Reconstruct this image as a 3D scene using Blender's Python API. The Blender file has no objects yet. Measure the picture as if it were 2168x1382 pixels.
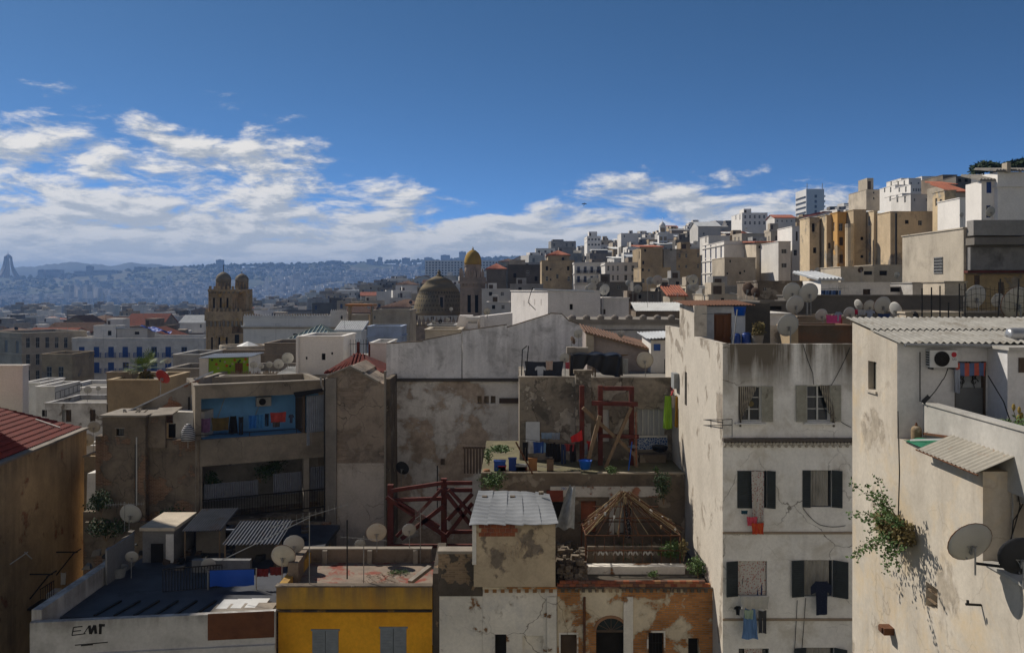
import bpy, math, random
from mathutils import Vector, Matrix, Euler
random.seed(7)
R = math.radians
SC = bpy.context.scene
COL = SC.collection
# ------------------------------------------------------------------ camera (level, lens shifted down)
F, CX, HY, CZ = 1877.0, 1084.0, 612.0, 70.0      # focal length in photo pixels, principal column, horizon row, eye height (m)
cam = bpy.data.cameras.new("camera")
cam.sensor_width = 36; cam.lens = F / 2168 * 36
cam.shift_y = -(691 - HY) / 2168
cam.clip_start = 0.5; cam.clip_end = 40000
camo = bpy.data.objects.new("camera", cam); COL.objects.link(camo)
camo.location = (0, 0, CZ); camo.rotation_euler = (R(90), 0, 0)
SC.camera = camo
# ------------------------------------------------------------------ sky
SUN = Vector((-0.60, 0.44, 0.66)).normalized()     # towards the sun: left and a little ahead
wd = bpy.data.worlds.new("World"); SC.world = wd; wd.use_nodes = True
wt = wd.node_tree; wt.nodes.clear()
def wn(t, **k):
 n = wt.nodes.new(t)
 for a, b in k.items(): setattr(n, a, b)
 return n
def wl(a, b): wt.links.new(a, b)
def wm(op, a, b=None, c=None, clamp=False):
 n = wn('ShaderNodeMath', operation=op, use_clamp=clamp)
 for i, v in enumerate((a, b, c)):
  if v is None: continue
  if isinstance(v, (int, float)): n.inputs[i].default_value = v
  else: wl(v, n.inputs[i])
 return n.outputs[0]
def wr(v, a, b, c=0.0, d=1.0, smooth=True):
 n = wn('ShaderNodeMapRange'); n.interpolation_type = 'SMOOTHSTEP' if smooth else 'LINEAR'
 wl(v, n.inputs[0])
 for i, x in enumerate((a, b, c, d)):
  if isinstance(x, (int, float)): n.inputs[i + 1].default_value = x
  else: wl(x, n.inputs[i + 1])
 return n.outputs[0]
sky = wn('ShaderNodeTexSky', sky_type='NISHITA', sun_disc=False)
sky.sun_elevation = math.asin(SUN.z); sky.sun_rotation = math.atan2(SUN.x, SUN.y)
sky.altitude = 0; sky.air_density = .10; sky.dust_density = 0.05; sky.ozone_density = 10.0
tc = wn('ShaderNodeTexCoord'); sep = wn('ShaderNodeSeparateXYZ'); wl(tc.outputs['Generated'], sep.inputs[0])
dx, dy, dz = sep.outputs
hor = wm('SQRT', wm('ADD', wm('MULTIPLY', dx, dx), wm('MULTIPLY', dy, dy)))
el = wm('DIVIDE', dz, wm('MAXIMUM', hor, 0.02))          # tan(elevation)
az = wm('ARCTAN2', dx, dy)
cv = wn('ShaderNodeCombineXYZ'); wl(wm('MULTIPLY', az, 9.5), cv.inputs[0]); wl(wm('MULTIPLY', wm('POWER', wm('MAXIMUM', wm('ADD', el, 0.02), 0.0), 0.8), 24.0), cv.inputs[1])
def wnoise(vec, scale, det, rough, dist=0.0, off=None):
 if off:
  v = wn('ShaderNodeVectorMath', operation='ADD'); wl(vec, v.inputs[0]); v.inputs[1].default_value = off; vec = v.outputs[0]
 n = wn('ShaderNodeTexNoise'); wl(vec, n.inputs['Vector'])
 n.inputs['Scale'].default_value = scale; n.inputs['Detail'].default_value = det
 n.inputs['Roughness'].default_value = rough; n.inputs['Distortion'].default_value = dist
 return n.outputs[0]
crv = wn('ShaderNodeFloatCurve')
cm = crv.mapping; cp = cm.curves[0].points
for i, (x, y) in enumerate([(0, .18), (.30, .20), (.415, .235), (.455, .225), (.478, .16), (.495, .115), (.515, .15), (.54, .155), (.56, .13), (.58, .11), (.62, .13), (1, .18)]):
 if i < 2: cp[i].location = (x, y)
 else: cp.new(x, y)
cp[0].location = (0, .18)
cm.update()
wl(wr(az, -math.pi, math.pi, 0, 1, False), crv.inputs['Value'])
topc = crv.outputs[0]
OFF = (3.1, 7.7, 0.0)
nA = wnoise(cv.outputs[0], 1.15, 11, .64, .25, OFF)
nB = wnoise(cv.outputs[0], 1.15, 11, .64, .25, (OFF[0] - .10, OFF[1] + .22, 0))    # towards the light: shading of the cloud itself
lay = wr(el, wm('MULTIPLY', topc, .55), wm('MULTIPLY', topc, 1.12), .10, -.20)
stray = wr(el, .06, .3, .0, -.03)
thr = wm('ADD', wm('ADD', lay, stray), wr(el, .0, .10, .34, .0))
dens = wm('ADD', nA, thr)
mask = wr(dens, .465, .66)
dens2 = wm('ADD', nB, thr)
lit = wr(wm('SUBTRACT', dens, dens2), -.08, .10)
cc = wn('ShaderNodeMix', data_type='RGBA'); wl(lit, cc.inputs[0])
cc.inputs[6].default_value = (1.35, 1.42, 1.46, 1); cc.inputs[7].default_value = (2.8, 2.65, 2.4, 1)
lowhaze = wr(el, .0, .13, 1.0, .0)
c2 = wn('ShaderNodeMix', data_type='RGBA'); wl(wm('MULTIPLY', lowhaze, .7), c2.inputs[0]); wl(cc.outputs[2], c2.inputs[6]); c2.inputs[7].default_value = (1.75, 1.74, 1.62, 1)
mx = wn('ShaderNodeMix', data_type='RGBA'); wl(wm('MULTIPLY', mask, .9), mx.inputs[0]); tint = wn('ShaderNodeMix', data_type='RGBA', blend_type='MULTIPLY'); tint.inputs[0].default_value = 1; wl(sky.outputs[0], tint.inputs[6]); tint.inputs[7].default_value = (.80, 1.0, .80, 1); wl(tint.outputs[2], mx.inputs[6]); wl(c2.outputs[2], mx.inputs[7])
bg = wn('ShaderNodeBackground'); bg.inputs[1].default_value = 0.15
wl(mx.outputs[2], bg.inputs[0])
wo = wn('ShaderNodeOutputWorld'); wl(bg.outputs[0], wo.inputs[0])
# ------------------------------------------------------------------ sun
sl = bpy.data.lights.new("sun", 'SUN'); sl.energy = 2.0; sl.angle = R(0.6); sl.color = (1.0, 0.925, 0.82)
so = bpy.data.objects.new("sun", sl); COL.objects.link(so)
so.rotation_euler = SUN.to_track_quat('Z', 'Y').to_euler(); so.location = (0, 0, 200)
# ------------------------------------------------------------------ exposure
vs = SC.view_settings; vs.view_transform = 'Standard'; vs.look = 'None'; vs.gamma = 1.0; vs.use_curve_mapping = False
vs.exposure = 1.25
try:
 SC.cycles.use_denoising = True; SC.cycles.max_bounces = 8; SC.cycles.volume_bounces = 0; SC.cycles.volume_max_steps = 64
 SC.cycles.diffuse_bounces = 6; SC.cycles.glossy_bounces = 2; SC.cycles.transmission_bounces = 3
except Exception: pass
# ================================================================== helpers
def P(px, py, d): return Vector(((px - CX) * d / F, d, CZ - (py - HY) * d / F))
def X(px, d): return (px - CX) * d / F
def Z(py, d): return CZ - (py - HY) * d / F
def lerp(a, b, t): return a + (b - a) * t
class B:
 """collects faces; build() links them as ONE mesh object"""
 def __init__(s): s.v = []; s.f = []; s.m = []; s.smooth = False
 def add(s, vs, fs, m=0):
  o = len(s.v); s.v += [tuple(v) for v in vs]; s.f += [tuple(i + o for i in f) for f in fs]; s.m += [m] * len(fs); return s
 def hexa(s, p, m=0): return s.add(p, [(0, 3, 2, 1), (4, 5, 6, 7), (0, 1, 5, 4), (1, 2, 6, 5), (2, 3, 7, 6), (3, 0, 4, 7)], m)
 def box(s, x0, x1, y0, y1, z0, z1, m=0):
  return s.hexa([(x0, y0, z0), (x1, y0, z0), (x1, y1, z0), (x0, y1, z0), (x0, y0, z1), (x1, y0, z1), (x1, y1, z1), (x0, y1, z1)], m)
 def poly(s, pts, m=0): return s.add(pts, [tuple(range(len(pts)))], m)
 def ext(s, pts, vec, m=0):
  n = len(pts); vec = Vector(vec); a = [Vector(p) for p in pts]; b = [p + vec for p in a]
  return s.add(a + b, [tuple(range(n))[::-1], tuple(range(n, 2 * n))] + [(i, (i + 1) % n, n + (i + 1) % n, n + i) for i in range(n)], m)
 def tube(s, p, q, r, n=6, r2=None, m=0):
  p = Vector(p); q = Vector(q); d = q - p
  if d.length < 1e-6: return s
  d.normalize(); a = d.orthogonal().normalized(); b = d.cross(a); r2 = r if r2 is None else r2; vs = []
  for c, rr in ((p, r), (q, r2)):
   for i in range(n):
    t = 2 * math.pi * i / n; vs.append(c + a * (rr * math.cos(t)) + b * (rr * math.sin(t)))
  return s.add(vs, [(i, (i + 1) % n, n + (i + 1) % n, n + i) for i in range(n)] + [tuple(range(n))[::-1], tuple(range(n, 2 * n))], m)
 def path(s, pts, r, n=5, m=0):
  for a, b in zip(pts[:-1], pts[1:]): s.tube(a, b, r, n, None, m)
  return s
 def beam(s, p, q, w, h, m=0, up=(0, 0, 1)):
  p = Vector(p); q = Vector(q); d = (q - p).normalized(); u = Vector(up)
  if abs(d.dot(u)) > .95: u = Vector((0, 1, 0))
  a = d.cross(u).normalized() * (w / 2); b = a.cross(d).normalized() * (h / 2)
  return s.hexa([p - a - b, p + a - b, q + a - b, q - a - b, p - a + b, p + a + b, q + a + b, q - a + b], m)
 def lathe(s, prof, c=(0, 0, 0), n=16, m=0, a0=0, flute=None):
  o = Vector(c); vs = []
  for (r, z) in prof:
   for i in range(n):
    t = 2 * math.pi * i / n + a0; k = r * (flute(t, z) if flute else 1); vs.append(o + Vector((k * math.cos(t), k * math.sin(t), z)))
  fs = [(j * n + i, j * n + (i + 1) % n, (j + 1) * n + (i + 1) % n, (j + 1) * n + i) for j in range(len(prof) - 1) for i in range(n)]
  return s.add(vs, fs + [tuple(range(n))[::-1], tuple((len(prof) - 1) * n + i for i in range(n))], m)
 def sheet(s, fn, nu, nv, m=0):
  vs = [fn(i / nu, j / nv) for j in range(nv + 1) for i in range(nu + 1)]
  return s.add(vs, [(j * (nu + 1) + i, j * (nu + 1) + i + 1, (j + 1) * (nu + 1) + i + 1, (j + 1) * (nu + 1) + i) for j in range(nv) for i in range(nu)], m)
 def wall(s, o, u, inn, W, H, holes=(), dep=.2, m=0, mr=None):
  """wall W x H from corner o along u, with rectangular openings (u0,u1,z0,z1) and their reveals"""
  o = Vector(o); u = Vector(u); n = Vector(inn) * dep; up = Vector((0, 0, 1)); mr = m if mr is None else mr
  hs = [(max(a, .01), min(b, W - .01), max(c, .0), min(e, H - .01)) for a, b, c, e in holes]
  hs = [h for h in hs if h[1] - h[0] > .02 and h[3] - h[2] > .02]
  us = sorted({0, W, *[h[0] for h in hs], *[h[1] for h in hs]}); zs = sorted({0, H, *[h[2] for h in hs], *[h[3] for h in hs]})
  def pt(a, z): return o + u * a + up * z
  for a, b in zip(us[:-1], us[1:]):
   run = None
   for c, e in zip(zs[:-1], zs[1:]):
    if any(h[0] <= (a + b) / 2 <= h[1] and h[2] <= (c + e) / 2 <= h[3] for h in hs):
     if run is not None: s.poly([pt(a, run), pt(b, run), pt(b, c), pt(a, c)], m); run = None
    elif run is None: run = c
   if run is not None: s.poly([pt(a, run), pt(b, run), pt(b, H), pt(a, H)], m)
  for a, b, c, e in hs:
   q = [pt(a, c), pt(b, c), pt(b, e), pt(a, e)]
   for i in range(4): s.poly([q[i], q[(i + 1) % 4], q[(i + 1) % 4] + n, q[i] + n], mr)
  return s
 def build(s, name, mat, parent=None, world=True, smooth=None):
  off = Vector((0, 0, 0)); p = parent
  while world and p is not None: off += p.location; p = p.parent
  me = bpy.data.meshes.new(name)
  me.from_pydata([(v[0] - off.x, v[1] - off.y, v[2] - off.z) for v in s.v] if off.length else s.v, [], s.f)
  for mm in (mat if isinstance(mat, (list, tuple)) else [mat]): me.materials.append(mm)
  if any(s.m): me.polygons.foreach_set('material_index', s.m)
  if s.smooth if smooth is None else smooth: me.polygons.foreach_set('use_smooth', [True] * len(me.polygons))
  me.update()
  return link(name, me, parent)
def link(name, me, parent=None):
 o = bpy.data.objects.new(name, me); COL.objects.link(o)
 if parent is not None: o.parent = parent
 return o
def tag(o, label, cat, group=None):
 o['label'] = label; o['category'] = cat
 if group: o['group'] = group
 return o
def thing(name, label, cat, loc=(0, 0, 0), rz=0, group=None):
 o = bpy.data.objects.new(name, None); COL.objects.link(o); o.empty_display_size = .2
 o.location = loc; o.rotation_euler = (0, 0, rz)
 return tag(o, label, cat, group)
def kind(o, k): o['kind'] = k; return o
def inst(me, name, parent, loc, scale=(1, 1, 1), rot=(0, 0, 0)):
 o = link(name, me, parent); o.location = loc; o.scale = scale; o.rotation_euler = rot; return o
def single(b, name, mat, label, cat, loc, group=None, smooth=None):
 """a thing that is one mesh, its origin at loc"""
 L = Vector(loc); b.v = [(v[0] - L.x, v[1] - L.y, v[2] - L.z) for v in b.v]
 o = b.build(name, mat, None, False, smooth); o.location = L
 return tag(o, label, cat, group)
# ================================================================== materials
class NT:
 def __init__(s, name, rough=.85, metal=0.0, spec=.3):
  s.mat = bpy.data.materials.new(name); s.mat.use_nodes = True; s.t = s.mat.node_tree; s.t.nodes.clear()
  s.b = s.n('ShaderNodeBsdfPrincipled'); o = s.n('ShaderNodeOutputMaterial'); s.t.links.new(s.b.outputs[0], o.inputs[0])
  s.b.inputs['Roughness'].default_value = rough; s.b.inputs['Metallic'].default_value = metal; s.b.inputs['Specular IOR Level'].default_value = spec
  s._p = None
 def n(s, typ, ins=None, **k):
  n = s.t.nodes.new(typ)
  for a, b in k.items(): setattr(n, a, b)
  for a, b in (ins or {}).items(): s.set(n.inputs[a], b)
  return n
 def set(s, sock, v):
  if hasattr(v, 'is_output') or isinstance(v, bpy.types.NodeSocket): s.t.links.new(v, sock)
  else:
   if sock.type == 'RGBA' and len(v) == 3: v = (*v, 1)
   sock.default_value = v
 @property
 def pos(s):
  if s._p is None: s._p = s.n('ShaderNodeNewGeometry').outputs['Position']
  return s._p
 def obj(s): return s.n('ShaderNodeTexCoord').outputs['Object']
 def scale(s, v, k): return s.n('ShaderNodeVectorMath', {0: v, 1: k}, operation='MULTIPLY').outputs[0]
 def noise(s, v, sc, det=5, rough=.6, dist=0.0):
  return s.n('ShaderNodeTexNoise', {'Vector': v, 'Scale': sc, 'Detail': det, 'Roughness': rough, 'Distortion': dist}).outputs[0]
 def rng(s, v, a, b, c=0.0, d=1.0): return s.n('ShaderNodeMapRange', {0: v, 1: a, 2: b, 3: c, 4: d}).outputs[0]
 def math(s, op, a, b=0.0): return s.n('ShaderNodeMath', {0: a, 1: b}, operation=op, use_clamp=False).outputs[0]
 def mix(s, f, a, b): return s.n('ShaderNodeMix', {0: f, 6: a, 7: b}, data_type='RGBA').outputs[2]
 def mul(s, c, f): return s.n('ShaderNodeHueSaturation', {'Value': f, 'Color': c}).outputs[0]
 def bump(s, h, st, dist=.03):
  s.set(s.b.inputs['Normal'], s.n('ShaderNodeBump', {'Height': h, 'Strength': st, 'Distance': dist}).outputs[0])
 def col(s, c): s.set(s.b.inputs['Base Color'], c); return s.mat
def mulc(c, k): return tuple(min(1, x * k) for x in c)
def plaster(name, c, dirt=(.10, .085, .07), streak=.45, mott=.30, under=None, peel=0.0, psc=.45, brick=False, ztop=None, zl=1.2, zs=.8, rnd=0.0, blot=0.0, bsc=.5, blc=None, bump=.35, fs=1.0, cell=0.0):
 t = NT(name, .9, 0, .2); p = t.pos
 n1 = t.noise(p, .55 * fs, 7, .65); g = t.noise(p, 9 * fs, 5, .7)
 col = t.mix(t.rng(n1, .32, .68), mulc(c, 1 - mott), c)
 col = t.mul(col, t.rng(g, .2, .8, .86, 1.14))
 sv = t.scale(p, (2.0 * fs, 2.0 * fs, .17 * fs)); sn = t.noise(sv, 1, 7, .62, .3)
 area = t.noise(p, .28 * fs, 4, .6)
 f = t.math('MULTIPLY', t.math('MULTIPLY', t.rng(sn, .46, .74), t.rng(area, .44, .66)), streak * .8)
 col = t.mix(f, col, dirt)
 hgt = t.math('MULTIPLY', g, .25)
 if blot:                                   # damp and soot stains with shapes of their own
  bn = t.noise(p, bsc * fs, 9, .68, .4)
  col = t.mix(t.math('MULTIPLY', t.rng(bn, .50, .66), blot), col, blc or dirt)
 if cell:                                   # hairline cracks
  vv = t.n('ShaderNodeTexVoronoi', {'Vector': t.n('ShaderNodeVectorMath', {0: p, 1: t.n('ShaderNodeTexNoise', {'Vector': p, 'Scale': 1.2, 'Detail': 6}).outputs[1]}, operation='ADD').outputs[0], 'Scale': .55 * fs}, feature='DISTANCE_TO_EDGE').outputs[0]
  cf = t.math('MULTIPLY', t.rng(vv, .0, .012, 1, 0), t.math('MULTIPLY', t.rng(area, .42, .58), cell))
  col = t.mix(cf, col, mulc(dirt, .7))
 if ztop is not None:                       # drips under the coping
  z = t.n('ShaderNodeSeparateXYZ', {0: p}).outputs[2]
  zz = t.rng(z, ztop - zl, ztop)
  f2 = t.math('MULTIPLY', t.math('MULTIPLY', zz, t.rng(sn, .34, .60)), zs)
  col = t.mix(f2, col, dirt)
 if peel:
  pn = t.noise(p, psc * fs, 10, .6, .25); th = .5 + (.5 - peel) * .42
  pf = t.rng(pn, th, th + .018)
  if brick:
   xyz = t.n('ShaderNodeSeparateXYZ', {0: p}); uv = t.n('ShaderNodeCombineXYZ', {0: t.math('ADD', xyz.outputs[0], xyz.outputs[1]), 1: xyz.outputs[2]}).outputs[0]
   uv = t.n('ShaderNodeVectorMath', {0: uv, 1: t.scale(t.n('ShaderNodeTexNoise', {'Vector': p, 'Scale': 3.0}).outputs[1], (.03, .03, 0))}, operation='ADD').outputs[0]
   bk = t.n('ShaderNodeTexBrick', {'Vector': uv, 'Color1': under, 'Color2': mulc(under, .6), 'Mortar': mulc((.34, .25, .17), .8), 'Scale': 1.0, 'Mortar Size': .011, 'Brick Width': .24, 'Row Height': .075})
   uc = t.mul(bk.outputs[0], t.rng(n1, .3, .7, .65, 1.25)); hb = bk.outputs[1]
  else:
   uc = t.mul(t.mix(t.rng(t.noise(p, 2.2, 6), .35, .65), mulc(under, .6), under), t.rng(g, .2, .8, .8, 1.2)); hb = g
  rim = t.math('MULTIPLY', t.rng(pn, th - .03, th), t.rng(pn, th + .03, th))
  col = t.mix(t.math('MULTIPLY', rim, .35), col, dirt)
  col = t.mix(pf, col, uc)
  hgt = t.math('SUBTRACT', hgt, t.math('MULTIPLY', pf, .8))
 if rnd:
  r = t.n('ShaderNodeObjectInfo').outputs['Random']; col = t.mul(col, t.rng(r, 0, 1, 1 - rnd, 1 + rnd * .4))
 t.bump(hgt, bump); return t.col(col)
def flat(name, c, rough=.7, metal=0.0, var=.25, sc=3.0, c2=None, f2=(.55, .65), rnd=0.0, objsp=False, stretch=None, bump=.1, spec=.3):
 t = NT(name, rough, metal, spec); p = t.obj() if objsp else t.pos
 if stretch: p = t.scale(p, stretch)
 n = t.noise(p, sc, 6, .65); col = t.mul(t.mix(t.rng(n, .3, .7), mulc(c, 1 - var), c), 1.0)
 if c2: col = t.mix(t.rng(t.noise(p, sc * .8, 8, .7, .3), *f2), col, c2)
 if rnd: col = t.mul(col, t.rng(t.n('ShaderNodeObjectInfo').outputs['Random'], 0, 1, 1 - rnd, 1 + rnd * .4))
 if bump: t.bump(t.noise(p, sc * 8, 4), bump)
 return t.col(col)
def stripes(name, c1, c2, freq, axis=0, rough=.9, duty=.5):
 t = NT(name, rough); x = t.n('ShaderNodeSeparateXYZ', {0: t.pos}).outputs[axis]
 s = t.math('SINE', t.math('MULTIPLY', x, freq * 6.283))
 return t.col(t.mul(t.mix(t.rng(s, -.1 + (.5 - duty), .1 + (.5 - duty)), c1, c2), t.rng(t.noise(t.pos, 9), .3, .7, .85, 1.1)))
def spots(name, c1, c2, sc, th=.35, rough=.9):
 t = NT(name, rough); v = t.n('ShaderNodeTexVoronoi', {'Vector': t.pos, 'Scale': sc}).outputs[0]
 return t.col(t.mix(t.rng(v, th, th + .05), c2, c1))
# --- shared palette (real base colours)
M = {}
M['white'] = plaster('limewash_white', (.74, .71, .66), streak=.40, mott=.22, blot=.22, bsc=.5)
M['whiteclean'] = plaster('fresh_limewash', (.80, .76, .70), streak=.18, mott=.12)
M['whitehill'] = plaster('hill_limewash', (.72, .68, .62), streak=.35, mott=.2, rnd=.25, fs=.6)
M['cream'] = plaster('cream_render', (.56, .48, .37), streak=.5, mott=.3, rnd=.25, fs=.6, blot=.3)
M['ochre'] = plaster('ochre_render', (.50, .38, .235), streak=.6, mott=.35, rnd=.2, fs=.6, under=(.33, .27, .21), peel=.22, blot=.35)
M['brownhill'] = plaster('brown_render', (.34, .27, .20), streak=.6, mott=.4, rnd=.3, fs=.6, blot=.4)
M['greyhill'] = plaster('grey_render', (.42, .40, .37), streak=.5, mott=.35, rnd=.35, fs=.6, blot=.3)
M['darkhill'] = plaster('sooty_render', (.20, .18, .155), streak=.5, mott=.4, rnd=.35, fs=.6)
M['roofgrey'] = flat('cement_roof', (.27, .25, .22), .95, var=.35, sc=.8, rnd=.25, c2=(.13, .12, .11))
M['roofdark'] = flat('felt_roof', (.10, .10, .10), .95, var=.4, sc=.6, rnd=.2)
M['tile'] = flat('terracotta_tile', (.40, .13, .07), .85, var=.45, sc=1.3, c2=(.16, .08, .06), f2=(.52, .7))
M['tilebrown'] = flat('weathered_tile', (.20, .11, .07), .9, var=.5, sc=1.6, c2=(.09, .07, .055))
M['tin'] = flat('galvanised_tin', (.48, .49, .49), .5, .35, var=.3, sc=1.2, c2=(.25, .17, .12), f2=(.60, .72))
M['tinwhite'] = flat('white_tin', (.66, .66, .64), .6, .1, var=.25, sc=1.0)
M['glass'] = flat('dark_window_glass', (.025, .03, .035), .15, 0, var=.4, sc=.9, bump=0, spec=.5)
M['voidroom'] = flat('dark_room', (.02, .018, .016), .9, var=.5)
M['frame'] = flat('white_paint_frame', (.55, .54, .50), .6, var=.2, sc=4)
M['bluepaint'] = flat('blue_paint', (.035, .10, .34), .6, var=.3, sc=2)
M['greypaint'] = flat('grey_shutter_paint', (.28, .29, .29), .7, var=.3, sc=2)
M['darkshut'] = flat('dark_green_shutter', (.035, .043, .045), .6, var=.4, sc=3)
M['brownshut'] = flat('brown_shutter', (.10, .07, .05), .8, var=.4, sc=3)
M['iron'] = flat('dark_iron', (.03, .028, .027), .7, .3, var=.3, sc=6)
M['rust'] = flat('rusty_iron', (.16, .07, .035), .9, .1, var=.5, sc=6, c2=(.07, .035, .025))
M['galv'] = flat('galvanised_pipe', (.33, .33, .32), .5, .5, var=.3, sc=6)
M['dish'] = flat('grey_dish_paint', (.43, .42, .385), .55, .0, var=.12, sc=2, rnd=.12)
M['dishdark'] = flat('dark_mesh_dish', (.035, .035, .038), .7, .2, var=.3, sc=3)
M['dishrust'] = flat('rust_rim_dish', (.50, .46, .38), .7, 0, var=.2, sc=3, c2=(.34, .13, .03), f2=(.60, .72))
M['dishred'] = flat('red_dish_paint', (.34, .035, .03), .5, 0, var=.3, sc=2)
M['dishbrown'] = flat('brown_dish', (.13, .085, .06), .8, .1, var=.5, sc=4)
M['wood'] = flat('weathered_wood', (.23, .16, .10), .9, var=.4, sc=3, stretch=(6, 6, .6))
M['woodred'] = flat('red_painted_timber', (.13, .034, .026), .85, var=.5, sc=2.5, c2=(.09, .045, .03), f2=(.56, .66))
M['doorwood'] = flat('varnished_door', (.17, .065, .025), .6, var=.45, sc=2.5, stretch=(8, 8, .5))
M['leaf'] = flat('green_leaf', (.075, .135, .030), .7, var=.5, sc=5)
M['leafdark'] = flat('dark_leaf', (.035, .065, .022), .8, var=.5, sc=2)
M['leafdry'] = flat('dry_leaf', (.19, .15, .06), .9, var=.4, sc=5)
M['black'] = flat('black_plastic_sheet', (.008, .010, .016), .45, 0, var=.4, sc=3)
M['tarp'] = flat('blue_tarpaulin', (.012, .075, .42), .6, 0, var=.15, sc=3)
M['cement'] = plaster('bare_cement', (.33, .29, .24), streak=.5, mott=.35, blot=.4)
M['stonebrown'] = plaster('sooty_rubble_wall', (.20, .16, .12), streak=.6, mott=.5, blot=.75, bsc=.9, blc=(.05, .045, .04), under=(.27, .23, .18), peel=.30, psc=1.1, cell=.8)
# ================================================================== terrain heights (metres; bearing in photo columns x distance)
TD = [0, 60, 120, 250, 500, 1000, 2000, 2150, 2900, 3050, 3500, 4500, 5600, 7000, 14000]
TP = {-1500: [52, 50, 46, 40, 30, 14, 2, -4, -4, 6, 10, 90, 60, 10, 0], 0: [50, 48, 44, 42, 39, 33, 8, -4, -4, 6, 22, 122, 90, 20, 0], 250: [50, 49, 45, 43, 40, 34, 9, -3, -3, 7, 32, 158, 110, 30, 0],
 450: [50, 49, 45, 43, 41, 36, 14, 8, 5, 8, 45, 188, 120, 30, 0], 600: [50, 49, 46, 44, 44, 41, 20, 12, 8, 12, 60, 193, 130, 40, 0], 730: [50, 49, 46, 47, 52, 54, 30, 18, 12, 16, 70, 200, 140, 45, 0], 850: [50, 50, 47, 50, 60, 66, 40, 30, 18, 22, 80, 208, 150, 50, 0],
 1000: [50, 50, 48, 53, 63, 66, 44, 38, 26, 30, 95, 222, 160, 60, 0], 1150: [50, 50, 50, 60, 78, 74, 45, 45, 40, 45, 110, 232, 170, 60, 0], 1250: [50, 50, 52, 63, 87, 84, 55, 50, 50, 60, 120, 200, 170, 60, 0],
 1480: [50, 50, 55, 71, 97, 95, 70, 70, 70, 70, 100, 150, 150, 60, 0], 1700: [50, 52, 58, 76, 101, 102, 90, 85, 80, 80, 90, 120, 120, 60, 0], 1850: [50, 53, 62, 84, 110, 110, 95, 90, 85, 80, 80, 100, 100, 60, 0],
 2050: [50, 54, 66, 90, 117, 118, 100, 95, 90, 85, 80, 100, 100, 60, 0], 2300: [50, 55, 70, 97, 122, 122, 105, 100, 95, 90, 80, 100, 100, 60, 0], 4200: [55, 60, 75, 100, 125, 125, 105, 100, 95, 90, 80, 100, 100, 60, 0]}
TK = sorted(TP)
def tcol(b, d):
 b = min(max(b, TK[0]), TK[-1] - 1e-3); i = max(k for k in range(len(TK) - 1) if TK[k] <= b); t = (b - TK[i]) / (TK[i + 1] - TK[i])
 d = min(max(d, 0), TD[-1] - 1); j = max(k for k in range(len(TD) - 1) if TD[k] <= d); u = (d - TD[j]) / (TD[j + 1] - TD[j])
 A, C = TP[TK[i]], TP[TK[i + 1]]
 return lerp(lerp(A[j], A[j + 1], u), lerp(C[j], C[j + 1], u), t)
def ground_z(x, y):
 d = math.hypot(x, y); a = math.atan2(x, y); a = max(-1.1, min(1.1, a))
 return tcol(CX + F * math.tan(a), d * math.cos(a) if d > 200 else d)
# ================================================================== ground, water, far hills
def build_ground():
 b = B(); b.smooth = True
 ang = [-math.pi, -2.4, -1.8, -1.4, -1.1] + [math.atan((p - CX) / F) for p in range(-900, 3100, 40)] + [1.1, 1.4, 1.8, 2.4, math.pi]
 ds = [0.01, 15, 30, 45, 60, 80, 100, 120, 150, 190, 250, 300, 360, 430, 500, 600, 750, 900, 1100, 1400, 1700, 2000, 2080, 2150, 2300, 2600, 2900, 2980, 3050, 3150, 3300, 3500, 3700, 3900, 4100, 4300, 4500, 4800, 5200, 5600, 6300, 7000, 9000, 14000]
 rnd = random.Random(3); vs = []
 for d in ds:
  for a in ang:
   r = d / max(math.cos(a), .42); x, y = r * math.sin(a), r * math.cos(a)
   z = ground_z(x, y)
   if 3200 < d < 7000: z += rnd.uniform(-.05, .05) * z + 6 * math.sin(a * 37 + d * .002)
   vs.append((x, y, z))
 n = len(ang)
 b.add(vs, [(j * n + i, j * n + i + 1, (j + 1) * n + i + 1, (j + 1) * n + i) for j in range(len(ds) - 1) for i in range(n - 1)])
 t = NT('town_ground', .95); p = t.pos
 c = t.mix(t.rng(t.noise(p, .006, 9, .7), .46, .62), (.03, .045, .02), (.12, .105, .08))
 kind(b.build('ground', t.col(c), smooth=True), 'structure')
build_ground()
t = NT('harbour_water', .25, 0, .5); t.bump(t.noise(t.pos, .08, 6), .4, .5)
kind(B().poly([(-14000, 1500, 0), (600, 1500, 0), (600, 3200, 0), (-14000, 14000, 0)]).build('water', t.col((.02, .06, .12))), 'structure')
def mountains():
 b = B(); prof = [(-2600, 596), (-600, 585), (0, 574), (40, 566), (90, 562), (140, 555), (185, 557), (230, 563), (280, 556), (330, 560), (380, 564), (450, 572), (600, 588), (800, 600)]
 rows = []
 for d, k in ((6300, .0), (6550, .75), (6750, 1.0), (7400, .1)):
  row = []
  for i in range(len(prof) - 1):
   for s in range(6):
    t = s / 6; px = lerp(prof[i][0], prof[i + 1][0], t); py = lerp(prof[i][1], prof[i + 1][1], t) + 1.2 * math.sin(px * .11) + .8 * math.sin(px * .37)
    row.append((X(px, d), d, 5 + k * (Z(py, 6750) - 5)))
  rows.append(row)
 n = len(rows[0]); b.add([v for r in rows for v in r], [(j * n + i, j * n + i + 1, (j + 1) * n + i + 1, (j + 1) * n + i) for j in range(3) for i in range(n - 1)])
 kind(b.build('mountains', flat('scrub_mountain', (.10, .11, .07), .95, var=.4, sc=.004, bump=0), smooth=True), 'structure')
mountains()
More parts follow.
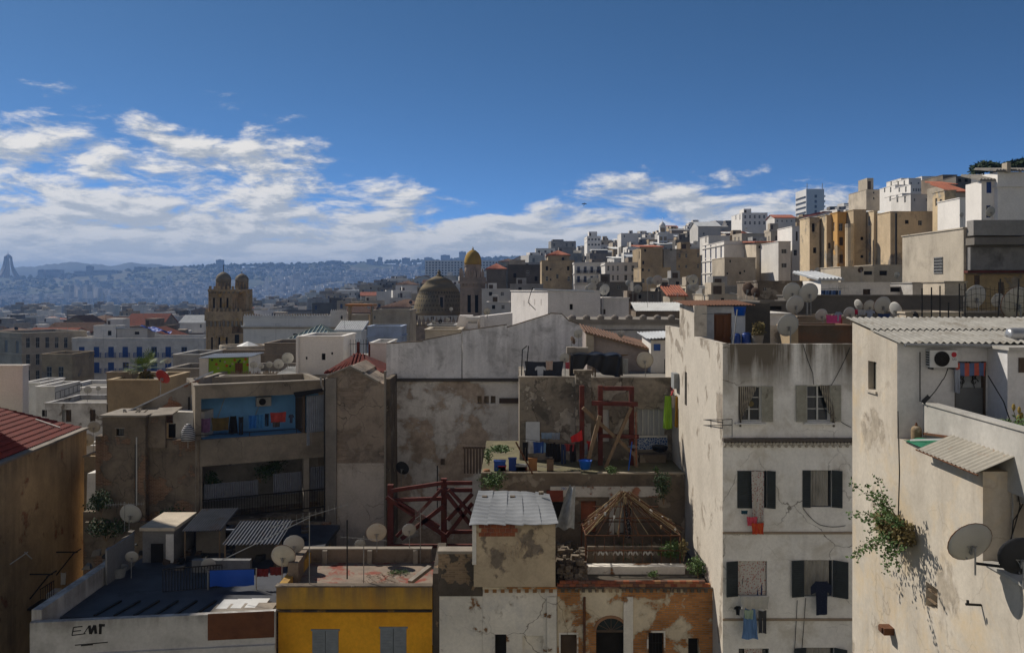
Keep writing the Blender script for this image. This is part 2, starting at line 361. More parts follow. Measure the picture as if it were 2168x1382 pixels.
def far_wood():
 b = B(); rnd = random.Random(5)
 def clump(x, y, z, r, h):
  n = 6; vs = [(x, y, z + h)];
  for k, (rr, zz) in enumerate(((.7, .75), (1, .4), (.7, .0))):
   for i in range(n):
    a = 6.283 * i / n + k * .5; q = r * rr * rnd.uniform(.7, 1.2); vs.append((x + q * math.cos(a), y + q * math.sin(a), z + h * zz))
  fs = [(0, 1 + i, 1 + (i + 1) % n) for i in range(n)]
  for k in range(2): fs += [(1 + k * n + i, 1 + (k + 1) * n + i, 1 + (k + 1) * n + (i + 1) % n, 1 + k * n + (i + 1) % n) for i in range(n)]
  b.add(vs, fs)
 for _ in range(1900):
  px = rnd.uniform(-200, 1200); d = rnd.choice((4500, 4480, 4400, 4250, 4100, 3950)) + rnd.uniform(-60, 60)
  if px < 520 and rnd.random() < .35: d = rnd.uniform(3700, 4500)
  if math.sin(px * .021) + math.sin(px * .0073 + d * .004) < -.3 and d < 4450: continue
  x = X(px, d); clump(x, d, ground_z(x, d) - 3, rnd.uniform(8, 16), rnd.uniform(9, 20))
 kind(b.build('far_wood', flat('far_wood_green', (.032, .048, .022), .95, var=.5, sc=.03, bump=0)), 'stuff')
far_wood()
M['fpale'] = flat('far_pale_wall', (.80, .77, .72), .9, var=.15, sc=.05, rnd=.35, bump=0)
M['fgrey'] = flat('far_grey_wall', (.36, .35, .34), .9, var=.15, sc=.05, rnd=.3, bump=0)
M['fwin'] = flat('far_window_band', (.07, .08, .10), .6, var=.3, sc=.2, bump=0)
FP = []          # plan footprints already taken (x0,x1,y0,y1)
def free(x, y, r, reg=True):
 for a, b_, c, d in FP:
  if x + r > a and x - r < b_ and y + r > c and y - r < d: return False
 if reg: FP.append((x - r, x + r, y - r, y + r))
 return True
def block(label, name, px0, px1, yt, d, dep, mat, rows=0, group=None, cat='apartment block', zb=None, top=True, wm_='fwin', cols=0):
 """far block: wall body, window bands as recessed strips (front), roof edge"""
 x0, x1 = X(px0, d), X(px1, d); z1 = Z(yt, d); z0 = (ground_z((x0 + x1) / 2, d) if zb is None else zb) - 4
 r = thing(name, label, cat, ((x0 + x1) / 2, d, z0), 0, group)
 b = B(); w = x1 - x0; h = z1 - z0
 holes = []
 if rows:
  rh = min(h - 4, rows * 3.4) / rows
  for k in range(rows):
   zc = h - 2.2 - k * rh
   if cols:
    for c in range(cols): holes.append((w * (c + .25) / cols, w * (c + .75) / cols, zc - rh * .5, zc))
   else: holes.append((w * .05, w * .95, zc - rh * .45, zc))
 b.wall((x0, d, z0), (1, 0, 0), (0, 1, 0), w, h, holes, .8)
 for q in ([(x1, d, z0), (x1, d + dep, z0), (x1, d + dep, z1), (x1, d, z1)], [(x0, d, z0), (x0, d, z1), (x0, d + dep, z1), (x0, d + dep, z0)], [(x0, d + dep, z0), (x0, d + dep, z1), (x1, d + dep, z1), (x1, d + dep, z0)], [(x0, d, z1), (x1, d, z1), (x1, d + dep, z1), (x0, d + dep, z1)]): b.poly(q)
 b.build('wall', M[mat], r)
 for i, (a, c, e, g) in enumerate(holes): B().box(x0 + a, x0 + c, d + .75, d + .9, z0 + e, z0 + g).build('window', M[wm_], r)
 if top: B().box(lerp(x0, x1, .3), lerp(x0, x1, .6), d + dep * .3, d + dep * .7, z1, z1 + h * .05 + 1).build('roof_hut', M[mat], r)
 return r
for i, (a, c, yt, yb_d) in enumerate([(135, 146, 603, 3150), (147, 157, 603, 3160), (158, 164, 608, 3200), (165, 170, 614, 3100), (176, 182, 607, 3180), (184, 196, 602, 3150), (199, 206, 608, 3220), (208, 217, 610, 3160), (219, 229, 613, 3300), (300, 328, 610, 3300), (352, 362, 584, 3900), (83, 87, 619, 3050), (226, 232, 626, 3100), (395, 405, 620, 3100), (560, 566, 588, 3300), (622, 636, 578, 3500), (614, 620, 584, 3450), (670, 676, 605, 2700)]):
 block('tall pale tower block in the cluster on the far harbour shore' if i < 9 else 'single pale block rising from the hazy far shore', 'far_tower', a, c, yt, yb_d, 18, 'fpale', 7 if c - a > 9 else 0, 'towers on the far shore' if i < 9 else 'single blocks on the far shore')
RIDGE = [(80, 93, 571, 'low grey block just right of the flared monument on the far ridge'), (97, 130, 571, 'long flat grey slab on the far ridge near the flared monument'), (157, 181, 574, 'low wing left of the small square tower on the far ridge'), (182, 193, 563, 'small square tower on the far ridge'), (194, 246, 572, 'long low slab right of the small square tower on the far ridge'), (284, 306, 565, 'boxy block on the far ridge left of the flat slab'), (336, 362, 565, 'flat slab block on the far ridge above the blue shuttered building'), (457, 471, 550, 'dark square tower on the ridge above the twin domed minaret'), (691, 720, 552, 'wide pale block on the ridge above the glass pyramid'), (776, 792, 549, 'pale stepped block on the ridge between the domes'), (800, 808, 545, 'slim tower on the ridge left of the brown dome'), (851, 867, 546, 'pale block on the ridge just left of the big brown dome'), (898, 914, 545, 'flat topped block on the ridge above the brown dome'), (933, 952, 540, 'square block on the ridge left of the ochre dome'), (972, 986, 533, 'tall thin tower on the ridge beside the ochre dome'), (740, 752, 556, 'small pale block on the wooded ridge'), (640, 650, 559, 'tiny pale block on the wooded ridge left of the wide pale block')]
for a, c, yt, lab in RIDGE: block(lab, 'ridge_building', a, c, yt, 4420, 30, 'fgrey', 3 if c - a > 10 else 0, None)
def monument():
 d = 3900; c = P(17, 585, d); h = Z(540, d) - c.z; r = thing('monument', 'tall concrete monument of three flaring fins on the far ridge', 'monument', c)
 for k in range(3):
  a = R(90 + 120 * k + 35); u = Vector((math.cos(a), math.sin(a), 0)); w = Vector((-u.y, u.x, 0)); b = B(); prof = []
  for s in range(13):
   t = s / 12; out = lerp(52, 15, 1 - (1 - t) ** 2.4) if t < 1 else 15; prof.append((out, t * h, lerp(26, 12, t)))
  vs = []
  for o, z, ww in prof:
   for q in (u * o + w * ww * .5, u * o - w * ww * .5, u * (o * .62) - w * ww * .3, u * (o * .62) + w * ww * .3): vs.append(c + q + Vector((0, 0, z - 6)))
  fs = [(j * 4 + i, j * 4 + (i + 1) % 4, j * 4 + 4 + (i + 1) % 4, j * 4 + 4 + i) for j in range(12) for i in range(4)] + [(48, 49, 50, 51)]
  b.add(vs, fs).build('fin', M['fgrey'], r, smooth=False)
 b = B().lathe([(15, 0), (15, 8), (13, 9), (9, 14), (3, 18), (.8, 20), (.5, 34)], (c.x, c.y, c.z + h - 14), 12); b.build('turret', M['fgrey'], r)
monument()
def far_city():
 rnd = random.Random(11); spots_ = []
 for _ in range(13000):
  px = rnd.uniform(-120, 1130); d = rnd.triangular(2950, 4400, 3150)
  if px < 450 and d < 3080: continue
  dens = math.sin(px * .013 + d * .006) + math.sin(px * .031 - d * .003)
  if dens < -.55 and d > 3500: continue
  if px < 470 and d > 3750 and rnd.random() < .8: continue
  x = X(px, d); spots_.append((x, d, rnd.uniform(8, 22), rnd.uniform(8, 16), rnd.choice((9, 11, 13, 16, 20, 27) if d < 3500 else (7, 9, 11, 14, 18)), rnd.random()))
 for _ in range(900):     # nearer quarters between harbour and old town
  px = rnd.uniform(430, 1000); d = rnd.uniform(1300, 2900); x = X(px, d)
  spots_.append((x, d, rnd.uniform(9, 22), rnd.uniform(9, 18), rnd.uniform(9, 17), rnd.random()))
 spots_.sort(key=lambda s: -s[2] * s[4] / s[1] ** 2)
 stuff = B(); unit = {}
 for k, mm in enumerate(('fpale', 'fgrey', 'fpale')):
  b = B(); b.wall((-.5, 0, 0), (1, 0, 0), (0, 1, 0), 1, 1, [(.07, .28, .55, .68), (.4, .6, .55, .68), (.72, .93, .55, .68), (.07, .28, .78, .9), (.4, .6, .78, .9), (.72, .93, .78, .9)] if k < 2 else [(.06, .94, .6, .68), (.06, .94, .8, .88)], .05, 0, 1)
  b.box(-.5, .5, .05, 1, 0, 1, 0); b.box(-.2, .15, .3, .7, 1, 1.12, 0); unit[k] = b
 ums = []
 for k in unit:
  o = unit[k].build('hillside_building', [M['fpale' if k != 1 else 'fgrey'], M['fwin']]); ums.append(o.data); bpy.data.objects.remove(o)
 for i, (x, d, w, dp, h, r) in enumerate(spots_):
  z = ground_z(x, d) - 2
  if i < 260:
   o = link('hillside_building', ums[int(r * 3)]); o.location = (x, d, z); o.scale = (w, dp, h + 2); o.rotation_euler = (0, 0, (r - .5) * .9)
   tag(o, 'small pale building lost in the hazy blue town on the far hillside', 'building', 'buildings on the far hillside')
  else:
   a = (r - .5) * 1.2; ca, sa = math.cos(a), math.sin(a); q = []
   for zz in (z, z + h + 2):
    for u, v in ((-w / 2, 0), (w / 2, 0), (w / 2, dp), (-w / 2, dp)): q.append((x + u * ca - v * sa, d + u * sa + v * ca, zz))
   stuff.hexa(q, int(r * 2.6))
 kind(stuff.build('far_town', [M['fpale'], M['fgrey'], M['fpale']]), 'stuff')
far_city()
def crane(px, d, top, lean, label):
 c = P(px, 655, d); c.z = 1; h = Z(top, d) - 1; r = thing('harbour_crane', label, 'crane', c)
 b = B()
 for sx, sy in ((-1, -1), (1, -1), (1, 1), (-1, 1)): b.beam(c + Vector((sx * 4, sy * 4, 0)), c + Vector((sx * 1.2, sy * 1.2, h * .55)), 1, 1)
 b.build('tower', M['galv'], r); B().box(c.x - 3, c.x + 3, c.y - 3, c.y + 3, h * .55 + 1, h * .68 + 1).build('cab', M['fgrey'], r)
 B().beam(c + Vector((0, 0, h * .6)), c + Vector((lean, 0, h)), 1.6, 1.6).build('jib', M['tinwhite'], r)
for a in ((258, 2050, 628, 22, 'white harbour crane with jib leaning right, nearest the twin domed minaret'), (203, 2060, 622, 12, 'white harbour crane below the pale tower blocks'), (222, 2020, 620, -3, 'upright dark harbour mast crane among the docks'), (28, 2040, 632, -24, 'harbour crane with jib leaning left near the left edge'), (148, 2080, 634, 9, 'short harbour crane at the foot of the tower cluster')): crane(*a)
block('long blue-grey slab block with rows of windows behind the ochre dome', 'slab_block', 900, 1075, 551, 1150, 30, 'fpale', 7, None, cols=26, wm_='fwin', top=False)
def hotel():
 d = 900; x0, x1 = X(1707, d), X(1745, d); z1 = Z(400, d); z0 = ground_z(x0, d) - 5; dep = d * (623 / 599 - 1) * 1.0
 r = thing('hotel_tower', 'pale high-rise slab with banded side standing on the hill top', 'tower', (x0, d, z0)); h = z1 - z0
 b = B(); w = x1 - x0; hl = [(w * .46, w * .60, h - 6 - 5.2 * k - 3, h - 6 - 5.2 * k) for k in range(10)]
 b.wall((x0, d, z0), (1, 0, 0), (0, 1, 0), w, h, hl, .6); dep = 34
 lh = [(1, dep - 1, h - 7 - 5.2 * k - 2.4, h - 7 - 5.2 * k) for k in range(11)]
 b.wall((x0, d, z0), (0, 1, 0), (1, 0, 0), dep, h, lh, .9); b.poly([(x0, d, z1), (x1, d, z1), (x1, d + dep, z1), (x0, d + dep, z1)]); b.poly([(x1, d, z0), (x1, d + dep, z0), (x1, d + dep, z1), (x1, d, z1)])
 b.build('wall', M['fpale'], r)
 for a, c, e, g in hl: B().box(x0 + a, x0 + c, d + .5, d + .7, z0 + e, z0 + g).build('window', M['fwin'], r)
 for a, c, e, g in lh: B().box(x0 + .8, x0 + 1.0, d + a, d + c, z0 + e, z0 + g).build('window_band', M['fwin'], r)
 for k in range(11): B().box(x1, x1 + 1.6, d + 1, d + dep, z1 - 8 - 5.2 * k, z1 - 6.5 - 5.2 * k).build('balcony', M['fpale'], r)
 for u in (.1, .95): B().tube((lerp(x0, x1, u), d + 3, z1), (lerp(x0, x1, u), d + 3, z1 + 6), .35).build('mast', M['galv'], r)
hotel()
# ================================================================== window kit (shared unit meshes, 1 x 1 m, facing -Y)
def unit(name, b, mats):
 o = b.build(name, mats); me = o.data; bpy.data.objects.remove(o); return me
def _win(kind_):
 b = B()
 if kind_ == 'dark':
  b.box(-.5, .5, .02, .06, 0, 1, 0)
  for x0, x1 in ((-.5, -.43), (.43, .5), (-.035, .035)): b.box(x0, x1, -.02, .03, 0, 1, 1)
  for z0, z1 in ((0, .05), (.95, 1), (.48, .53)): b.box(-.5, .5, -.015, .028, z0, z1, 1)
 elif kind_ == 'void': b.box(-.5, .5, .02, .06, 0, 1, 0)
 elif kind_ == 'shut':
  for s in (-1, 1):
   x0, x1 = (-.5, -.012) if s < 0 else (.012, .5)
   b.box(x0, x1, .03, .05, 0, 1, 1);
   for a, c in ((x0, x0 + .07), (x1 - .07, x1)): b.box(a, c, -.02, .03, 0, 1, 1)
   for z in (0, .46, .94): b.box(x0, x1, -.018, .03, z, z + .06, 1)
   for k in range(12): b.box(x0 + .07, x1 - .07, -.005, .03, .08 + k * .072, .10 + k * .072, 1)
 return b
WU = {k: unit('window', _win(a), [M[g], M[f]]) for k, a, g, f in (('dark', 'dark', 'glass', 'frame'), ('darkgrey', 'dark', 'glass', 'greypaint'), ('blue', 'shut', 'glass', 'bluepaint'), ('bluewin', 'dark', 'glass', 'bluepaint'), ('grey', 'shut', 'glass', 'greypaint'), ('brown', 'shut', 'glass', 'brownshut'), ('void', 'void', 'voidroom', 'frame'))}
def _bal(mat):
 b = B().box(-.5, .5, -.55, 0, -.10, 0, 1)
 for x in [-.5 + k / 14 for k in range(15)]: b.box(x - .010, x + .010, -.54, -.52, 0, .95, 0)
 for y in (-.36, -.18):
  for x in (-.49, .49): b.box(x - .01, x + .01, y - .02, y, 0, .95, 0)
 b.box(-.5, .5, -.55, -.51, .93, 1, 0).box(-.5, -.47, -.51, 0, .93, 1, 0).box(.47, .5, -.51, 0, .93, 1, 0)
 return b
BU = {'blue': unit('balcony', _bal(0), [M['bluepaint'], M['white']]), 'iron': unit('balcony', _bal(0), [M['iron'], M['cream']])}
BU['iron'].materials[0] = M['iron']
SKYL = []
def house(label, x0, x1, yt, d, dep, mat, win=(), side=(), zb=None, rz=0.0, anchor='L', par=.5, coping=True, roofm='roofgrey', cat='house', name='house', group=None, bands=(), style='dark', bal=None, reg=True, gable=None, tilem='tile', hut=None, bmat=None):
 """axis house: front px0..px1 at depth d, top row yt; win=(px,py,wpx,hpx[,style[,balcony]]) on the front, side=(metres from front, py, w, h[,style]) on the face turned to the middle of the picture"""
 ca, sa = math.cos(rz), math.sin(rz)
 w = abs(X(x1, d) - X(x0, d)) / max(ca, .25); z1 = Z(yt, d)
 gz = [ground_z(X(x0, d), d), ground_z(X(x1, d), d + dep)]; z0 = min(gz) - 1.5 if zb is None else zb
 z0 = min(z0, z1 - 3)
 if anchor == 'L': loc = Vector((X(x0, d), d, z0))
 else: loc = Vector((X(x1, d) - w * ca, d - w * sa, z0))
 r = thing(name, label, cat, loc, rz, group); h = z1 - z0; mm = M[mat] if isinstance(mat, str) else mat
 SKYL.append((d, x0, x1, yt))
 if reg: FP.append((min(X(x0, d), X(x1, d)) - .3, max(X(x0, d), X(x1, d)) + .3, d - .3, d + dep + .3))
 fw = []
 for q in win:
  u = (q[0] - x0) / (x1 - x0) * w; ww = q[2] * d / F; zc = Z(q[1], d) - z0; hh = q[3] * d / F
  fw.append((u, zc, ww, hh, q[4] if len(q) > 4 else style, q[5] if len(q) > 5 else bal))
 left = (x0 + x1) / 2 > CX if rz == 0 else rz > 0; sw = []
 for q in side:
  u, ww = q[0], q[2]; dd = d + u; zc = Z(q[1], dd) - z0; sw.append((u, zc, ww, q[3], q[4] if len(q) > 4 else style))
 b = B(); hf = [(u - a / 2, u + a / 2, z - c / 2, z + c / 2) for u, z, a, c, *_ in fw]; hs = [(u - a / 2, u + a / 2, z - c / 2, z + c / 2) for u, z, a, c, *_ in sw]
 rd = .16
 b.wall((0, 0, 0), (1, 0, 0), (0, 1, 0), w, h, hf, rd)
 b.wall((0, 0, 0), (0, 1, 0), (1, 0, 0), dep, h, hs if left else [], rd); b.wall((w, 0, 0), (0, 1, 0), (-1, 0, 0), dep, h, [] if left else hs, rd)
 b.wall((0, dep, 0), (1, 0, 0), (0, -1, 0), w, h)
 tk = min(.25, w * .1, dep * .1); pz = h - par if par else h
 if par:
  b.poly([(0, 0, h), (w, 0, h), (w - tk, tk, h), (tk, tk, h)]); b.poly([(w, 0, h), (w, dep, h), (w - tk, dep - tk, h), (w - tk, tk, h)]); b.poly([(w, dep, h), (0, dep, h), (tk, dep - tk, h), (w - tk, dep - tk, h)]); b.poly([(0, dep, h), (0, 0, h), (tk, tk, h), (tk, dep - tk, h)])
  q = [(tk, tk), (w - tk, tk), (w - tk, dep - tk), (tk, dep - tk)]
  for i in range(4): a, c = q[i], q[(i + 1) % 4]; b.poly([(*a, h), (*c, h), (*c, pz), (*a, pz)])
 b.build('wall', mm, r, False)
 if gable is None:
  B().poly([(tk, tk, pz), (w - tk, tk, pz), (w - tk, dep - tk, pz), (tk, dep - tk, pz)]).build('roof', M[roofm], r, False)
 else: tiled_roof(r, w, dep, h, gable, M[tilem], mm)
 if coping and par and gable is None:
  c = B(); e = .07
  c.box(-e, w + e, -e, tk + .02, h, h + .09).box(-e, w + e, dep - tk, dep + e, h, h + .09).box(-e, tk + .02, tk + .02, dep - tk, h, h + .09).box(w - tk, w + e, tk + .02, dep - tk, h, h + .09)
  c.build('coping', bmat and M[bmat] or mm, r, False)
 for py in bands:
  z = Z(py, d) - z0; c = B().box(-.12, w + .12, -.14, -.003, z - .09, z + .09)
  if left: c.box(-.14, -.003, -.003, dep, z - .088, z + .088)
  else: c.box(w + .003, w + .14, -.003, dep, z - .088, z + .088)
  c.build('cornice', bmat and M[bmat] or mm, r, False)
 for u, z, a, c, st, bl in fw:
  o = inst(WU[st], 'window', r, (u, .10, z - c / 2), (a, 1, c))
  if bl: inst(BU[bl], 'balcony', r, (u, -.003, z - c / 2 - .05), (a * 1.75, 1, min(1, c * .45)))
 for u, z, a, c, st in sw: inst(WU[st], 'window', r, (.10 if left else w - .10, u, z - c / 2), (a, 1, c), (0, 0, -math.pi / 2 if left else math.pi / 2))
 if hut:
  u0, u1, v0, v1, hh = hut; k = B().box(w * u0, w * u1, dep * v0, dep * v1, pz, pz + hh); k.build('stair_hut', mm, r, False)
  B().box(w * u0 + .2, w * u0 + 1.0, dep * v0 - .04, dep * v0 - .003, pz, pz + hh * .8).build('hut_door', M['brownshut'], r, False)
 return r
def tiled_roof(r, w, dep, h, g, mat, wallm, over=.3):
 """g = (kind, rise): 'x' ridge along x, 'hip', 'shed' (rises to the back), 'y' ridge along y"""
 k, rise = g; o = over; b = B(); t = .12
 if k == 'x': a = [(-o, -o, h), (w + o, -o, h), (w + o, dep / 2, h + rise), (-o, dep / 2, h + rise)]; c = [(w + o, dep + o, h), (-o, dep + o, h), (-o, dep / 2, h + rise), (w + o, dep / 2, h + rise)]; fs = [a, c]
 elif k == 'y': a = [(-o, dep + o, h), (-o, -o, h), (w / 2, -o, h + rise), (w / 2, dep + o, h + rise)]; c = [(w + o, -o, h), (w + o, dep + o, h), (w / 2, dep + o, h + rise), (w / 2, -o, h + rise)]; fs = [a, c]
 elif k == 'shed': fs = [[(-o, -o, h), (w + o, -o, h), (w + o, dep + o, h + rise), (-o, dep + o, h + rise)]]
 else:
  m0, m1 = min(w, dep) / 2, max(w - dep / 2, w / 2); rl = (min(dep / 2, w / 2), dep / 2, h + rise); rr = (max(w - dep / 2, w / 2), dep / 2, h + rise)
  fs = [[(-o, -o, h), (w + o, -o, h), rr, rl], [(w + o, -o, h), (w + o, dep + o, h), rr], [(w + o, dep + o, h), (-o, dep + o, h), rl, rr], [(-o, dep + o, h), (-o, -o, h), rl]]
 for f in fs: b.ext(f, (0, 0, t))
 for f in fs:          # rows of half-round tiles lying down the slope
  if len(f) < 4: continue
  e0, e1, t1, t0 = [Vector(q) + Vector((0, 0, t)) for q in f]; n = max(3, int((e1 - e0).length / .26))
  if n > 60: n = 60
  for i in range(n): u = (i + .5) / n; b.tube(e0.lerp(e1, u), t0.lerp(t1, u), (e1 - e0).length / n * .36, 5)
 rf = b.build('roof', mat, r, False)
 if k in ('x', 'y'):
  zz = h
  if k == 'x':
   for xx in (0, w - .2): B().ext([(xx, 0, zz), (xx, dep, zz), (xx, dep / 2, zz + rise - .02)], (.2, 0, 0)).build('gable', wallm, r, False)
  else:
   for yy in (0, dep - .2): B().ext([(0, yy, zz), (w, yy, zz), (w / 2, yy, zz + rise - .02)], (0, .2, 0)).build('gable', wallm, r, False)
 return rf
def grid(x0, x1, n, y0, y1, m, w, h, *rest):
 return [(lerp(x0, x1, i / max(n - 1, 1)), lerp(y0, y1, j / max(m - 1, 1)), w, h, *rest) for j in range(m) for i in range(n)]
# ================================================================== satellite dishes, aerials, cloths, plants
def _dish():
 b = B(); b.smooth = True; prof = []
 n = 20; rows = 5; vs = []; fs = []
 for side_ in (0, 1):
  for j in range(rows + 1):
   rr = .5 * j / rows
   for i in range(n):
    a = 6.283185 * i / n; vs.append((rr * math.cos(a), -.10 + .40 * rr * rr - (.012 if side_ else 0), rr * math.sin(a)))
 o = (rows + 1) * n
 for j in range(rows):
  for i in range(n):
   q = (j * n + i, j * n + (i + 1) % n, (j + 1) * n + (i + 1) % n, (j + 1) * n + i); fs.append(q); fs.append(tuple(o + k for k in q[::-1]))
 for i in range(n): fs.append((rows * n + i, rows * n + (i + 1) % n, o + rows * n + (i + 1) % n, o + rows * n + i))
 b.add(vs, fs); return b
DU = {k: unit('reflector', _dish(), [M[k]]) for k in ('dish', 'dishdark', 'dishrust', 'dishred', 'dishbrown')}
_b = B()
for i in range(20):
 a, c = 6.283185 * i / 20, 6.283185 * (i + 1) / 20; _b.tube((.5 * math.cos(a), -.003, .5 * math.sin(a)), (.5 * math.cos(c), -.003, .5 * math.sin(c)), .012, 5)
RIMU = {k: unit('rim', _b, [M[m]]) for k, m in (('grey', 'galv'), ('rust', 'rust'))}
ARMU = unit('feed_arm', B().tube((0, -.09, -.42), (0, .42, -.22), .018, 5).tube((0, .42, -.22), (0, .37, -.03), .018, 5), [M['galv']])
LNBU = unit('feed_horn', B().tube((0, .39, -.02), (0, .27, -.0), .045, 8, .06).box(-.03, .03, .36, .44, -.05, .03), [M['dish']])
BRKU = unit('bracket', B().box(-.12, .12, -.115, -.095, -.06, -.03).box(-.025, .025, -.18, -.095, -.22, -.02).tube((-.10, -.11, -.045), (0, -.19, -.20), .009, 5).tube((.10, -.11, -.045), (0, -.19, -.20), .009, 5), [M['galv']])
MSTU = unit('mast', B().tube((0, 0, 0), (0, 0, 1), 1, 7), [M['galv']])
def dish(px, py, d, dpx, label, z0=None, kind_='dish', yaw=-.25, tilt=.28, rim=None, group=None, drop=None, pole=True):
 c = P(px, py, d); D = dpx * d / F; zb = c.z - (drop if drop is not None else D * 1.0) if z0 is None else z0
 ax = Vector((math.sin(yaw) * math.cos(tilt), math.cos(yaw) * math.cos(tilt), math.sin(tilt))); base = c - ax * (D * .22); base.z = zb
 r = thing('satellite_dish', label, 'satellite dish', base, 0, group); rot = (tilt, 0, -yaw); L = c - base; s = (D, D, D)
 rf = inst(DU[kind_], 'reflector', r, L, s, rot)
 if rim: inst(RIMU[rim], 'rim', r, L, s, rot)
 inst(ARMU, 'feed_arm', r, L, s, rot); inst(LNBU, 'feed_horn', r, L, s, rot); inst(BRKU, 'bracket', r, L, s, rot)
 if pole: inst(MSTU, 'mast', r, (0, 0, 0), (max(.018, D * .02), max(.018, D * .02), max(.1, L.z - D * .08)))
 return r
def aerial(px, py, d, zb, label, L=1.2, yaw=.2, tilt=0, n=9, el_=.45, mat='galv'):
 c = P(px, py, d); r = thing('tv_aerial', label, 'aerial', (c.x, c.y, zb)); m = M[mat]
 B().tube((c.x, c.y, zb), c + Vector((0, 0, .1)), .018, 6).build('mast', m, r)
 u = Vector((math.cos(yaw) * math.cos(tilt), math.sin(yaw) * math.cos(tilt), math.sin(tilt))); v = Vector((-.15 * u.z, 0, 1)).normalized()
 B().tube(c - u * L / 2, c + u * L / 2, .012, 5).build('boom', m, r)
 for k in range(n): q = c + u * (L * (k / (n - 1) - .5)); e = el_ * lerp(.6, 1, 1 - k / n) / 2; B().tube(q - v * e, q + v * e, .008, 4).build('element', m, r)
 return r
def cloth(kind_, p, w, h, mat, label, folds=3, amp=.05, cat=None, yaw=0.0, group=None, sag=.06, thick=.02):
 """washing hung from its top edge centred on p"""
 p = Vector(p); rnd = random.Random(int(p.x * 97 + p.z * 31)); ph = rnd.uniform(0, 6); b = B(); b.smooth = True; cy, sy = math.cos(yaw), math.sin(yaw)
 def at(u, v, off=0.0):
  k = amp * (.3 + .7 * v) * math.sin(ph + u * folds * 6.28 + v * 1.3) + off; uu = (u - .5) * w * (1 - .12 * v * math.sin(v * 2.5)); return Vector((p.x + uu * cy - k * sy, p.y + uu * sy + k * cy, p.z - h * v - sag * h * 4 * u * (1 - u) * (1 - v) + .02 * h * math.sin(ph + u * 9) * v))
 def patch(u0, u1, v0, v1, nu, nv):
  for off in (-thick / 2, thick / 2): b.sheet(lambda a, c: at(lerp(u0, u1, a), lerp(v0, v1, c), off), nu, nv)
 if kind_ == 'towel': patch(0, 1, 0, 1, 12, 8)
 elif kind_ == 'shirt':
  patch(.22, .78, 0, 1, 8, 8); b.sheet(lambda a, c: at(lerp(.0, .24, a), lerp(.0 + .22 * (1 - a), .32 + .14 * (1 - a), c)), 4, 3); b.sheet(lambda a, c: at(lerp(.76, 1, a), lerp(.22 * a, .32 + .14 * a, c)), 4, 3)
 elif kind_ == 'trousers': patch(.1, .9, 0, .3, 8, 3); patch(.1, .46, .3, 1, 5, 7); patch(.54, .9, .3, 1, 5, 7)
 elif kind_ == 'dress':
  for off in (-thick / 2, thick / 2): b.sheet(lambda a, c: at(.5 + (a - .5) * lerp(.55, 1, c), c, off), 12, 9)
 nm = {'towel': 'towel', 'shirt': 'shirt', 'trousers': 'trousers', 'dress': 'dress'}[kind_]
 return single(b, nm, M[mat] if isinstance(mat, str) else mat, label, cat or nm, p, group)
def cable(pts, r, mat, label, name='cable', sag=0.0):
 q = []
 for a, c in zip(pts[:-1], pts[1:]):
  a, c = Vector(a), Vector(c)
  for k in range(8): t = k / 8; q.append(a.lerp(c, t) - Vector((0, 0, sag * 4 * t * (1 - t))))
 q.append(Vector(pts[-1])); b = B().path(q, r, 5)
 return single(b, name, M[mat], label, 'cable', q[0])
def leaves(b, c, rx, ry, rz_, n, s, rnd, m=0, shell=.45):
 for _ in range(n):
  while True:
   q = Vector((rnd.uniform(-1, 1), rnd.uniform(-1, 1), rnd.uniform(-1, 1)))
   if shell < q.length < 1: break
  o = Vector(c) + Vector((q.x * rx, q.y * ry, q.z * rz_)); u = Vector((rnd.gauss(0, 1), rnd.gauss(0, 1), rnd.gauss(0, .7))).normalized(); v = u.orthogonal().normalized(); L = s * rnd.uniform(.6, 1.3); w = L * .35
  b.add([o, o + u * L * .5 + v * w, o + u * L, o + u * L * .5 - v * w], [(0, 1, 2, 3)], m)
def shrub(pos, r, h, label, n=260, s=.12, mat='leaf', seed=1, name='shrub', cat='plant', group=None, lobes=4):
 rnd = random.Random(seed); pos = Vector(pos); t = thing(name, label, cat, pos, 0, group); b = B()
 for k in range(lobes):
  c = pos + Vector((rnd.uniform(-.5, .5) * r, rnd.uniform(-.4, .4) * r, h * rnd.uniform(.35, .75))); leaves(b, c, r * rnd.uniform(.4, .7), r * .5, h * rnd.uniform(.25, .42), n // lobes, s, rnd, 0, .2)
 b.build('foliage', M[mat], t); st = B()
 for k in range(4): st.tube(pos, pos + Vector((rnd.uniform(-.5, .5) * r, rnd.uniform(-.3, .3) * r, h * .6)), .015 + r * .02, 5, .008)
 st.build('stem', M['wood'], t); return t
def corrugated(b, p0, pu, pv, n, amp, nv=1, m=0, thick=.012, rag=0.0, rnd=None):
 """sheet from p0 along pu (across the waves) and pv (down them)"""
 p0, pu, pv = Vector(p0), Vector(pu), Vector(pv); nr = pu.cross(pv).normalized()
 if nr.z < 0: nr = -nr
 for off in (0, -thick):
  b.sheet(lambda u, v: p0 + pu * u + pv * v + nr * (amp * math.sin(u * n * 6.28318) + off + (rag * (rnd.random() - .5) if rnd else 0)), n * 6, nv, m)
 return b
def railing(p, q, h, n, mat, label, r=.012, name='railing', rails=(0, 1)):
 p, q = Vector(p), Vector(q); t = thing(name, label, 'railing', p); U = Vector((0, 0, h)); b = B()
 for k in rails: b.tube(p + U * k, q + U * k, r * 1.5, 5)
 b.build('rail', M[mat], t)
 for i in range(n + 1): c = p.lerp(q, i / n); B().tube(c, c + U, r, 5).build('bar', M[mat], t)
 return t
def wallprism(poly_px, d, dep, name, mat, parent):
 """vertical slab whose front outline is given in photo pixels at depth d"""
 b = B().ext([P(a, c, d) for a, c in poly_px], (0, dep, 0)); return b.build(name, mat, parent)
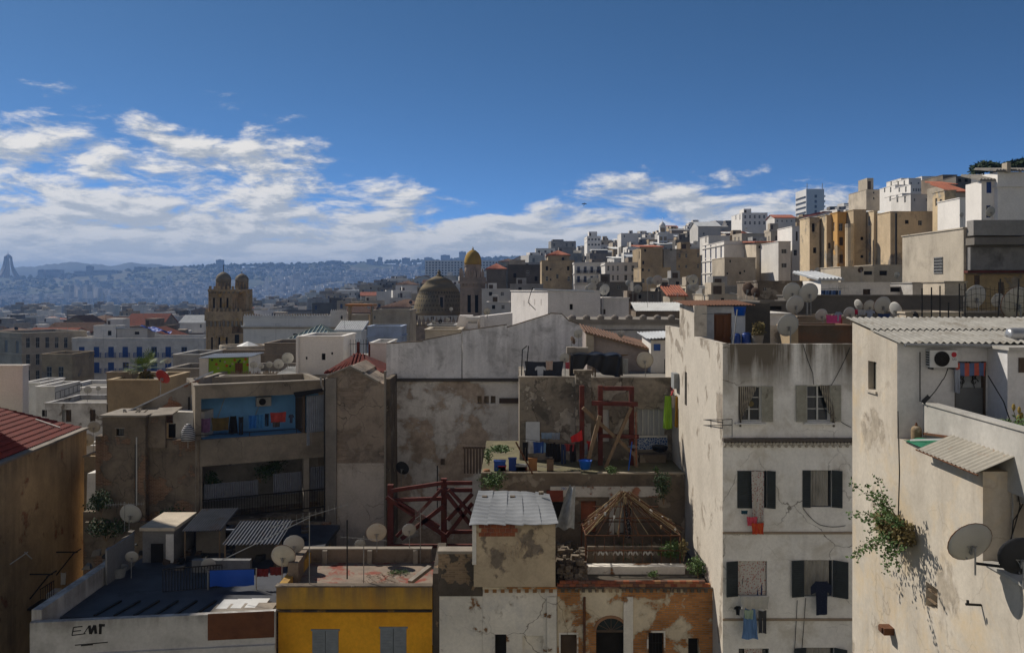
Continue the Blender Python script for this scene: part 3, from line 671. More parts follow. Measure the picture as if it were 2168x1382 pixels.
# ================================================================== left and middle distance
house('pale corner apartment house with tall shuttered windows at the left edge', -70, 46, 706, 185, 14, 'cream', grid(-10, 30, 2, 735, 785, 2, 14, 26, 'grey'), [(k * 2.0 + 1.3, y, .8, 2.4, 'darkgrey') for y in (724, 760, 795) for k in range(6)], rz=-.62, anchor='R', bands=(715, 750), cat='apartment house', bal=None)
house('ochre town house with two framed windows left of the blue shuttered building', 88, 153, 750, 172, 9, 'ochre', [(104, 787, 11, 22, 'darkgrey'), (129, 787, 11, 22, 'darkgrey')], bands=(756, 800), zb=38)
bh = house('long white building with rows of blue shutters and balconies', 152, 432, 716, 190, 13, 'white',
 [(x, 745, 12, 22, 'blue' if i != 5 else 'bluewin', 'blue') for i, x in enumerate((173, 204, 235, 265, 295, 326, 356))] + [(390, 742, 12, 15, 'bluewin')] +
 [(x, 778, 13, 22, 'bluewin' if i in (0, 3) else 'blue', 'blue') for i, x in enumerate((173, 204, 235, 266, 297, 326, 356))] + [(x, 813, 13, 17, 'blue') for x in (173, 204, 235, 266)],
 bands=(722, 757, 792), zb=36, name='apartment_building', cat='building', par=.9, roofm='roofgrey')
house('small white roof hut on the blue shuttered building', 198, 246, 690, 194, 5, 'white', [(232, 705, 8, 10, 'void')], zb=Z(722, 194), name='roof_hut', cat='hut', reg=False)
o = house('white lean-to shed under a crumpled blue tarp on the blue shuttered building', 248, 312, 696, 194, 4, 'whitehill', [(290, 705, 10, 6, 'void')], zb=Z(722, 194), name='roof_shed', cat='shed', reg=False, gable=('shed', -1.0), tilem='tin')
def tarp_roof():
 rnd = random.Random(2); p0 = P(296, 692, 193.6)
 single(B().sheet(lambda u, v: p0 + Vector((u * 6, v * 3, -u * 1.3 + .35 * math.sin(u * 9 + v * 5) + rnd.uniform(-.12, .12))), 16, 8), 'tarpaulin', M['tarp'], 'crumpled blue tarpaulin on the roof of the blue shuttered building', 'tarpaulin', p0)
tarp_roof()
house('long pale shed between the corner apartment and the blue shuttered building', 86, 152, 712, 205, 8, 'whitehill', (), zb=40, gable=('shed', .6), tilem='tinwhite')
house('bare red and orange roof frame house left of the twin domed minaret', 258, 342, 692, 330, 18, 'brownhill', (), gable=('x', 4.6), zb=38)
house('white hall with pale pitched roof just left of the twin domed minaret', 380, 432, 684, 300, 12, 'whitehill', [(425, 690, 4, 7, 'dark')], gable=('x', 2.4), tilem='tinwhite', zb=38)
house('broad grey roofed warehouse near the harbour, left', 0, 168, 690, 360, 14, 'greyhill', grid(12, 160, 9, 696, 696, 1, 5, 8), zb=30)
house('brown tiled house in the rooftops right of the grey warehouse', 128, 192, 688, 300, 12, 'brownhill', (), gable=('y', 3.0), tilem='tilebrown', zb=34)
house('dark roofed house below the brown tiled house', 95, 200, 702, 245, 12, 'darkhill', (), gable=('x', 2.2), tilem='tilebrown', zb=38)
# --- twin domed minaret
def minaret():
 d = 165; c = P(475, 740, d); r = thing('minaret', 'ornate stone mosque tower with two ribbed domes', 'tower', (c.x, c.y, 40)); k = d / F
 st = plaster('carved_stone', (.44, .32, .19), streak=.6, mott=.4, blot=.55, bsc=1.2, blc=(.09, .075, .06), fs=.8, under=(.42, .27, .10), peel=.26, psc=.5)
 sd = plaster('sooty_stone', (.26, .225, .175), streak=.5, mott=.4, blot=.4)
 def oct_(px, yb, yt, half, name, mat, par=None, holes=False):
  cx = X(px, d); w = half * k * 2; z0, z1 = Z(yb, d), Z(yt, d); y0 = d
  b = B(); hl = []
  if holes: hl = [(w * f - .2, w * f + .2, (z1 - z0) * .18, (z1 - z0) * .66) for f in (.2, .5, .8)]
  b.wall((cx - w / 2, y0, z0), (1, 0, 0), (0, 1, 0), w, z1 - z0, hl, .35); b.wall((cx - w / 2, y0, z0), (0, 1, 0), (1, 0, 0), w, z1 - z0, hl, .35); b.wall((cx + w / 2, y0, z0), (0, 1, 0), (-1, 0, 0), w, z1 - z0, hl, .35)
  b.poly([(cx - w / 2, y0 + w, z0), (cx + w / 2, y0 + w, z0), (cx + w / 2, y0 + w, z1), (cx - w / 2, y0 + w, z1)]); b.poly([(cx - w / 2, y0, z1), (cx + w / 2, y0, z1), (cx + w / 2, y0 + w, z1), (cx - w / 2, y0 + w, z1)])
  o = b.build(name, mat, r)
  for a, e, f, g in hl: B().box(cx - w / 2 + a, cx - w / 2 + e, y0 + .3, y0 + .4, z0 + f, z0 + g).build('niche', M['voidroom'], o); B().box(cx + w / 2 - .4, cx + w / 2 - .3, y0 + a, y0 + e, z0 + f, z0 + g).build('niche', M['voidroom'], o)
  for f in (.0, .35, .65, 1.0):
   q = B(); xx = cx - w / 2 + w * f; q.tube((xx, y0 - .08, z0 + .1), (xx, y0 - .08, z1 - .1), .14, 7); q.build('colonnette', st, o)
  return o
 cx1, cx2 = 461, 492
 oct_(464, 760, 690, 26, 'shaft', st, holes=True); oct_(467, 660, 615, 24, 'upper_stage', st, holes=True)
 B().box(X(445, d), X(505, d), d + 3.5, d + 8, 45, Z(690, d)).build('rear_shaft', st, r); B().box(X(470, d), X(508, d), d + 4, d + 8, Z(660, d), Z(612, d)).build('rear_stage', st, r)
 for ya, yb, px0, px1, nm in ((690, 659, 436, 516, 'gallery'), (620, 612, 443, 510, 'cornice')):
  x0, x1 = X(px0, d), X(px1, d); z0, z1 = Z(ya, d), Z(yb, d); B().box(x0 + .5, x1 - .5, d - .35, d + 6, z0, lerp(z0, z1, .35)).build(nm, st, r); B().box(x0, x1, d - .8, d + 6.4, lerp(z0, z1, .35), z1).build(nm, st, r)
  n = int((x1 - x0) / .75)
  for i in range(n):
   xx = lerp(x0, x1, (i + .5) / n); B().box(xx - .2, xx + .2, d - .82, d - .55, z1, z1 + .55).build('merlon', st, r); B().box(xx - .16, xx + .16, d - .7, d - .36, z0 - .1, lerp(z0, z1, .35) - .005).build('corbel', sd, r)
 for px, yb, ytop, rr in ((465, 610, 575, 15), (493, 610, 578, 13.5)):
  cc = P(px, 600, d); cc.y = d + (2.2 if px < 480 else 5.5); R_ = rr * k; z0 = Z(612, d); z1 = Z(598, d); zt = Z(ytop, d); dm = B()
  dr = B().lathe([(R_ * .96, z0), (R_ * .96, z1), (R_ * 1.05, z1 + .05), (R_ * 1.05, z1 + .25)], (cc.x, cc.y, 0), 16).build('drum', sd, r)
  for i in range(12): a = 6.283 * i / 12; B().tube((cc.x + R_ * math.cos(a), cc.y + R_ * math.sin(a), z0 + .1), (cc.x + R_ * math.cos(a), cc.y + R_ * math.sin(a), z1), .10, 5).build('column', st, dr)
  prof = [(R_ * .98, z1 + .25), (R_ * 1.04, lerp(z1, zt, .25)), (R_ * 1.0, lerp(z1, zt, .45)), (R_ * .86, lerp(z1, zt, .65)), (R_ * .62, lerp(z1, zt, .82)), (R_ * .30, lerp(z1, zt, .95)), (.12, zt)]
  dm.lathe(prof, (cc.x, cc.y, 0), 64, flute=lambda t, z: 1 + .045 * abs(math.sin(t * 10))); do = dm.build('dome', sd, r, smooth=True)
  B().tube((cc.x, cc.y, zt - .05), (cc.x, cc.y, zt + (1.3 if px < 480 else .4)), .07, 5).build('finial', M['iron'], do)
 B().box(X(484, d), X(516, d), d - .2, d + 3, 44, Z(705, d)).build('side_block', st, r); B().box(X(498, d), X(507, d), d - .3, d - .21, Z(728, d), Z(708, d)).build('doorway', M['voidroom'], r)
minaret()
FP.append((X(430, 165), X(520, 165), 160, 178))
# --- crenellated white mosque wall and neighbours
def mosque_wall():
 d = 150; x0, x1 = X(515, d), X(736, d); z1, z0 = Z(674, d), 40; r = thing('mosque_wing', 'long white mosque wing with crenellated parapet right of the twin domed minaret', 'mosque', (x0, d, z0)); w = x1 - x0
 b = B(); b.wall((x0, d, z0), (1, 0, 0), (0, 1, 0), w, z1 - z0, [(X(620, d) - x0, X(634, d) - x0, Z(712, d) - z0, Z(706, d) - z0)], .3); b.box(x0, x1, d + .35, d + 14, z0, z1 - .3); b.build('wall', M['whiteclean'], r)
 B().box(X(612, d), X(634, d), d + .28, d + .34, Z(712, d), Z(706, d)).build('window', M['glass'], r)
 B().box(x0 - .3, x1 + .2, d - .35, d - .003, Z(692, d), Z(689, d)).build('cornice', M['white'], r); B().box(x0 - .15, x1, d - .15, d - .003, Z(696, d), Z(692, d) - .01).build('moulding', M['cream'], r)
 a = R(0); q = B().tube((X(626, d), d - .02, Z(706, d)), (X(626, d), d - .02, Z(706, d)), .1)
 n = 34
 me = unit('merlon', B().ext([(-.2, 0, 0), (.2, 0, 0), (.24, 0, .35), (.1, 0, .45), (0, 0, .75), (-.1, 0, .45), (-.24, 0, .35)], (0, .25, 0)), [M['white']])
 for i in range(n): inst(me, 'merlon', r, (w * (i + .5) / n * .84, .05, z1 - z0 - .003))
 B().box(X(700, d), X(735, d), d - .25, d + 3, Z(690, d), Z(662, d)).build('corner_tower', M['white'], r); B().box(X(722, d), X(726, d), d - .3, d - .255, Z(675, d), Z(668, d)).build('window', M['voidroom'], r)
 for i in range(8): inst(me, 'merlon', r, (X(700, d) - x0 + 2.8 * (i + .5) / 8, -.2, Z(662, d) - z0 - .003), (.8, 1, .8))
 FP.append((x0, x1, d - 1, d + 15))
mosque_wall()
def skylight():
 d = 118; c = P(663, 716, d); hw, hz = X(712, d) - X(663, d), Z(688, d) - c.z; r = thing('glass_pyramid', 'glazed pyramid skylight with pale ribs behind the white cube house', 'skylight', (c.x, d, c.z - 4)); k = [Vector((c.x - hw * 1.05, d, c.z)), Vector((c.x + hw * .95, d, c.z)), Vector((c.x + hw, d + 6, c.z)), Vector((c.x - hw, d + 6, c.z))]; ap = Vector((c.x + .4, d + 3, c.z + hz))
 gl = flat('skylight_glass', (.14, .20, .22), .15, 0, var=.3, sc=.6, bump=0, spec=.5); rb = flat('pale_green_rib', (.46, .52, .46), .5, .2)
 for i in range(4): B().poly([k[i], k[(i + 1) % 4], ap]).build('pane', gl, r)
 for i in (0, 1, 3):
  a, e = k[i], k[(i + 1) % 4]
  for s in range(13):
   t = s / 12; q = a.lerp(e, t); top = ap if s in (0, 12) else a.lerp(ap, 1 - abs(2 * t - 1)) if t < .5 else e.lerp(ap, 1 - abs(2 * t - 1)); B().beam(q + Vector((0, -.03, .03)), top + Vector((0, -.03, .03)), .07, .07).build('rib', rb, r)
  for s in (.3, .6): B().beam(a.lerp(ap, s) + Vector((0, -.04, .04)), e.lerp(ap, s) + Vector((0, -.04, .04)), .05, .05).build('crossbar', rb, r)
 B().box(c.x - hw * 1.1, c.x + hw * 1.05, d - .2, d + 6.3, c.z - 12, c.z - .02).build('base', M['white'], r); FP.append((c.x - hw * 1.1, c.x + hw * 1.1, d - 1, d + 7))
skylight()
house('small white kiosk with ribbed pale roof beside the glass pyramid', 713, 765, 701, 112, 4, 'whiteclean', [(738, 710, 12, 9, 'darkgrey')], gable=('shed', 1.0), tilem='tinwhite', zb=50, name='kiosk', cat='kiosk')
house('bluish white wall house with a dark ledge right of the pale roofed kiosk', 778, 850, 692, 104, 5, plaster('bluish_limewash', (.46, .54, .68), streak=.4, blot=.2), (), zb=50, bands=(712,))
house('cream flat roofed house just left of the big brown dome', 790, 868, 657, 142, 9, 'cream', [(793, 672, 4, 7, 'dark')], zb=48, bands=(660,))
def pavilion():
 d = 146; r = thing('roof_pavilion', 'open rooftop pavilion with flat orange canopy between the domes', 'pavilion', P(760, 690, d)); z = Z(648, d)
 B().box(X(733, d), X(792, d), d - 1, d + 3, z, z + .35).build('canopy', flat('orange_canopy', (.50, .22, .07), .8, c2=(.42, .13, .12)), r)
 for px in (740, 788): B().box(X(px - 3, d), X(px + 2, d), d, d + 1, Z(692, d), z).build('post', M['ochre'], r)
 B().box(X(740, d), X(778, d), d + .5, d + 3, Z(694, d), Z(666, d)).build('wall', M['cream'], r)
pavilion()
house('mauve grey brick wall house behind the green rooftop hut', 560, 632, 728, 86, 6, 'brownhill', [(650, 735, 4, 4)], zb=50, bands=(750,))
house('brown walled house behind the pale round terrace', 465, 562, 742, 92, 6, 'brownhill', (), zb=50)
def roundterrace():
 d = 96; c = P(515, 737, d); b = B().lathe([(2.4, -1.2), (2.5, 0), (2.5, .35), (2.3, .35), (2.3, .1)], c, 24); r = thing('round_terrace', 'low round pale terrace wall right of the twin domed minaret', 'terrace', c); b.build('wall', M['cream'], r)
 tnt = B();
 for i in range(10): a, e = 6.283 * i / 10, 6.283 * (i + 1) / 10; tnt.add([(c.x + .5 + 1.2 * math.cos(a), c.y + 1.2 * math.sin(a), c.z + .25), (c.x + .5 + 1.2 * math.cos(e), c.y + 1.2 * math.sin(e), c.z + .25), (c.x + .5, c.y, c.z + .75)], [(0, 1, 2)])
 u = thing('parasol', 'closed pale parasol canopy on the round terrace', 'parasol', (c.x + .5, c.y, c.z)); tnt.build('canopy', M['tinwhite'], u); B().tube((c.x + .5, c.y, c.z), (c.x + .5, c.y, c.z + .74), .03).build('pole', M['galv'], u)
roundterrace()
# --- brown dome and ochre domed belfry
def dome():
 d = 205; k = d / F; c = P(925, 690, d); c.y = d + 6; Rr = 55 * k; z0 = Z(668, d); zt = Z(582, d); H_ = zt - z0; r = thing('mosque_dome', 'big dark brown mosque dome with rings of dimples', 'dome', (c.x, c.y, 45))
 bm = plaster('dome_render', (.27, .21, .12), streak=.45, mott=.4, blot=.45, blc=(.06, .055, .045), fs=.5); dk = flat('dimple_render', (.10, .08, .05), .9)
 prof = [(Rr * x, z0 + H_ * z) for x, z in ((1.0, 0), (1.0, .06), (.985, .2), (.945, .34), (.88, .47), (.79, .60), (.805, .605), (.66, .74), (.50, .85), (.515, .855), (.28, .94), (.10, .99), (.05, 1.0))]
 B().lathe(prof, (c.x, c.y, 0), 48).build('shell', bm, r, smooth=True)
 dim = unit('dimple', B().sheet(lambda u, v: Vector(((u - .5) * .42, -.06 * math.sin(math.pi * u) * math.sin(math.pi * v), v * .8 * (1 - .5 * abs(2 * u - 1)))), 4, 4), [dk])
 for j, (f, zf) in enumerate(((.992, .12), (.975, .23), (.94, .34), (.895, .44), (.83, .54))):
  n = 46
  for i in range(n):
   a = 6.283 * (i + .5 * (j % 2)) / n
   if math.sin(a) > .15: continue
   o = inst(dim, 'dimple', r, (Rr * f * math.cos(a) * 1.003, Rr * f * math.sin(a) * 1.003, z0 - 45 + H_ * zf), (1, 1, 1), (-.2 - .5 * zf, 0, a + math.pi / 2))
 B().lathe([(.05 * Rr, zt - .1), (.12 * Rr, zt + .1), (.05 * Rr, zt + .4), (.08 * Rr, zt + .7), (.02, zt + 1.5)], (c.x, c.y, 0), 10).build('finial', bm, r)
 w = P(934, 640, d - .8); B().box(w.x - .65, w.x + .65, c.y - Rr * .96, c.y - Rr * .8, w.z - 1.5, w.z + 1.6).build('dormer', M['brownhill'], r); B().box(w.x - .35, w.x + .35, c.y - Rr * .965, c.y - Rr * .961, w.z - 1.2, w.z + 1.2).build('dormer_window', M['voidroom'], r)
 zb = Z(690, d); pk = plaster('pinkish_stone', (.40, .31, .24), streak=.6, mott=.35, blot=.4); x0, x1 = c.x - Rr * 1.06, c.x + Rr * 1.06
 B().box(x0, x1, d - 1.2, d + 13, 45, zb).build('drum_base', pk, r); B().box(x0 - .2, x1 + .2, d - 1.4, d + 13.2, zb, zb + .35).build('ledge', bm, r)
 me = unit('merlon', B().ext([(-.34, 0, 0), (.34, 0, 0), (.4, 0, .9), (.2, 0, 1.2), (0, 0, 1.9), (-.2, 0, 1.2), (-.4, 0, .9)], (0, .3, 0)), [pk])
 for i in range(13): inst(me, 'merlon', r, (lerp(x0, x1, (i + .5) / 13) - c.x, d - 1.2 - c.y, zb + .35 - 45))
 FP.append((x0, x1, d - 2, d + 14))
 d = 180; k = d / F; x0, x1 = X(974, d), X(1026, d); w = x1 - x0; zt = Z(600, d); r = thing('domed_belfry', 'square stone belfry with tall ochre egg dome beside the brown dome', 'tower', (x0, d, 45)); b = B()
 hl = [(w * .30, w * .44, Z(662, d) - 45, Z(617, d) - 45), (w * .60, w * .74, Z(662, d) - 45, Z(617, d) - 45)]
 b.wall((x0, d, 45), (1, 0, 0), (0, 1, 0), w, zt - 45, hl, .8); b.wall((x0, d, 45), (0, 1, 0), (1, 0, 0), w, zt - 45, [(w * .35, w * .65, hl[0][2], hl[0][3])], .5); b.wall((x1, d, 45), (0, 1, 0), (-1, 0, 0), w, zt - 45); b.wall((x0, d + w, 45), (1, 0, 0), (0, -1, 0), w, zt - 45); b.build('shaft', pk, r)
 for a, e, f, g in hl: B().box(x0 + a, x0 + e, d + .78, d + .9, 45 + f, 45 + g).build('opening', M['voidroom'], r); B().tube((x0 + (a + e) / 2, d - .02, 45 + g - .35), (x0 + (a + e) / 2, d + .1, 45 + g - .35), (e - a) * .62, 14).build('arch', pk, r)
 B().box(x0 - .35, x1 + .35, d - .35, d + w + .35, zt, zt + .5).build('cornice', pk, r)
 for i in range(7): xx = lerp(x0, x1, (i + .5) / 7); B().box(xx - .2, xx + .2, d - .34, d - .003, zt - .55, zt - .005).build('corbel', pk, r)
 B().box(x0 - .15, x1 + .15, d - .15, d + w + .15, zt + .5, zt + 1.3).build('parapet', pk, r)
 for i in range(6): inst(me, 'merlon', r, (w * (i + .5) / 6, -.15, zt + 1.3 - 45), (.85, 1, .95))
 for i in range(5): inst(me, 'merlon', r, (-.14, w * (i + .5) / 5, zt + 1.3 - 45), (.85, 1, .95), (0, 0, -math.pi / 2))
 cx, cy = (x0 + x1) / 2 + .0, d + w / 2; Rr = 18.5 * k; z0 = zt + 1.2; zm = Z(563, d); ztop = Z(527, d)
 B().lathe([(Rr * .95, z0), (Rr * .95, zm), (Rr * 1.04, zm + .05), (Rr * 1.04, zm + .3)], (cx, cy, 0), 24).build('drum', pk, r)
 oc = plaster('ochre_dome_paint', (.42, .26, .055), streak=.5, mott=.3, blot=.5, blc=(.12, .09, .05), fs=.6)
 B().lathe([(Rr * x, lerp(zm + .3, ztop, z)) for x, z in ((.98, 0), (1.0, .15), (.97, .35), (.86, .58), (.66, .78), (.36, .92), (.10, .99), (.06, 1.03))], (cx, cy, 0), 28).build('dome', oc, r, smooth=True)
 B().lathe([(.14, 0), (.22, .18), (.1, .35), (.03, .6)], (cx, cy, ztop), 8).build('finial', M['cream'], r)
 FP.append((x0 - 1, x1 + 1, d - 1, d + w + 1))
dome()
# --- hillside fronts right of the belfry
house('dark brown stone house with few windows right of the ochre dome', 1075, 1148, 561, 195, 12, 'darkhill', [(1090, 583, 6, 9, 'void'), (1117, 578, 6, 10), (1135, 590, 6, 10, 'void')], cat='house')
house('beige flat house above the dark brown stone house', 1078, 1112, 551, 215, 10, 'cream', ())
house('red hipped roof house peeping over the tall ochre house', 1160, 1206, 541, 200, 9, 'ochre', [(1192, 548, 5, 6, 'void')], gable=('hip', 1.2))
house('orange tiled low house behind the belfry', 1030, 1072, 570, 240, 10, 'brownhill', (), gable=('hip', 1.6))
house('tall bare ochre house with six small windows', 1147, 1216, 552, 175, 10, 'ochre', [(1158, 568, 5, 9, 'void'), (1180, 585, 5, 9, 'darkgrey'), (1203, 568, 5, 9, 'void'), (1158, 590, 5, 10, 'dark'), (1204, 590, 5, 10, 'dark'), (1166, 570, 3, 4, 'void'), (1166, 592, 3, 4, 'void')], par=.3, cat='house')
house('white house with two rows of four tall blue-grey windows on the hill foot', 1216, 1279, 556, 170, 10, 'whitehill', grid(1225, 1267, 4, 571, 591, 2, 6, 13, 'bluewin', 'iron'), bands=(558, 580, 602))
house('white corner house with arched dark windows beside the four-window house', 1281, 1356, 556, 162, 9, 'whitehill', grid(1288, 1308, 3, 568, 588, 2, 4, 11, 'dark') + grid(1325, 1340, 2, 568, 588, 2, 6, 12, 'darkgrey'), bands=(560, 580, 600))
house('tiered ochre house with red edged roof on the hill', 1357, 1403, 524, 158, 11, 'ochre', [(1366, 530, 4, 6, 'void'), (1362, 556, 4, 7, 'void')], [(2, 540, .8, 1.4)], gable=('shed', .8), tilem='tile')
house('grey brown house wing right of the tiered ochre house', 1405, 1432, 528, 160, 10, 'greyhill', [(1421, 528, 4, 5, 'void')])
house('broad ochre house with three small windows below the tiered ochre house', 1357, 1420, 567, 148, 9, 'ochre', [(1362, 594, 5, 9), (1375, 592, 4, 8), (1389, 592, 6, 8, 'dark'), (1361, 571, 4, 6, 'void'), (1374, 572, 4, 5)], par=.3)
house('ochre tenement with narrow windows left of the white four-storey house', 1432, 1484, 528, 162, 10, 'ochre', [(1439, 541, 4, 9), (1453, 541, 4, 9), (1478, 540, 3, 9), (1438, 564, 3, 6), (1453, 564, 4, 7), (1478, 563, 3, 9)], hut=(.3, .7, .3, .7, 2))
house('white four-storey house with rows of blue windows on its lit side', 1533, 1600, 511, 140, 16, 'whitehill', [(1576, 525, 3, 6, 'void')], [(a, y, .9, h_, 'bluewin') for y, h_ in ((533, 2.2), (561, 2.1), (588, 2.3)) for a in (2, 5.6, 9.4, 13.4)], bands=(518, 548, 576))
house('small white upper storey on the white four-storey house', 1500, 1545, 500, 152, 7, 'whitehill', [], [(2, 508, .8, 1)], zb=Z(513, 150), reg=False, name='upper_storey', cat='house')
house('beige low house with lean-to roof in the corner of the white four-storey house', 1534, 1600, 546, 128, 8, 'cream', [(1546, 553, 3, 5, 'void'), (1567, 578, 4, 5, 'void'), (1576, 574, 3, 4, 'void'), (1540, 579, 3, 4, 'void')], par=.3)
house('beige tenement with small windows right of the lean-to house', 1601, 1641, 514, 133, 9, 'cream', [(1608, 523, 4, 5, 'void'), (1617, 523, 4, 5, 'void')], gable=('shed', .5))
house('white-grey house with two big square windows', 1648, 1674, 512, 124, 9, 'whitehill', [(1660, 532, 11, 9, 'darkgrey'), (1660, 562, 11, 9, 'darkgrey')], par=.3)
house('narrow bright white house at the foot of the brown tenements', 1677, 1698, 480, 127, 7, 'whiteclean', [(1684, 535, 7, 12, 'darkgrey'), (1687, 500, 4, 20, 'brown')], par=.3)
tn = [plaster('tenement_sand_%d' % i, mulc(c, 1.45), streak=.5, mott=.25, under=mulc(u, 1.2), peel=.3, psc=.35, blot=.15, fs=.8) for i, (c, u) in enumerate((((.47, .37, .24), (.36, .30, .23)), ((.44, .34, .21), (.33, .30, .25)), ((.42, .24, .08), (.34, .26, .17)), ((.36, .28, .18), (.25, .20, .15)), ((.40, .31, .20), (.22, .19, .16))))]
ten = [(1714, 1735, 461, 118, 4.0, 0, [(1722, 482, 6, 18, 'void'), (1725, 530, 7, 12, 'void')], [], 'leftmost of the tall sand-coloured tenement bays'),
 (1750, 1762, 456, 116, 3.3, 1, [(1756, 520, 5, 12, 'brown')], [], 'second tall tenement bay with patched sand render'),
 (1773, 1792, 450, 114, 2.6, 2, [(1780, 481, 8, 16, 'darkgrey'), (1781, 511, 8, 18, 'brown'), (1781, 548, 8, 18, 'brown')], [(1.3, 480, .5, 1.2), (1.3, 520, .5, 1.2)], 'third tall tenement bay with bright orange render'),
 (1807, 1834, 445, 112, 3.2, 3, [(1825, 505, 6, 7, 'void'), (1825, 543, 6, 6, 'void')], [(1.6, 480, .6, 1.4), (1.6, 515, .6, 1.4), (1.6, 550, .6, 1.4)], 'fourth tall tenement bay with round drain shaft'),
 (1850, 1858, 447, 110, 3.2, 0, [], [(1.5, 468, .8, 1.2, 'dark'), (1.5, 505, .6, 1.4), (1.5, 545, .6, 1.4)], 'fifth tenement bay with small blue roofed dormer'),
 (1885, 1990, 449, 106, 5.0, 4, [(1920, 470, 8, 8, 'void'), (1948, 472, 8, 10, 'darkgrey'), (1920, 512, 8, 9, 'void'), (1948, 512, 6, 8, 'void'), (1965, 545, 6, 8, 'void')], [], 'wide dark brown tenement block with rough lit corner'),
 (2000, 2024, 404, 101, 2.9, 1, [(2012, 460, 6, 8, 'void')], [(.9, 430, .6, .9), (1.4, 470, .5, 1.2), (2.0, 428, .5, .9)], 'tall slim brown tower house above the tenements')]
for x0, x1, yt, d, dep, mi, wn_, sd_, lab in ten: house(lab, x0, x1, yt, d, dep, tn[mi], wn_, sd_, par=.3, name='tenement', cat='tenement', zb=55, roofm='roofgrey')
B_ = B().tube(P(1799, 474, 111.5), P(1799, 602, 111.5), .55, 10); single(B_, 'drain_shaft', tn[0], 'round rendered drain shaft on the fourth tenement bay', 'shaft', P(1799, 602, 111.5))
for px in (1897,): single(B().tube(P(px, 452, 105.6), P(px, 602, 105.6), .13, 6), 'drainpipe', M['iron'], 'black drainpipe down the wide dark brown tenement', 'pipe', P(px, 602, 105.6))
house('beige concrete block with roof hut on the hill crest left of the white terraces', 1834, 1868, 402, 230, 12, 'cream', [(1850, 408, 3, 4, 'void'), (1850, 420, 3, 4, 'void')], hut=(.4, .8, .3, .8, 4))
house('grey concrete block behind the beige block on the crest', 1868, 1895, 400, 240, 14, 'darkhill', ())
for i, (a, c, yt, d, wn_) in enumerate([(1895, 1921, 392, 215, 3), (1908, 1924, 378, 228, 2), (1924, 1950, 378, 220, 2), (1928, 1962, 391, 205, 5), (1952, 1990, 374, 225, 3), (1910, 1948, 410, 190, 2), (1928, 1970, 412, 175, 2)]):
 house(['white cube house with few windows, left end of the crest row', 'small white upper cube on the crest, left', 'white cube house second in the crest row', 'white crest house with a row of five windows', 'long white crest house under the sky, right end', 'white house below the crest row, left', 'pale bluish house below the crest row, right'][i], a, c, yt, d, 9, 'whiteclean' if i != 6 else 'whitehill', grid(lerp(a, c, .2), lerp(a, c, .8), wn_, yt + 11, yt + 11, 1, 3, 6), [(2.5, yt + 10, .8, 1.3), (6, yt + 10, .8, 1.3)])
house('grey concrete house with red tile apron near the crest right', 1996, 2026, 371, 170, 9, 'brownhill', [(2010, 380, 6, 6, 'void')])
house('unfinished open framed house with flat roof near the crest right', 2024, 2056, 374, 165, 8, 'darkhill', [(2032, 382, 7, 7, 'void'), (2046, 382, 7, 7, 'void')])
house('low red tiled house between the slim tower and the white building', 1998, 2024, 392, 150, 6, 'cream', (), gable=('shed', 1.2))
house('low house with steep red tiles left of the white building', 2020, 2048, 408, 120, 6, 'cream', (), gable=('shed', 1.8))
house('small white house with blue door left of the white building', 2032, 2058, 420, 96, 5, 'whiteclean', [(2051, 448, 6, 18, 'blue')], zb=60)
house('white terrace house with many windows on the hill skyline', 1571, 1625, 451, 330, 16, 'whiteclean', grid(1578, 1618, 5, 459, 472, 2, 4, 7, 'dark'), [(3, 460, 1.2, 2), (9, 460, 1.2, 2)], hut=(.2, .5, .3, .7, 2.5))
house('white modern flats with grey balconies on the left skyline', 1243, 1272, 500, 420, 16, 'whiteclean', grid(1247, 1268, 4, 507, 518, 2, 4, 4, 'darkgrey'), bands=(504, 512), hut=(.2, .8, .3, .7, 3))
house('plain white cube house on the skyline right of the modern flats', 1315, 1352, 494, 400, 14, 'whitehill', [(1322, 500, 3, 5)])
house('red roofed white house on the skyline left of the hotel tower', 1640, 1684, 462, 300, 10, 'whitehill', grid(1646, 1676, 4, 468, 468, 1, 3, 4), gable=('x', 1.4))
house('white gabled house with grey front on the hill', 1478, 1526, 480, 300, 14, 'whitehill', [(1490, 495, 4, 5)], gable=('x', 2), tilem='tin')
def small_minaret():
 d = 330; c = P(1404, 520, d); k = d / F; r = thing('white_minaret', 'small white minaret with ochre panels and white dome on the hill', 'minaret', (c.x, d, c.z - 6)); w = 9 * k
 B().box(c.x - w, c.x + w, d, d + 2 * w, c.z - 8, Z(495, d)).build('shaft', M['whiteclean'], r); B().box(c.x - w * 1.25, c.x + w * 1.25, d - .4, d + 2 * w + .4, Z(495, d), Z(492, d)).build('gallery', M['whiteclean'], r); B().box(c.x - w * .75, c.x + w * .75, d + .5, d + 2 * w - .5, Z(492, d), Z(480, d)).build('lantern', M['whiteclean'], r)
 B().lathe([(w * .75, 0), (w * .78, .6), (w * .55, 1.3), (w * .2, 1.8), (.05, 2.0), (.05, 3.6)], (c.x, d + w, Z(480, d)), 14).build('dome', M['whiteclean'], r, smooth=True)
 for zz in (516, 504):
  for s in (-.5, .5): B().box(c.x + s * w - .35 * w, c.x + s * w + .35 * w, d - .06, d - .003, Z(zz + 5, d), Z(zz - 3, d)).build('panel', M['ochre'], r)
 B().box(c.x - .5 * w, c.x + .5 * w, d + .44, d + .497, Z(491, d), Z(482, d)).build('panel', M['ochre'], r)
small_minaret()
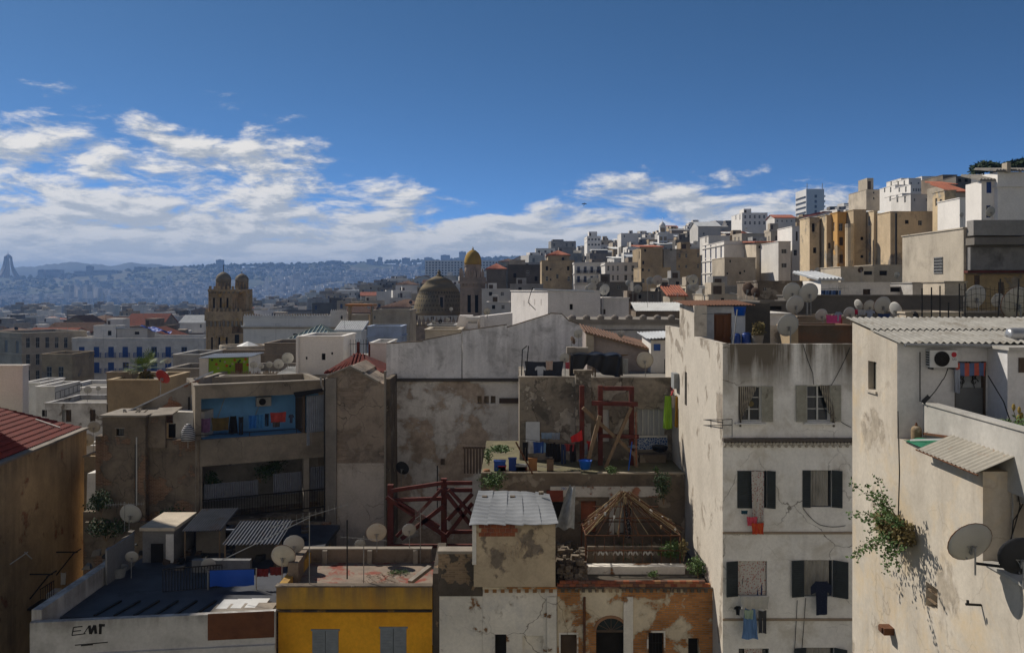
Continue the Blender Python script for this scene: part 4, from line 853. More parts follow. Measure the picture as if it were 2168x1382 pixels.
# --- filler: the dense roofs, each house its own thing; only those that show above the ones in front
LMH = ((1215, 'above the tall bare ochre house'), (1285, 'behind the four-window white house'), (1358, 'behind the white corner house'), (1440, 'behind the tiered ochre house'), (1540, 'behind the white four-storey house'), (1690, 'below the skyline terrace house'), (1840, 'behind the sand-coloured tenements'), (9999, 'near the white crest row'))
LML = ((150, 'left of the blue shuttered building'), (430, 'above the blue shuttered building'), (735, 'above the long mosque wing'), (870, 'left of the brown dome'), (9999, 'behind the brown dome'))
def filler():
 rnd = random.Random(21)
 mats = ['whitehill', 'whitehill', 'whitehill', 'cream', 'greyhill', 'brownhill', 'ochre', 'darkhill']; names = dict(whitehill='white', cream='cream', greyhill='grey', brownhill='brown', ochre='ochre', darkhill='sooty dark')
 zones = [(-40, 860, 215, 1500, 330, 'left roofscape', 'in the crowded roofs sloping down to the harbour, left'), (860, 1200, 230, 900, 80, 'roofs behind the domes', 'in the roofs behind the brown dome'), (1090, 2168, 165, 640, 620, 'hillside', 'packed among others on the hillside at right')]
 cand = []
 for zi, (a, c, d0, d1, cnt, zn, wh) in enumerate(zones):
  k = tries = 0; hill = zi == 2
  while k < cnt and tries < 9000:
   tries += 1; px = rnd.uniform(a, c); d = d0 * (d1 / d0) ** (rnd.random() ** (.8 if hill else .9)); x = X(px, d); s = 1 + d / 2500; w = rnd.uniform(7, 13) * s * (.78 if hill else 1); dep = rnd.uniform(7, 12) * s * (.75 if hill else 1)
   if not free(x, d + dep / 2, max(w, dep) * .46): continue
   gz = ground_z(x, d); h = rnd.uniform(6, 11) if hill else rnd.uniform(11, 17) if d < 700 else rnd.uniform(12, 20)
   cand.append((d, zi, px, w, dep, gz, h)); k += 1
 far = B()
 hz = [715] * 900 + [690] * 1400
 def rows(a, c): return range(max(0, int(a)), min(2200, max(int(c), int(a) + 1)))
 ev = [(q[0], 0, q) for q in cand] + [(d, 1, (a, c, t)) for d, a, c, t in SKYL]; ev.sort(key=lambda e: (e[0], e[1]))
 for d, isn, q in ev:
  if isn:
   for i in rows(q[0], q[1]): hz[i] = min(hz[i], q[2])
   continue
  d, zi, px, w, dep, gz, h = q; zn, wh = zones[zi][5:7]; hill = zi == 2
  yt = HY - (gz + h - CZ) * F / d; wp = w * F / d; R_ = rows(px - wp / 2, px + wp / 2); rt = HY - (gz + h + 1.5 - CZ) * F / d
  if sum(1 for i in R_ if rt < hz[i] - 1) < max(2, (.3 if hill else .4) * len(R_)): continue
  for i in R_: hz[i] = min(hz[i], yt)
  mt = rnd.choice(mats if hill else mats + ['greyhill', 'greyhill']); hp = h * F / d; sp = 3.3 * F / d
  wn_ = []; sd_ = []; nr = max(1, min(3, int(hp / sp))); nc = max(1, int(wp / sp)); st = rnd.choice(('dark', 'darkgrey', 'void', 'brown', 'bluewin', 'grey'))
  if d > (800 if hill else 620):
   far.box(X(px, d) - w / 2, X(px, d) + w / 2, d, d + dep, gz - 2, gz + h, zi % 2 + rnd.randrange(3)); far.box(X(px, d) - w * .2, X(px, d) + w * .15, d + 2, d + dep * .7, gz + h, gz + h + 2.4, rnd.randrange(4)); continue
  if d < 700: wn_ = [(px - wp / 2 + wp * (i + .5) / nc, yt + sp * (j + .62), 1.0 * F / d, 1.7 * F / d, st) for j in range(nr) for i in range(nc) if rnd.random() < .72]
  if d < 380 and hill and px > CX: sd_ = [(dep * f, yt + sp * (j + .6), .9, 1.5, st) for j in range(nr) for f in (.3, .7) if rnd.random() < .7]
  g = hut_ = None; r_ = rnd.random(); tm = 'tile'; rn = 'flat-roofed'
  if r_ < (.10 if hill else .25): g = (rnd.choice(('x', 'hip', 'y')), rnd.uniform(1.2, 2.4)); tm = rnd.choice(('tile', 'tilebrown', 'tilebrown')); rn = 'red-tiled' if tm == 'tile' else 'brown-tiled'
  elif r_ < .28: g = ('shed', rnd.uniform(.5, 1.2)); tm = rnd.choice(('tin', 'tinwhite')); rn = 'tin-roofed'
  elif rnd.random() < .75: u = rnd.uniform(.05, .5); hut_ = (u, u + rnd.uniform(.25, .45), .3, .75, rnd.uniform(1.8, 2.8))
  lm = [t for c, t in (LMH if hill else LML) if px < c][0]; rw = 'nearest row' if d < (200 if hill else 260) else 'second row' if d < (270 if hill else 340) else 'third row' if d < (370 if hill else 460) else 'farthest row'; ww = {'dark': 'white-framed', 'darkgrey': 'grey-framed', 'void': 'empty dark', 'brown': 'brown-shuttered', 'bluewin': 'blue', 'grey': 'grey-shuttered'}[st]
  house('%s %s house%s %s, %s' % (names[mt], rn, ' with %s windows' % ww if wn_ else '', lm, rw), px - wp / 2, px + wp / 2, yt, d, dep, mt, wn_, sd_, reg=False, par=rnd.choice((.4, .7, .9)), gable=g, tilem=tm, hut=hut_, roofm=rnd.choice(('roofgrey', 'roofgrey', 'roofdark')), group='%s %s houses, %s' % (names[mt], rn, zn), rz=0.0 if rnd.random() < .6 else (rnd.choice((-.22, .18)) if px < CX else rnd.choice((.12, .28))), coping=d < 260)
  if d < 330 and rnd.random() < .6: dish(px + rnd.uniform(-.35, .35) * wp, HY - (gz + h - (.5 if g is None else -.6) - CZ) * F / d - 1.0 * F / d, d + rnd.uniform(.5, 2.5), rnd.uniform(.9, 1.3) * F / d, 'small distant dish ' + wh.replace('packed among others ', ''), drop=1.2, kind_=rnd.choice(('dish', 'dish', 'dish', 'dishdark')), group='distant dishes, ' + zn)
 kind(far.build('far_roofs', [M[k] for k in ('whitehill', 'greyhill', 'brownhill', 'cream')]), 'stuff')
# ================================================================== white tenement (right of centre)
WX, WY = 7.13, 30.0
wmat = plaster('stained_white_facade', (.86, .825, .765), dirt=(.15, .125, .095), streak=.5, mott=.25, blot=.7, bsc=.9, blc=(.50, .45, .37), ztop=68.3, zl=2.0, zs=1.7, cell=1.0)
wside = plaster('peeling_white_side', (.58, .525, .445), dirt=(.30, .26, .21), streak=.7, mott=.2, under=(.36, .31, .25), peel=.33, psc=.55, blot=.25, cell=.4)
def near_window(r, cx, z0, w, h, y, frame_m, curt=None, pane='glass', la=None, ra=None, shm='darkshut', lw=.5, rw=.5, recess=.14, sash=True):
 """recessed casement on a -Y facade; la/ra = opening angle of the left/right shutter leaf (None = no leaf)"""
 wd_ = thing  # noqa
 b = B(); t = .05
 for x0, x1 in ((-w / 2, -w / 2 + t), (w / 2 - t, w / 2)): b.box(cx + x0, cx + x1, y + recess - .05, y + recess + .02, z0, z0 + h)
 for a, c in ((0, t), (h - t, h)): b.box(cx - w / 2 + t, cx + w / 2 - t, y + recess - .05, y + recess + .02, z0 + a, z0 + c)
 win = b.build('window', M[frame_m], r)
 B().box(cx - w / 2, cx + w / 2, y + recess + .03, y + recess + .05, z0, z0 + h).build('pane', M[pane], win)
 if sash:
  s = B().box(cx - .025, cx + .025, y + recess - .04, y + recess + .028, z0 + t, z0 + h - t)
  for f in (.34, .67): s.box(cx - w / 2 + t, cx - .027, y + recess - .03, y + recess + .026, z0 + h * f - .015, z0 + h * f + .015).box(cx + .027, cx + w / 2 - t, y + recess - .03, y + recess + .026, z0 + h * f - .015, z0 + h * f + .015)
  s.build('sash', M[frame_m], win)
 for sgn, ang, ww in ((-1, la, lw), (1, ra, rw)):
  if ang is None: continue
  hx = cx + sgn * w / 2; u = Vector((sgn * -math.cos(ang), -math.sin(ang), 0)); n = Vector((u.y, -u.x, 0)) * .02; q = B(); base = Vector((hx, y - .01, z0))
  def leaf(a, c, e, g, th):
   p = [base + u * (ww * a) + Vector((0, 0, h * e)), base + u * (ww * c) + Vector((0, 0, h * e)), base + u * (ww * c) + Vector((0, 0, h * g)), base + u * (ww * a) + Vector((0, 0, h * g))]; q.ext([v - n * th for v in p], n * 2 * th)
  leaf(0, 1, 0, 1, .2)
  for a, c in ((0, .14), (.86, 1)): leaf(a, c, 0, 1, 1)
  for a, c in ((0, .05), (.47, .53), (.95, 1)): leaf(.14, .86, a, c, .95)
  for k in range(16):
   f = .07 + k * .056
   if .45 < f < .53: continue
   leaf(.14, .86, f, f + .026, .9)
  q.build('shutter', M[shm], win)
 if curt:
  cm_, x0, x1, mode = curt; c = B(); c.smooth = True
  def fn(u, v):
   a, e = (x0, x1); fold = .02 * math.sin(u * 40)
   if mode == 'tie': xx = lerp(lerp(a, e, u), lerp(a, e, .04 + .10 * u), min(1, v * 1.25) ** 1.1)
   elif mode == 'tieR': xx = lerp(lerp(a, e, u), lerp(a, e, .84 + .14 * u), min(1, v * 1.1))
   else: xx = lerp(a, e, u)
   hh = h * (1.12 if mode != 'in' else .96)
   yy = y + (recess - .07 if mode == 'in' else lerp(.02, -.07, min(1, v * 1.3))) + fold
   return Vector((cx + w * (xx - .5), yy, z0 + h * .98 - hh * v))
  c.sheet(fn, 30, 12); c.build('curtain', cm_ if not isinstance(cm_, str) else M[cm_], win)
 return win
M['shutcream'] = flat('cream_peeling_shutter', (.38, .36, .29), .85, var=.35, sc=5, c2=(.15, .13, .10), f2=(.58, .68))
M['curtstripe'] = stripes('striped_curtain', (.10, .085, .07), (.36, .32, .25), 14)
M['curtlace'] = flat('net_curtain', (.33, .31, .27), .95, var=.45, sc=9, stretch=(1, 1, .2))
M['curtflower'] = spots('flowered_sheet', (.50, .47, .43), (.32, .12, .10), 16, .30)
def white_tenement():
 r = thing('white_tenement', 'tall stained white tenement with shuttered windows and sunlit left side', 'tenement', (WX, WY, 48)); d = WY; z0, z1 = 48.0, Z(728, d); W = 7.0
 Xw = lambda px: X(px, d) - WX; Zw = lambda py: Z(py, d) - z0
 wins = [(1563, 1612, 817, 892), (1708, 1757, 815, 892), (1561, 1624, 996, 1075), (1699, 1761, 995, 1073), (1562, 1624, 1187, 1261), (1702, 1763, 1185, 1262), (1564, 1628, 1372, 1450), (1706, 1766, 1370, 1450)]
 hl = [(Xw(a), Xw(b_), Zw(e), Zw(c)) for a, b_, c, e in wins]
 B().wall((WX, d, z0), (1, 0, 0), (0, 1, 0), W, z1 - z0, hl, .22).box(WX, WX + W, d + .003, d + .24, z1 - .004, z1).build('front_wall', wmat, r)
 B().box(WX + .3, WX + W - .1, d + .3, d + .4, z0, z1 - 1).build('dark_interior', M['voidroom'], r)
 sy = lambda px: WX * F / (px - CX)
 for i, (ya, yb, zt) in enumerate(((d, 34.7, z1), (34.7, 37.7, Z(646, 35.5)), (37.7, 41.2, Z(694, 38.5)))):
  b = B(); hs = []
  if i == 1: hs = [(36.15 - ya, 36.62 - ya, Z(858, 36.4) - z0, Z(787, 36.4) - z0)]
  b.wall((WX, ya, z0), (0, 1, 0), (1, 0, 0), yb - ya, zt - z0, hs, .18)
  b.poly([(WX, ya, zt), (WX + .22, ya, zt), (WX + .22, yb, zt), (WX, yb, zt)]); b.poly([(WX + .22, ya, zt - 1.2), (WX + .22, yb, zt - 1.2), (WX + .22, yb, zt), (WX + .22, ya, zt)])
  if i == 1: b.poly([(WX, ya, z1), (WX + .5, ya, z1), (WX + .5, ya, zt), (WX, ya, zt)])
  if i == 2: b.poly([(WX, yb, z0), (WX + 6, yb, z0), (WX + 6, yb, zt), (WX, yb, zt)])
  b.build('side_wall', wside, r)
 B().box(WX + .12, WX + .17, 36.15, 36.62, Z(858, 36.4), Z(787, 36.4)).build('side_window', M['glass'], r)
 for q in (.3, .5, .7): B().tube((WX + .03, lerp(36.15, 36.62, q), Z(858, 36.4)), (WX + .03, lerp(36.15, 36.62, q), Z(787, 36.4)), .012, 5).build('window_bar', M['iron'], r)
 B().box(WX + .23, WX + W, d + .25, 41, 66.9, 67.05).build('roof', M['roofgrey'], r)
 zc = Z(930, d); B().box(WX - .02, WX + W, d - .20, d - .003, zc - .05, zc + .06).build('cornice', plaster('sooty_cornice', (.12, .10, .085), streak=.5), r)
 ct = unit('corbel_tile', B().tube((0, 0, 0), (0, -.13, 0), .058, 8), [plaster('corbel_render', (.42, .38, .32), streak=.5)])
 for i in range(38):
  inst(ct, 'corbel_tile', r, (.09 + i * .115, -.003, zc - .13 - z0));
  if i % 2 == 0: inst(ct, 'corbel_tile', r, (.06 + i * .115, -.003, zc - .22 - z0), (.8, .6, .8))
 for py in (1127, 1310): B().box(WX - .01, WX + W, d - .06, d - .003, Z(py, d) - .035, Z(py, d) + .035).build('string_course', plaster('string_%d' % py, (.36, .28, .20), streak=.6), r)
 xs = lambda px: X(px, d)
 def nw(i, fm, curt, la, ra, shm, lw, rw, **k): a, b_, c, e = wins[i]; return near_window(r, (xs(a) + xs(b_)) / 2, Z(e, d), xs(b_) - xs(a), Z(c, d) - Z(e, d), d, fm, curt, la=la, ra=ra, shm=shm, lw=lw, rw=rw, **k)
 nw(0, 'frame', ('curtstripe', .0, .82, 'tie'), None, R(172), 'shutcream', .4, .38); nw(1, 'frame', ('curtstripe', .55, 1.2, 'tieR'), R(172), R(170), 'shutcream', .38, .36)
 nw(2, 'darkshut', None, 0.02, R(160), 'darkshut', .5, .28, sash=False, pane='voidroom'); nw(3, 'darkshut', ('curtlace', .2, .9, 'in'), R(14), R(155), 'darkshut', .26, .34, sash=False)
 nw(4, 'darkshut', ('curtflower', .02, .98, 'in'), R(165), None, 'darkshut', .42, .4, sash=False); nw(5, 'darkshut', ('curtlace', .0, .9, 'in'), R(168), R(150), 'darkshut', .44, .5, sash=False)
 nw(6, 'darkshut', ('curtflower', .2, .8, 'in'), None, None, 'darkshut', .4, .4, sash=False); nw(7, 'darkshut', ('curtlace', .0, .9, 'in'), R(168), R(150), 'darkshut', .42, .42, sash=False)
 w0 = wins[0]; B().tube((xs(1591), d + .05, Z(855, d)), (xs(1591), d + .08, Z(855, d)), .095, 14).build('vent_fan', M['leafdry'], r)
 for i in (0, 1): a, b_, c, e = wins[i]; B().box(xs(a) - .12, xs(b_) + .12, d - .14, d - .003, Z(e, d) - .09, Z(e, d) - .03).build('sill', M['white'], r)
 t = thing('stair_tower', 'rooftop stair hut with brown panelled door and thin tin roof on the white tenement', 'hut', (WX, 35.2, 67.05)); zt = Z(648, 35.4)
 b = B(); b.wall((WX + .23, 35.2, 67.05), (1, 0, 0), (0, 1, 0), 1.9, zt - 67.05, [(.66, 1.36, .0, 2.0)], .15); b.box(WX + .23, WX + 2.13, 35.4, 37.6, 67.05, zt); b.build('wall', plaster('bluish_hut_wall', (.52, .55, .60), streak=.4, blot=.3), t)
 dr = B().box(WX + .89, WX + 1.59, 35.30, 35.36, 67.05, 69.03).build('door', M['doorwood'], t)
 for a, c, e, g in ((.97, 1.20, .15, .85), (1.28, 1.51, .15, .85), (.97, 1.20, 1.0, 1.85), (1.28, 1.51, 1.0, 1.85)): B().box(WX + a, WX + c, 35.27, 35.299, 67.05 + e, 67.05 + g).build('panel', M['doorwood'], dr)
 B().box(WX + 1.55, WX + 1.58, 35.22, 35.299, 68.0, 68.1).build('handle', M['galv'], dr)
 rf = B(); corrugated(rf, (WX - .25, 34.9, zt + .04), (2.7, 0, .02), (0, 3.0, .15), 22, .02, 2); rf.build('roof', M['rust'], t)
 single(B().box(WX + 2.2, WX + 3.7, 37.2, 37.5, 67.05, Z(642, 37.2)), 'cement_wall', plaster('dark_damp_cement', (.085, .078, .07), streak=.5, blot=.4, blc=(.16, .14, .12)), 'dark damp cement wall behind the blue barrels on the white tenement roof', 'wall', (WX + 2.2, 37.2, 67.05))
white_tenement()
FP.append((6, 17, 10, 43))
def barrel(px, py, d, w, h, label):
 c = P(px, py, d); b = B(); r_ = w * d / F / 2; hh = h * d / F; o = thing('water_barrel', label, 'barrel', (c.x, c.y, 67.05)); z = 67.05; top = c.z
 b.lathe([(r_ * .92, z), (r_, z + .05), (r_ * 1.0, lerp(z, top, .33)), (r_ * 1.05, lerp(z, top, .35)), (r_, lerp(z, top, .37)), (r_, lerp(z, top, .64)), (r_ * 1.05, lerp(z, top, .66)), (r_, lerp(z, top, .68)), (r_, top - .06), (r_ * .85, top)], (c.x, c.y, 0), 18).build('drum', M['bluepl'], o, smooth=True); B().lathe([(r_ * .6, top - .01), (r_ * .6, top + .03)], (c.x, c.y, 0), 14).build('lid', M['bluepl'], o)
M['bluepl'] = flat('blue_plastic', (.018, .055, .24), .45, 0, var=.2, sc=3)
barrel(1560, 707, 34.2, 16, 20, 'left of two low blue plastic barrels behind the white tenement parapet'); barrel(1580, 705, 34.2, 20, 24, 'right of two low blue plastic barrels behind the white tenement parapet')
barrel(1549, 668, 35.6, 30, 40, 'tall dark blue tank in the corner by the stair hut')
b = B().lathe([(.22, 0), (.27, .34), (.29, .36), (.25, .34), (.2, .03)], P(1565, 668, 35.3), 16); single(b, 'plastic_tub', flat('bright_blue_tub', (.01, .10, .55), .5), 'bright blue plastic tub high beside the stair hut', 'tub', P(1565, 668, 35.3), smooth=True)
shrub(P(1604, 712, 34.0), .32, .55, 'dried pale bush in a pot on the white tenement roof', 420, .10, 'leafdry', 5); single(B().lathe([(.16, 0), (.24, .45), (.26, .47), (.22, .45)], (P(1604, 735, 34.0)), 14), 'plant_pot', M['cement'], 'grey pot holding the dried bush on the white tenement roof', 'pot', P(1604, 735, 34.0))
single(B().tube((X(1546, 33), 33, 67.05), P(1561, 655, 33.2), .025, 6), 'leaning_pole', M['galv'], 'thin leaning grey pole beside the blue barrels', 'pole', (X(1546, 33), 33, 67.05))
cable([P(1487, 664, 34.6), P(1556, 666, 35.5)], .012, 'galv', 'straight wire strung from the stair hut to the tub')
single(B().sheet(lambda u, v: P(lerp(1478, 1496, u) - 5 * v, lerp(668, 708, v), 34.9) + Vector((0, .05 * math.sin(u * 9 + v * 3), 0)), 8, 10), 'sack', M['tinwhite'], 'pale crumpled sack hanging on the stair hut corner', 'sack', P(1487, 700, 34.9))
dish(1668, 688, 33.6, 50, 'large pale dish standing on the white tenement parapet', z0=67.9)
pole = thing('washing_pole', 'red washing pole leaning from the rear of the white tenement side', 'pole', P(1440, 800, 40)); B().tube(P(1416, 845, 38.5), P(1441, 798, 39.8), .03, 6).tube(P(1416, 800, 40.3), P(1424, 842, 38.6), .02, 6).build('bar', flat('red_pole', (.35, .03, .03), .6), pole); B().tube(P(1404, 836, 38.4), P(1440, 838, 38.2), .012, 5).build('line', M['iron'], pole)
cloth('dress', P(1414, 834, 38.3), .46, 1.5, flat('lime_cloth', (.20, .36, .03), .9), 'long lime green robe hanging beside the white tenement', 2, .06)
cloth('towel', P(1427, 836, 38.25), .22, .55, flat('pale_cloth', (.5, .47, .42), .9), 'short pale cloth between the lime and orange robes', 2, .05)
cloth('dress', P(1434, 835, 38.1), .26, 1.4, flat('orange_cloth', (.42, .23, .03), .9), 'orange brown robe next to the lime green robe', 2, .06)
single(B().box(WX - .22, WX - .004, 37.8, 38.5, Z(822, 38), Z(790, 38)), 'meter_box', M['greypaint'], 'grey box on the rear lit side of the white tenement', 'box', (WX - .1, 38.1, Z(822, 38)))
bk = thing('window_rack', 'thin iron drying rack across the corner of the white tenement', 'rack', P(1530, 900, 29.6))
for py in (888, 900): B().tube(P(1488, py, 33.2), P(1530, py, 29.6), .014, 5).tube(P(1530, py, 29.6), P(1550, py - 1, 29.6), .014, 5).build('rail', M['iron'], bk)
for px, d in ((1488, 33.2), (1505, 31.7), (1530, 29.6), (1550, 29.6)): B().tube(P(px, 880 if px < 1500 else 888, d), P(px, 905 if px < 1550 else 925, d), .012, 5).build('upright', M['iron'], bk)
cloth('towel', P(1604, 997, 29.9), .42, 1.85, 'curtflower', 'long flowered sheet hanging out of the second-row left window', 2, .07, cat='sheet', sag=.0)
cloth('towel', P(1592, 1093, 29.75), .34, .30, spots('pink_spotted', (.55, .06, .10), (.6, .4, .4), 30, .2), 'small pink spotted cloth under the flowered sheet')
cloth('towel', P(1604, 1106, 29.7), .40, .38, spots('red_yellow', (.50, .05, .02), (.55, .25, .02), 25, .25), 'bright red cloth under the flowered sheet')
cloth('towel', P(1576, 1080, 29.75), .22, .12, flat('teal_cloth', (.02, .08, .12), .9), 'small dark teal rag left of the pink cloth')
cloth('dress', P(1588, 1282, 29.6), .60, 1.1, flat('sky_blue_cloth', (.13, .24, .46), .9, var=.35, sc=6, stretch=(3, 3, .3)), 'pale blue pleated skirt hanging under the third-row left window', 6, .04, cat='skirt')
cloth('towel', P(1598, 1262, 29.55), .98, .42, flat('white_cloth', (.52, .50, .45), .9), 'white sheet bunched on the line above the blue skirt', 4, .09, cat='sheet')
cloth('towel', P(1585, 1290, 29.5), .30, .3, flat('mint_cloth', (.36, .46, .36), .9), 'mint green cloth over the top of the blue skirt', 2, .05)
cloth('trousers', P(1614, 1290, 29.7), .34, .78, flat('charcoal_cloth', (.06, .06, .065), .9), 'charcoal trousers hanging right of the blue skirt', 2, .04)
cloth('shirt', P(1562, 1281, 29.7), .24, .32, 'black', 'small black garment left of the white sheet', 2, .04)
cloth('towel', P(1608, 1222, 30.1), .28, .62, flat('navy_cloth', (.012, .03, .11), .9), 'navy towel inside the third-row left window', 2, .04)
cloth('towel', P(1579, 1222, 30.1), .3, .22, 'black', 'black cloth on the line inside the third-row left window', 2, .04)
cloth('shirt', P(1739, 1226, 29.7), .72, 1.18, spots('navy_pattern', (.012, .016, .035), (.05, .06, .09), 26, .2), 'dark patterned jumper hanging from the third-row right window', 2, .05, cat='jumper')
for i, (pts, lab) in enumerate((([(1700, 728), (1721, 790), (1723, 814)], 'cable running down from the roof to the upper right window'), ([(1800, 735), (1760, 815)], 'cable slanting from the right corner to the upper right window'), ([(1740, 860), (1803, 905)], 'cable slanting down from the upper right shutter'), ([(1700, 1075), (1735, 1110), (1790, 1112)], 'cable below the second-row right window'), ([(1688, 1270), (1682, 1382)], 'cable hanging below the third-row right window, left'), ([(1706, 1265), (1697, 1382)], 'cable hanging below the third-row right window, right'))): cable([P(a, c, 29.95) for a, c in pts], .011, 'iron', lab, sag=.06)
# ================================================================== right house with corrugated roof, terrace and lit flank
QX = 9.56
rlit = plaster('warm_limewash_flank', (.585, .525, .435), dirt=(.27, .22, .17), streak=1.0, mott=.28, under=(.44, .38, .30), peel=.24, psc=.55, blot=.6, bsc=.7, blc=(.56, .43, .26), cell=.5, ztop=66.3, zl=1.0, zs=.3)
rsh = plaster('grey_white_shade_wall', (.66, .65, .64), streak=.3, mott=.18, blot=.2)
rcem = plaster('weathered_parapet', (.47, .45, .41), dirt=(.16, .14, .11), streak=.8, mott=.3, blot=.5, blc=(.24, .22, .19))
def right_house():
 r = thing('flat_white_house', 'cream limewashed house with corrugated cement roof at the right', 'house', (QX, 22, 48)); z0 = 48.0; zf, zk = Z(726, 22), Z(683, 24.9)
 sy = lambda px: QX * F / (px - CX)
 ya, yb = sy(1856), sy(1838)
 B().wall((QX, 22, z0), (0, 1, 0), (1, 0, 0), 2.9, zf - z0, [(ya - 22, yb - 22, Z(826, 23.5) - z0, Z(765, 23.5) - z0)], .22).ext([(QX, 22, zf), (QX, 24.9, zf), (QX, 24.9, zk)], (.25, 0, 0)).build('side_wall', rlit, r)
 w = B().box(QX + .15, QX + .2, ya, yb, Z(826, 23.5), Z(765, 23.5)).build('side_window', M['glass'], r); B().box(QX + .06, QX + .12, ya + .12, ya + .2, Z(826, 23.5), Z(765, 23.5)).build('casement', M['shutcream'], w); B().box(QX - .05, QX + .02, ya - .04, yb + .04, Z(826, 23.5) - .07, Z(826, 23.5) - .004).build('sill', rlit, r)
 x1 = X(2090, 22)
 B().wall((QX, 22, z0), (1, 0, 0), (0, 1, 0), x1 - QX, zf - z0, [(X(2021, 22) - QX, x1 - QX - .02, 66.0 - z0, Z(765, 22) - z0)], .1).build('front_wall', rsh, r)
 B().box(QX + .3, 15.5, 24.7, 24.9, z0, zk).build('back_wall', rsh, r)
 dx0, dx1 = X(2021, 22), x1 - .02; dz = Z(765, 22); zm = Z(822, 22)
 dr = B().box(dx0 + .02, dx1 - .02, 22.10, 22.14, 66.0, zm).build('door', flat('grey_steel_door', (.16, .165, .17), .6, .2, var=.3, sc=2), r)
 B().box(dx0 + .02, dx1 - .02, 22.18, 22.2, zm, dz).build('door_glass', flat('frosted_door_glass', (.33, .35, .37), .5, 0, var=.3, sc=3), dr)
 sc_ = B()
 for s in (-1, 1):
  cx = (dx0 + dx1) / 2 + s * .16
  for rr, ph, cz_ in ((.10, 0, .15), (.10, 3.1, .36), (.055, 1.5, .26)):
   pts = [(cx + s * rr * (1 - k / 16) * math.cos(ph + k * .55), 22.12, zm + cz_ + rr * (1 - k / 16) * math.sin(ph + k * .55)) for k in range(13)]; sc_.path(pts, .012, 4)
  sc_.tube((cx, 22.12, zm), (cx - s * .12, 22.12, dz), .011, 5)
 sc_.build('door_grille', M['iron'], dr)
 for a in (dx0, dx1 - .03): B().box(a - .01, a + .035, 22.03, 22.17, 66.0, dz).build('door_frame', M['brownshut'], dr)
 cemr = flat('cement_corrugated', (.36, .345, .31), .95, 0, var=.35, sc=2.2, c2=(.20, .18, .15), f2=(.52, .66))
 for i, (va, vb, lift) in enumerate(((21.72, 23.5, .0), (23.35, 25.2, .035))):
  za, zb_ = lerp(zf, zk, (va - 22) / 2.9) + .06 + lift, lerp(zf, zk, (vb - 22) / 2.9) + .06 + lift; b = B()
  corrugated(b, (QX - .06, va, za), (6.2, 0, 0), (0, vb - va, zb_ - za), 36, .028, 1); b.build('roof_sheet', cemr, r, smooth=True)
 B().tube((QX + .05, 21.68, zf - .03), (12.0, 21.68, zf - .06), .045, 8).build('gutter', M['galv'], r)
 jx = x1; B().box(jx, 16, 21.1, 21.998, z0, Z(741, 21.1)).build('side_block', rsh, r); B().box(jx - .08, 16, 20.9, 22.0, Z(741, 21.1) + .003, Z(734, 21.1)).build('block_coping', rcem, r)
 B().box(X(2156, 21.1), X(2156, 21.1) + .6, 21.06, 21.096, Z(788, 21.1), Z(757, 21.1)).build('vent_window', M['brownshut'], r)
 b = B().wall((QX, 18, z0), (0, 1, 0), (1, 0, 0), 3.998, 66.3 - z0, [(sy(1985) - 18, sy(1960) - 18, Z(1290, 20.2) - z0, Z(1238, 20.2) - z0)], .3); b.wall((QX, 18, z0), (1, 0, 0), (0, 1, 0), 6.5, 66.3 - z0); b.poly([(QX, 18, 66.3), (10.05, 18, 66.3), (10.05, 21.998, 66.3), (QX, 21.998, 66.3)]); b.build('ledge_wall', rlit, r)
 B().box(QX + .28, QX + .34, sy(1985), sy(1960), Z(1290, 20.2), Z(1238, 20.2)).build('blocked_window', M['stonebrown'], r)
 for q in (.3, .7): B().beam((QX + .05, sy(1985) - .02, lerp(Z(1290, 20.2), Z(1238, 20.2), q)), (QX + .05, sy(1960) + .02, lerp(Z(1290, 20.2), Z(1238, 20.2), q)), .04, .04).build('window_slat', M['wood'], r)
 B().box(10.06, 10.24, 17.1, 21.7, 65.9, Z(855, 21.6)).build('parapet', rcem, r); B().box(10.02, 10.28, 17.05, 21.72, Z(855, 21.6) + .003, Z(855, 21.6) + .05).build('parapet_coping', rcem, r)
 B().box(10.245, 16, 17.1, 20.95, 65.7, 66.0).build('terrace', M['roofgrey'], r); B().box(10.06, 16, 17.0, 17.098, 64, Z(855, 21.6)).build('terrace_front', rsh, r)
 b = B().wall((QX, 9, z0), (0, 1, 0), (1, 0, 0), 8.998, Z(1190, 18) - z0); b.poly([(QX, 9, Z(1190, 18)), (16, 9, Z(1190, 18)), (16, 17.998, Z(1190, 18)), (QX, 17.998, Z(1190, 18))]); b.build('lower_wall', rlit, r)
 B().box(QX - .05, QX + .35, 9, 17.9, Z(1190, 18) + .003, Z(1190, 18) + .06).build('lower_coping', rcem, r)
 c = thing('corrugated_canopy', 'small rusty corrugated canopy on the ledge below the parapet', 'canopy', (QX, 18.2, 66.3)); b = B()
 corrugated(b, (9.28, 17.75, 66.32), (0, 2.55, .02), (.78, 0, .33), 14, .022, 1); b.build('sheet', flat('rusted_corrugated', (.40, .37, .31), .8, .1, var=.3, sc=2.5, c2=(.30, .14, .06), f2=(.58, .7)), c, smooth=True); B().tube((9.30, 17.7, 66.29), (9.30, 20.4, 66.31), .02, 5).build('edge_bar', M['rust'], c)
 g = [Vector((9.42, 20.35, 66.36)), Vector((9.95, 20.45, 66.50)), Vector((9.98, 21.4, 66.42)), Vector((9.50, 21.55, 66.34))]
 single(B().sheet(lambda u, v: g[0].lerp(g[1], u).lerp(g[3].lerp(g[2], u), v) + Vector((0, 0, .02 * math.sin(u * 7) * math.sin(v * 5))), 8, 8), 'plastic_sheet', flat('green_plastic_sheet', (.015, .16, .085), .5), 'green plastic sheet lying on the ledge beside the gas bottle', 'sheet', g[0])
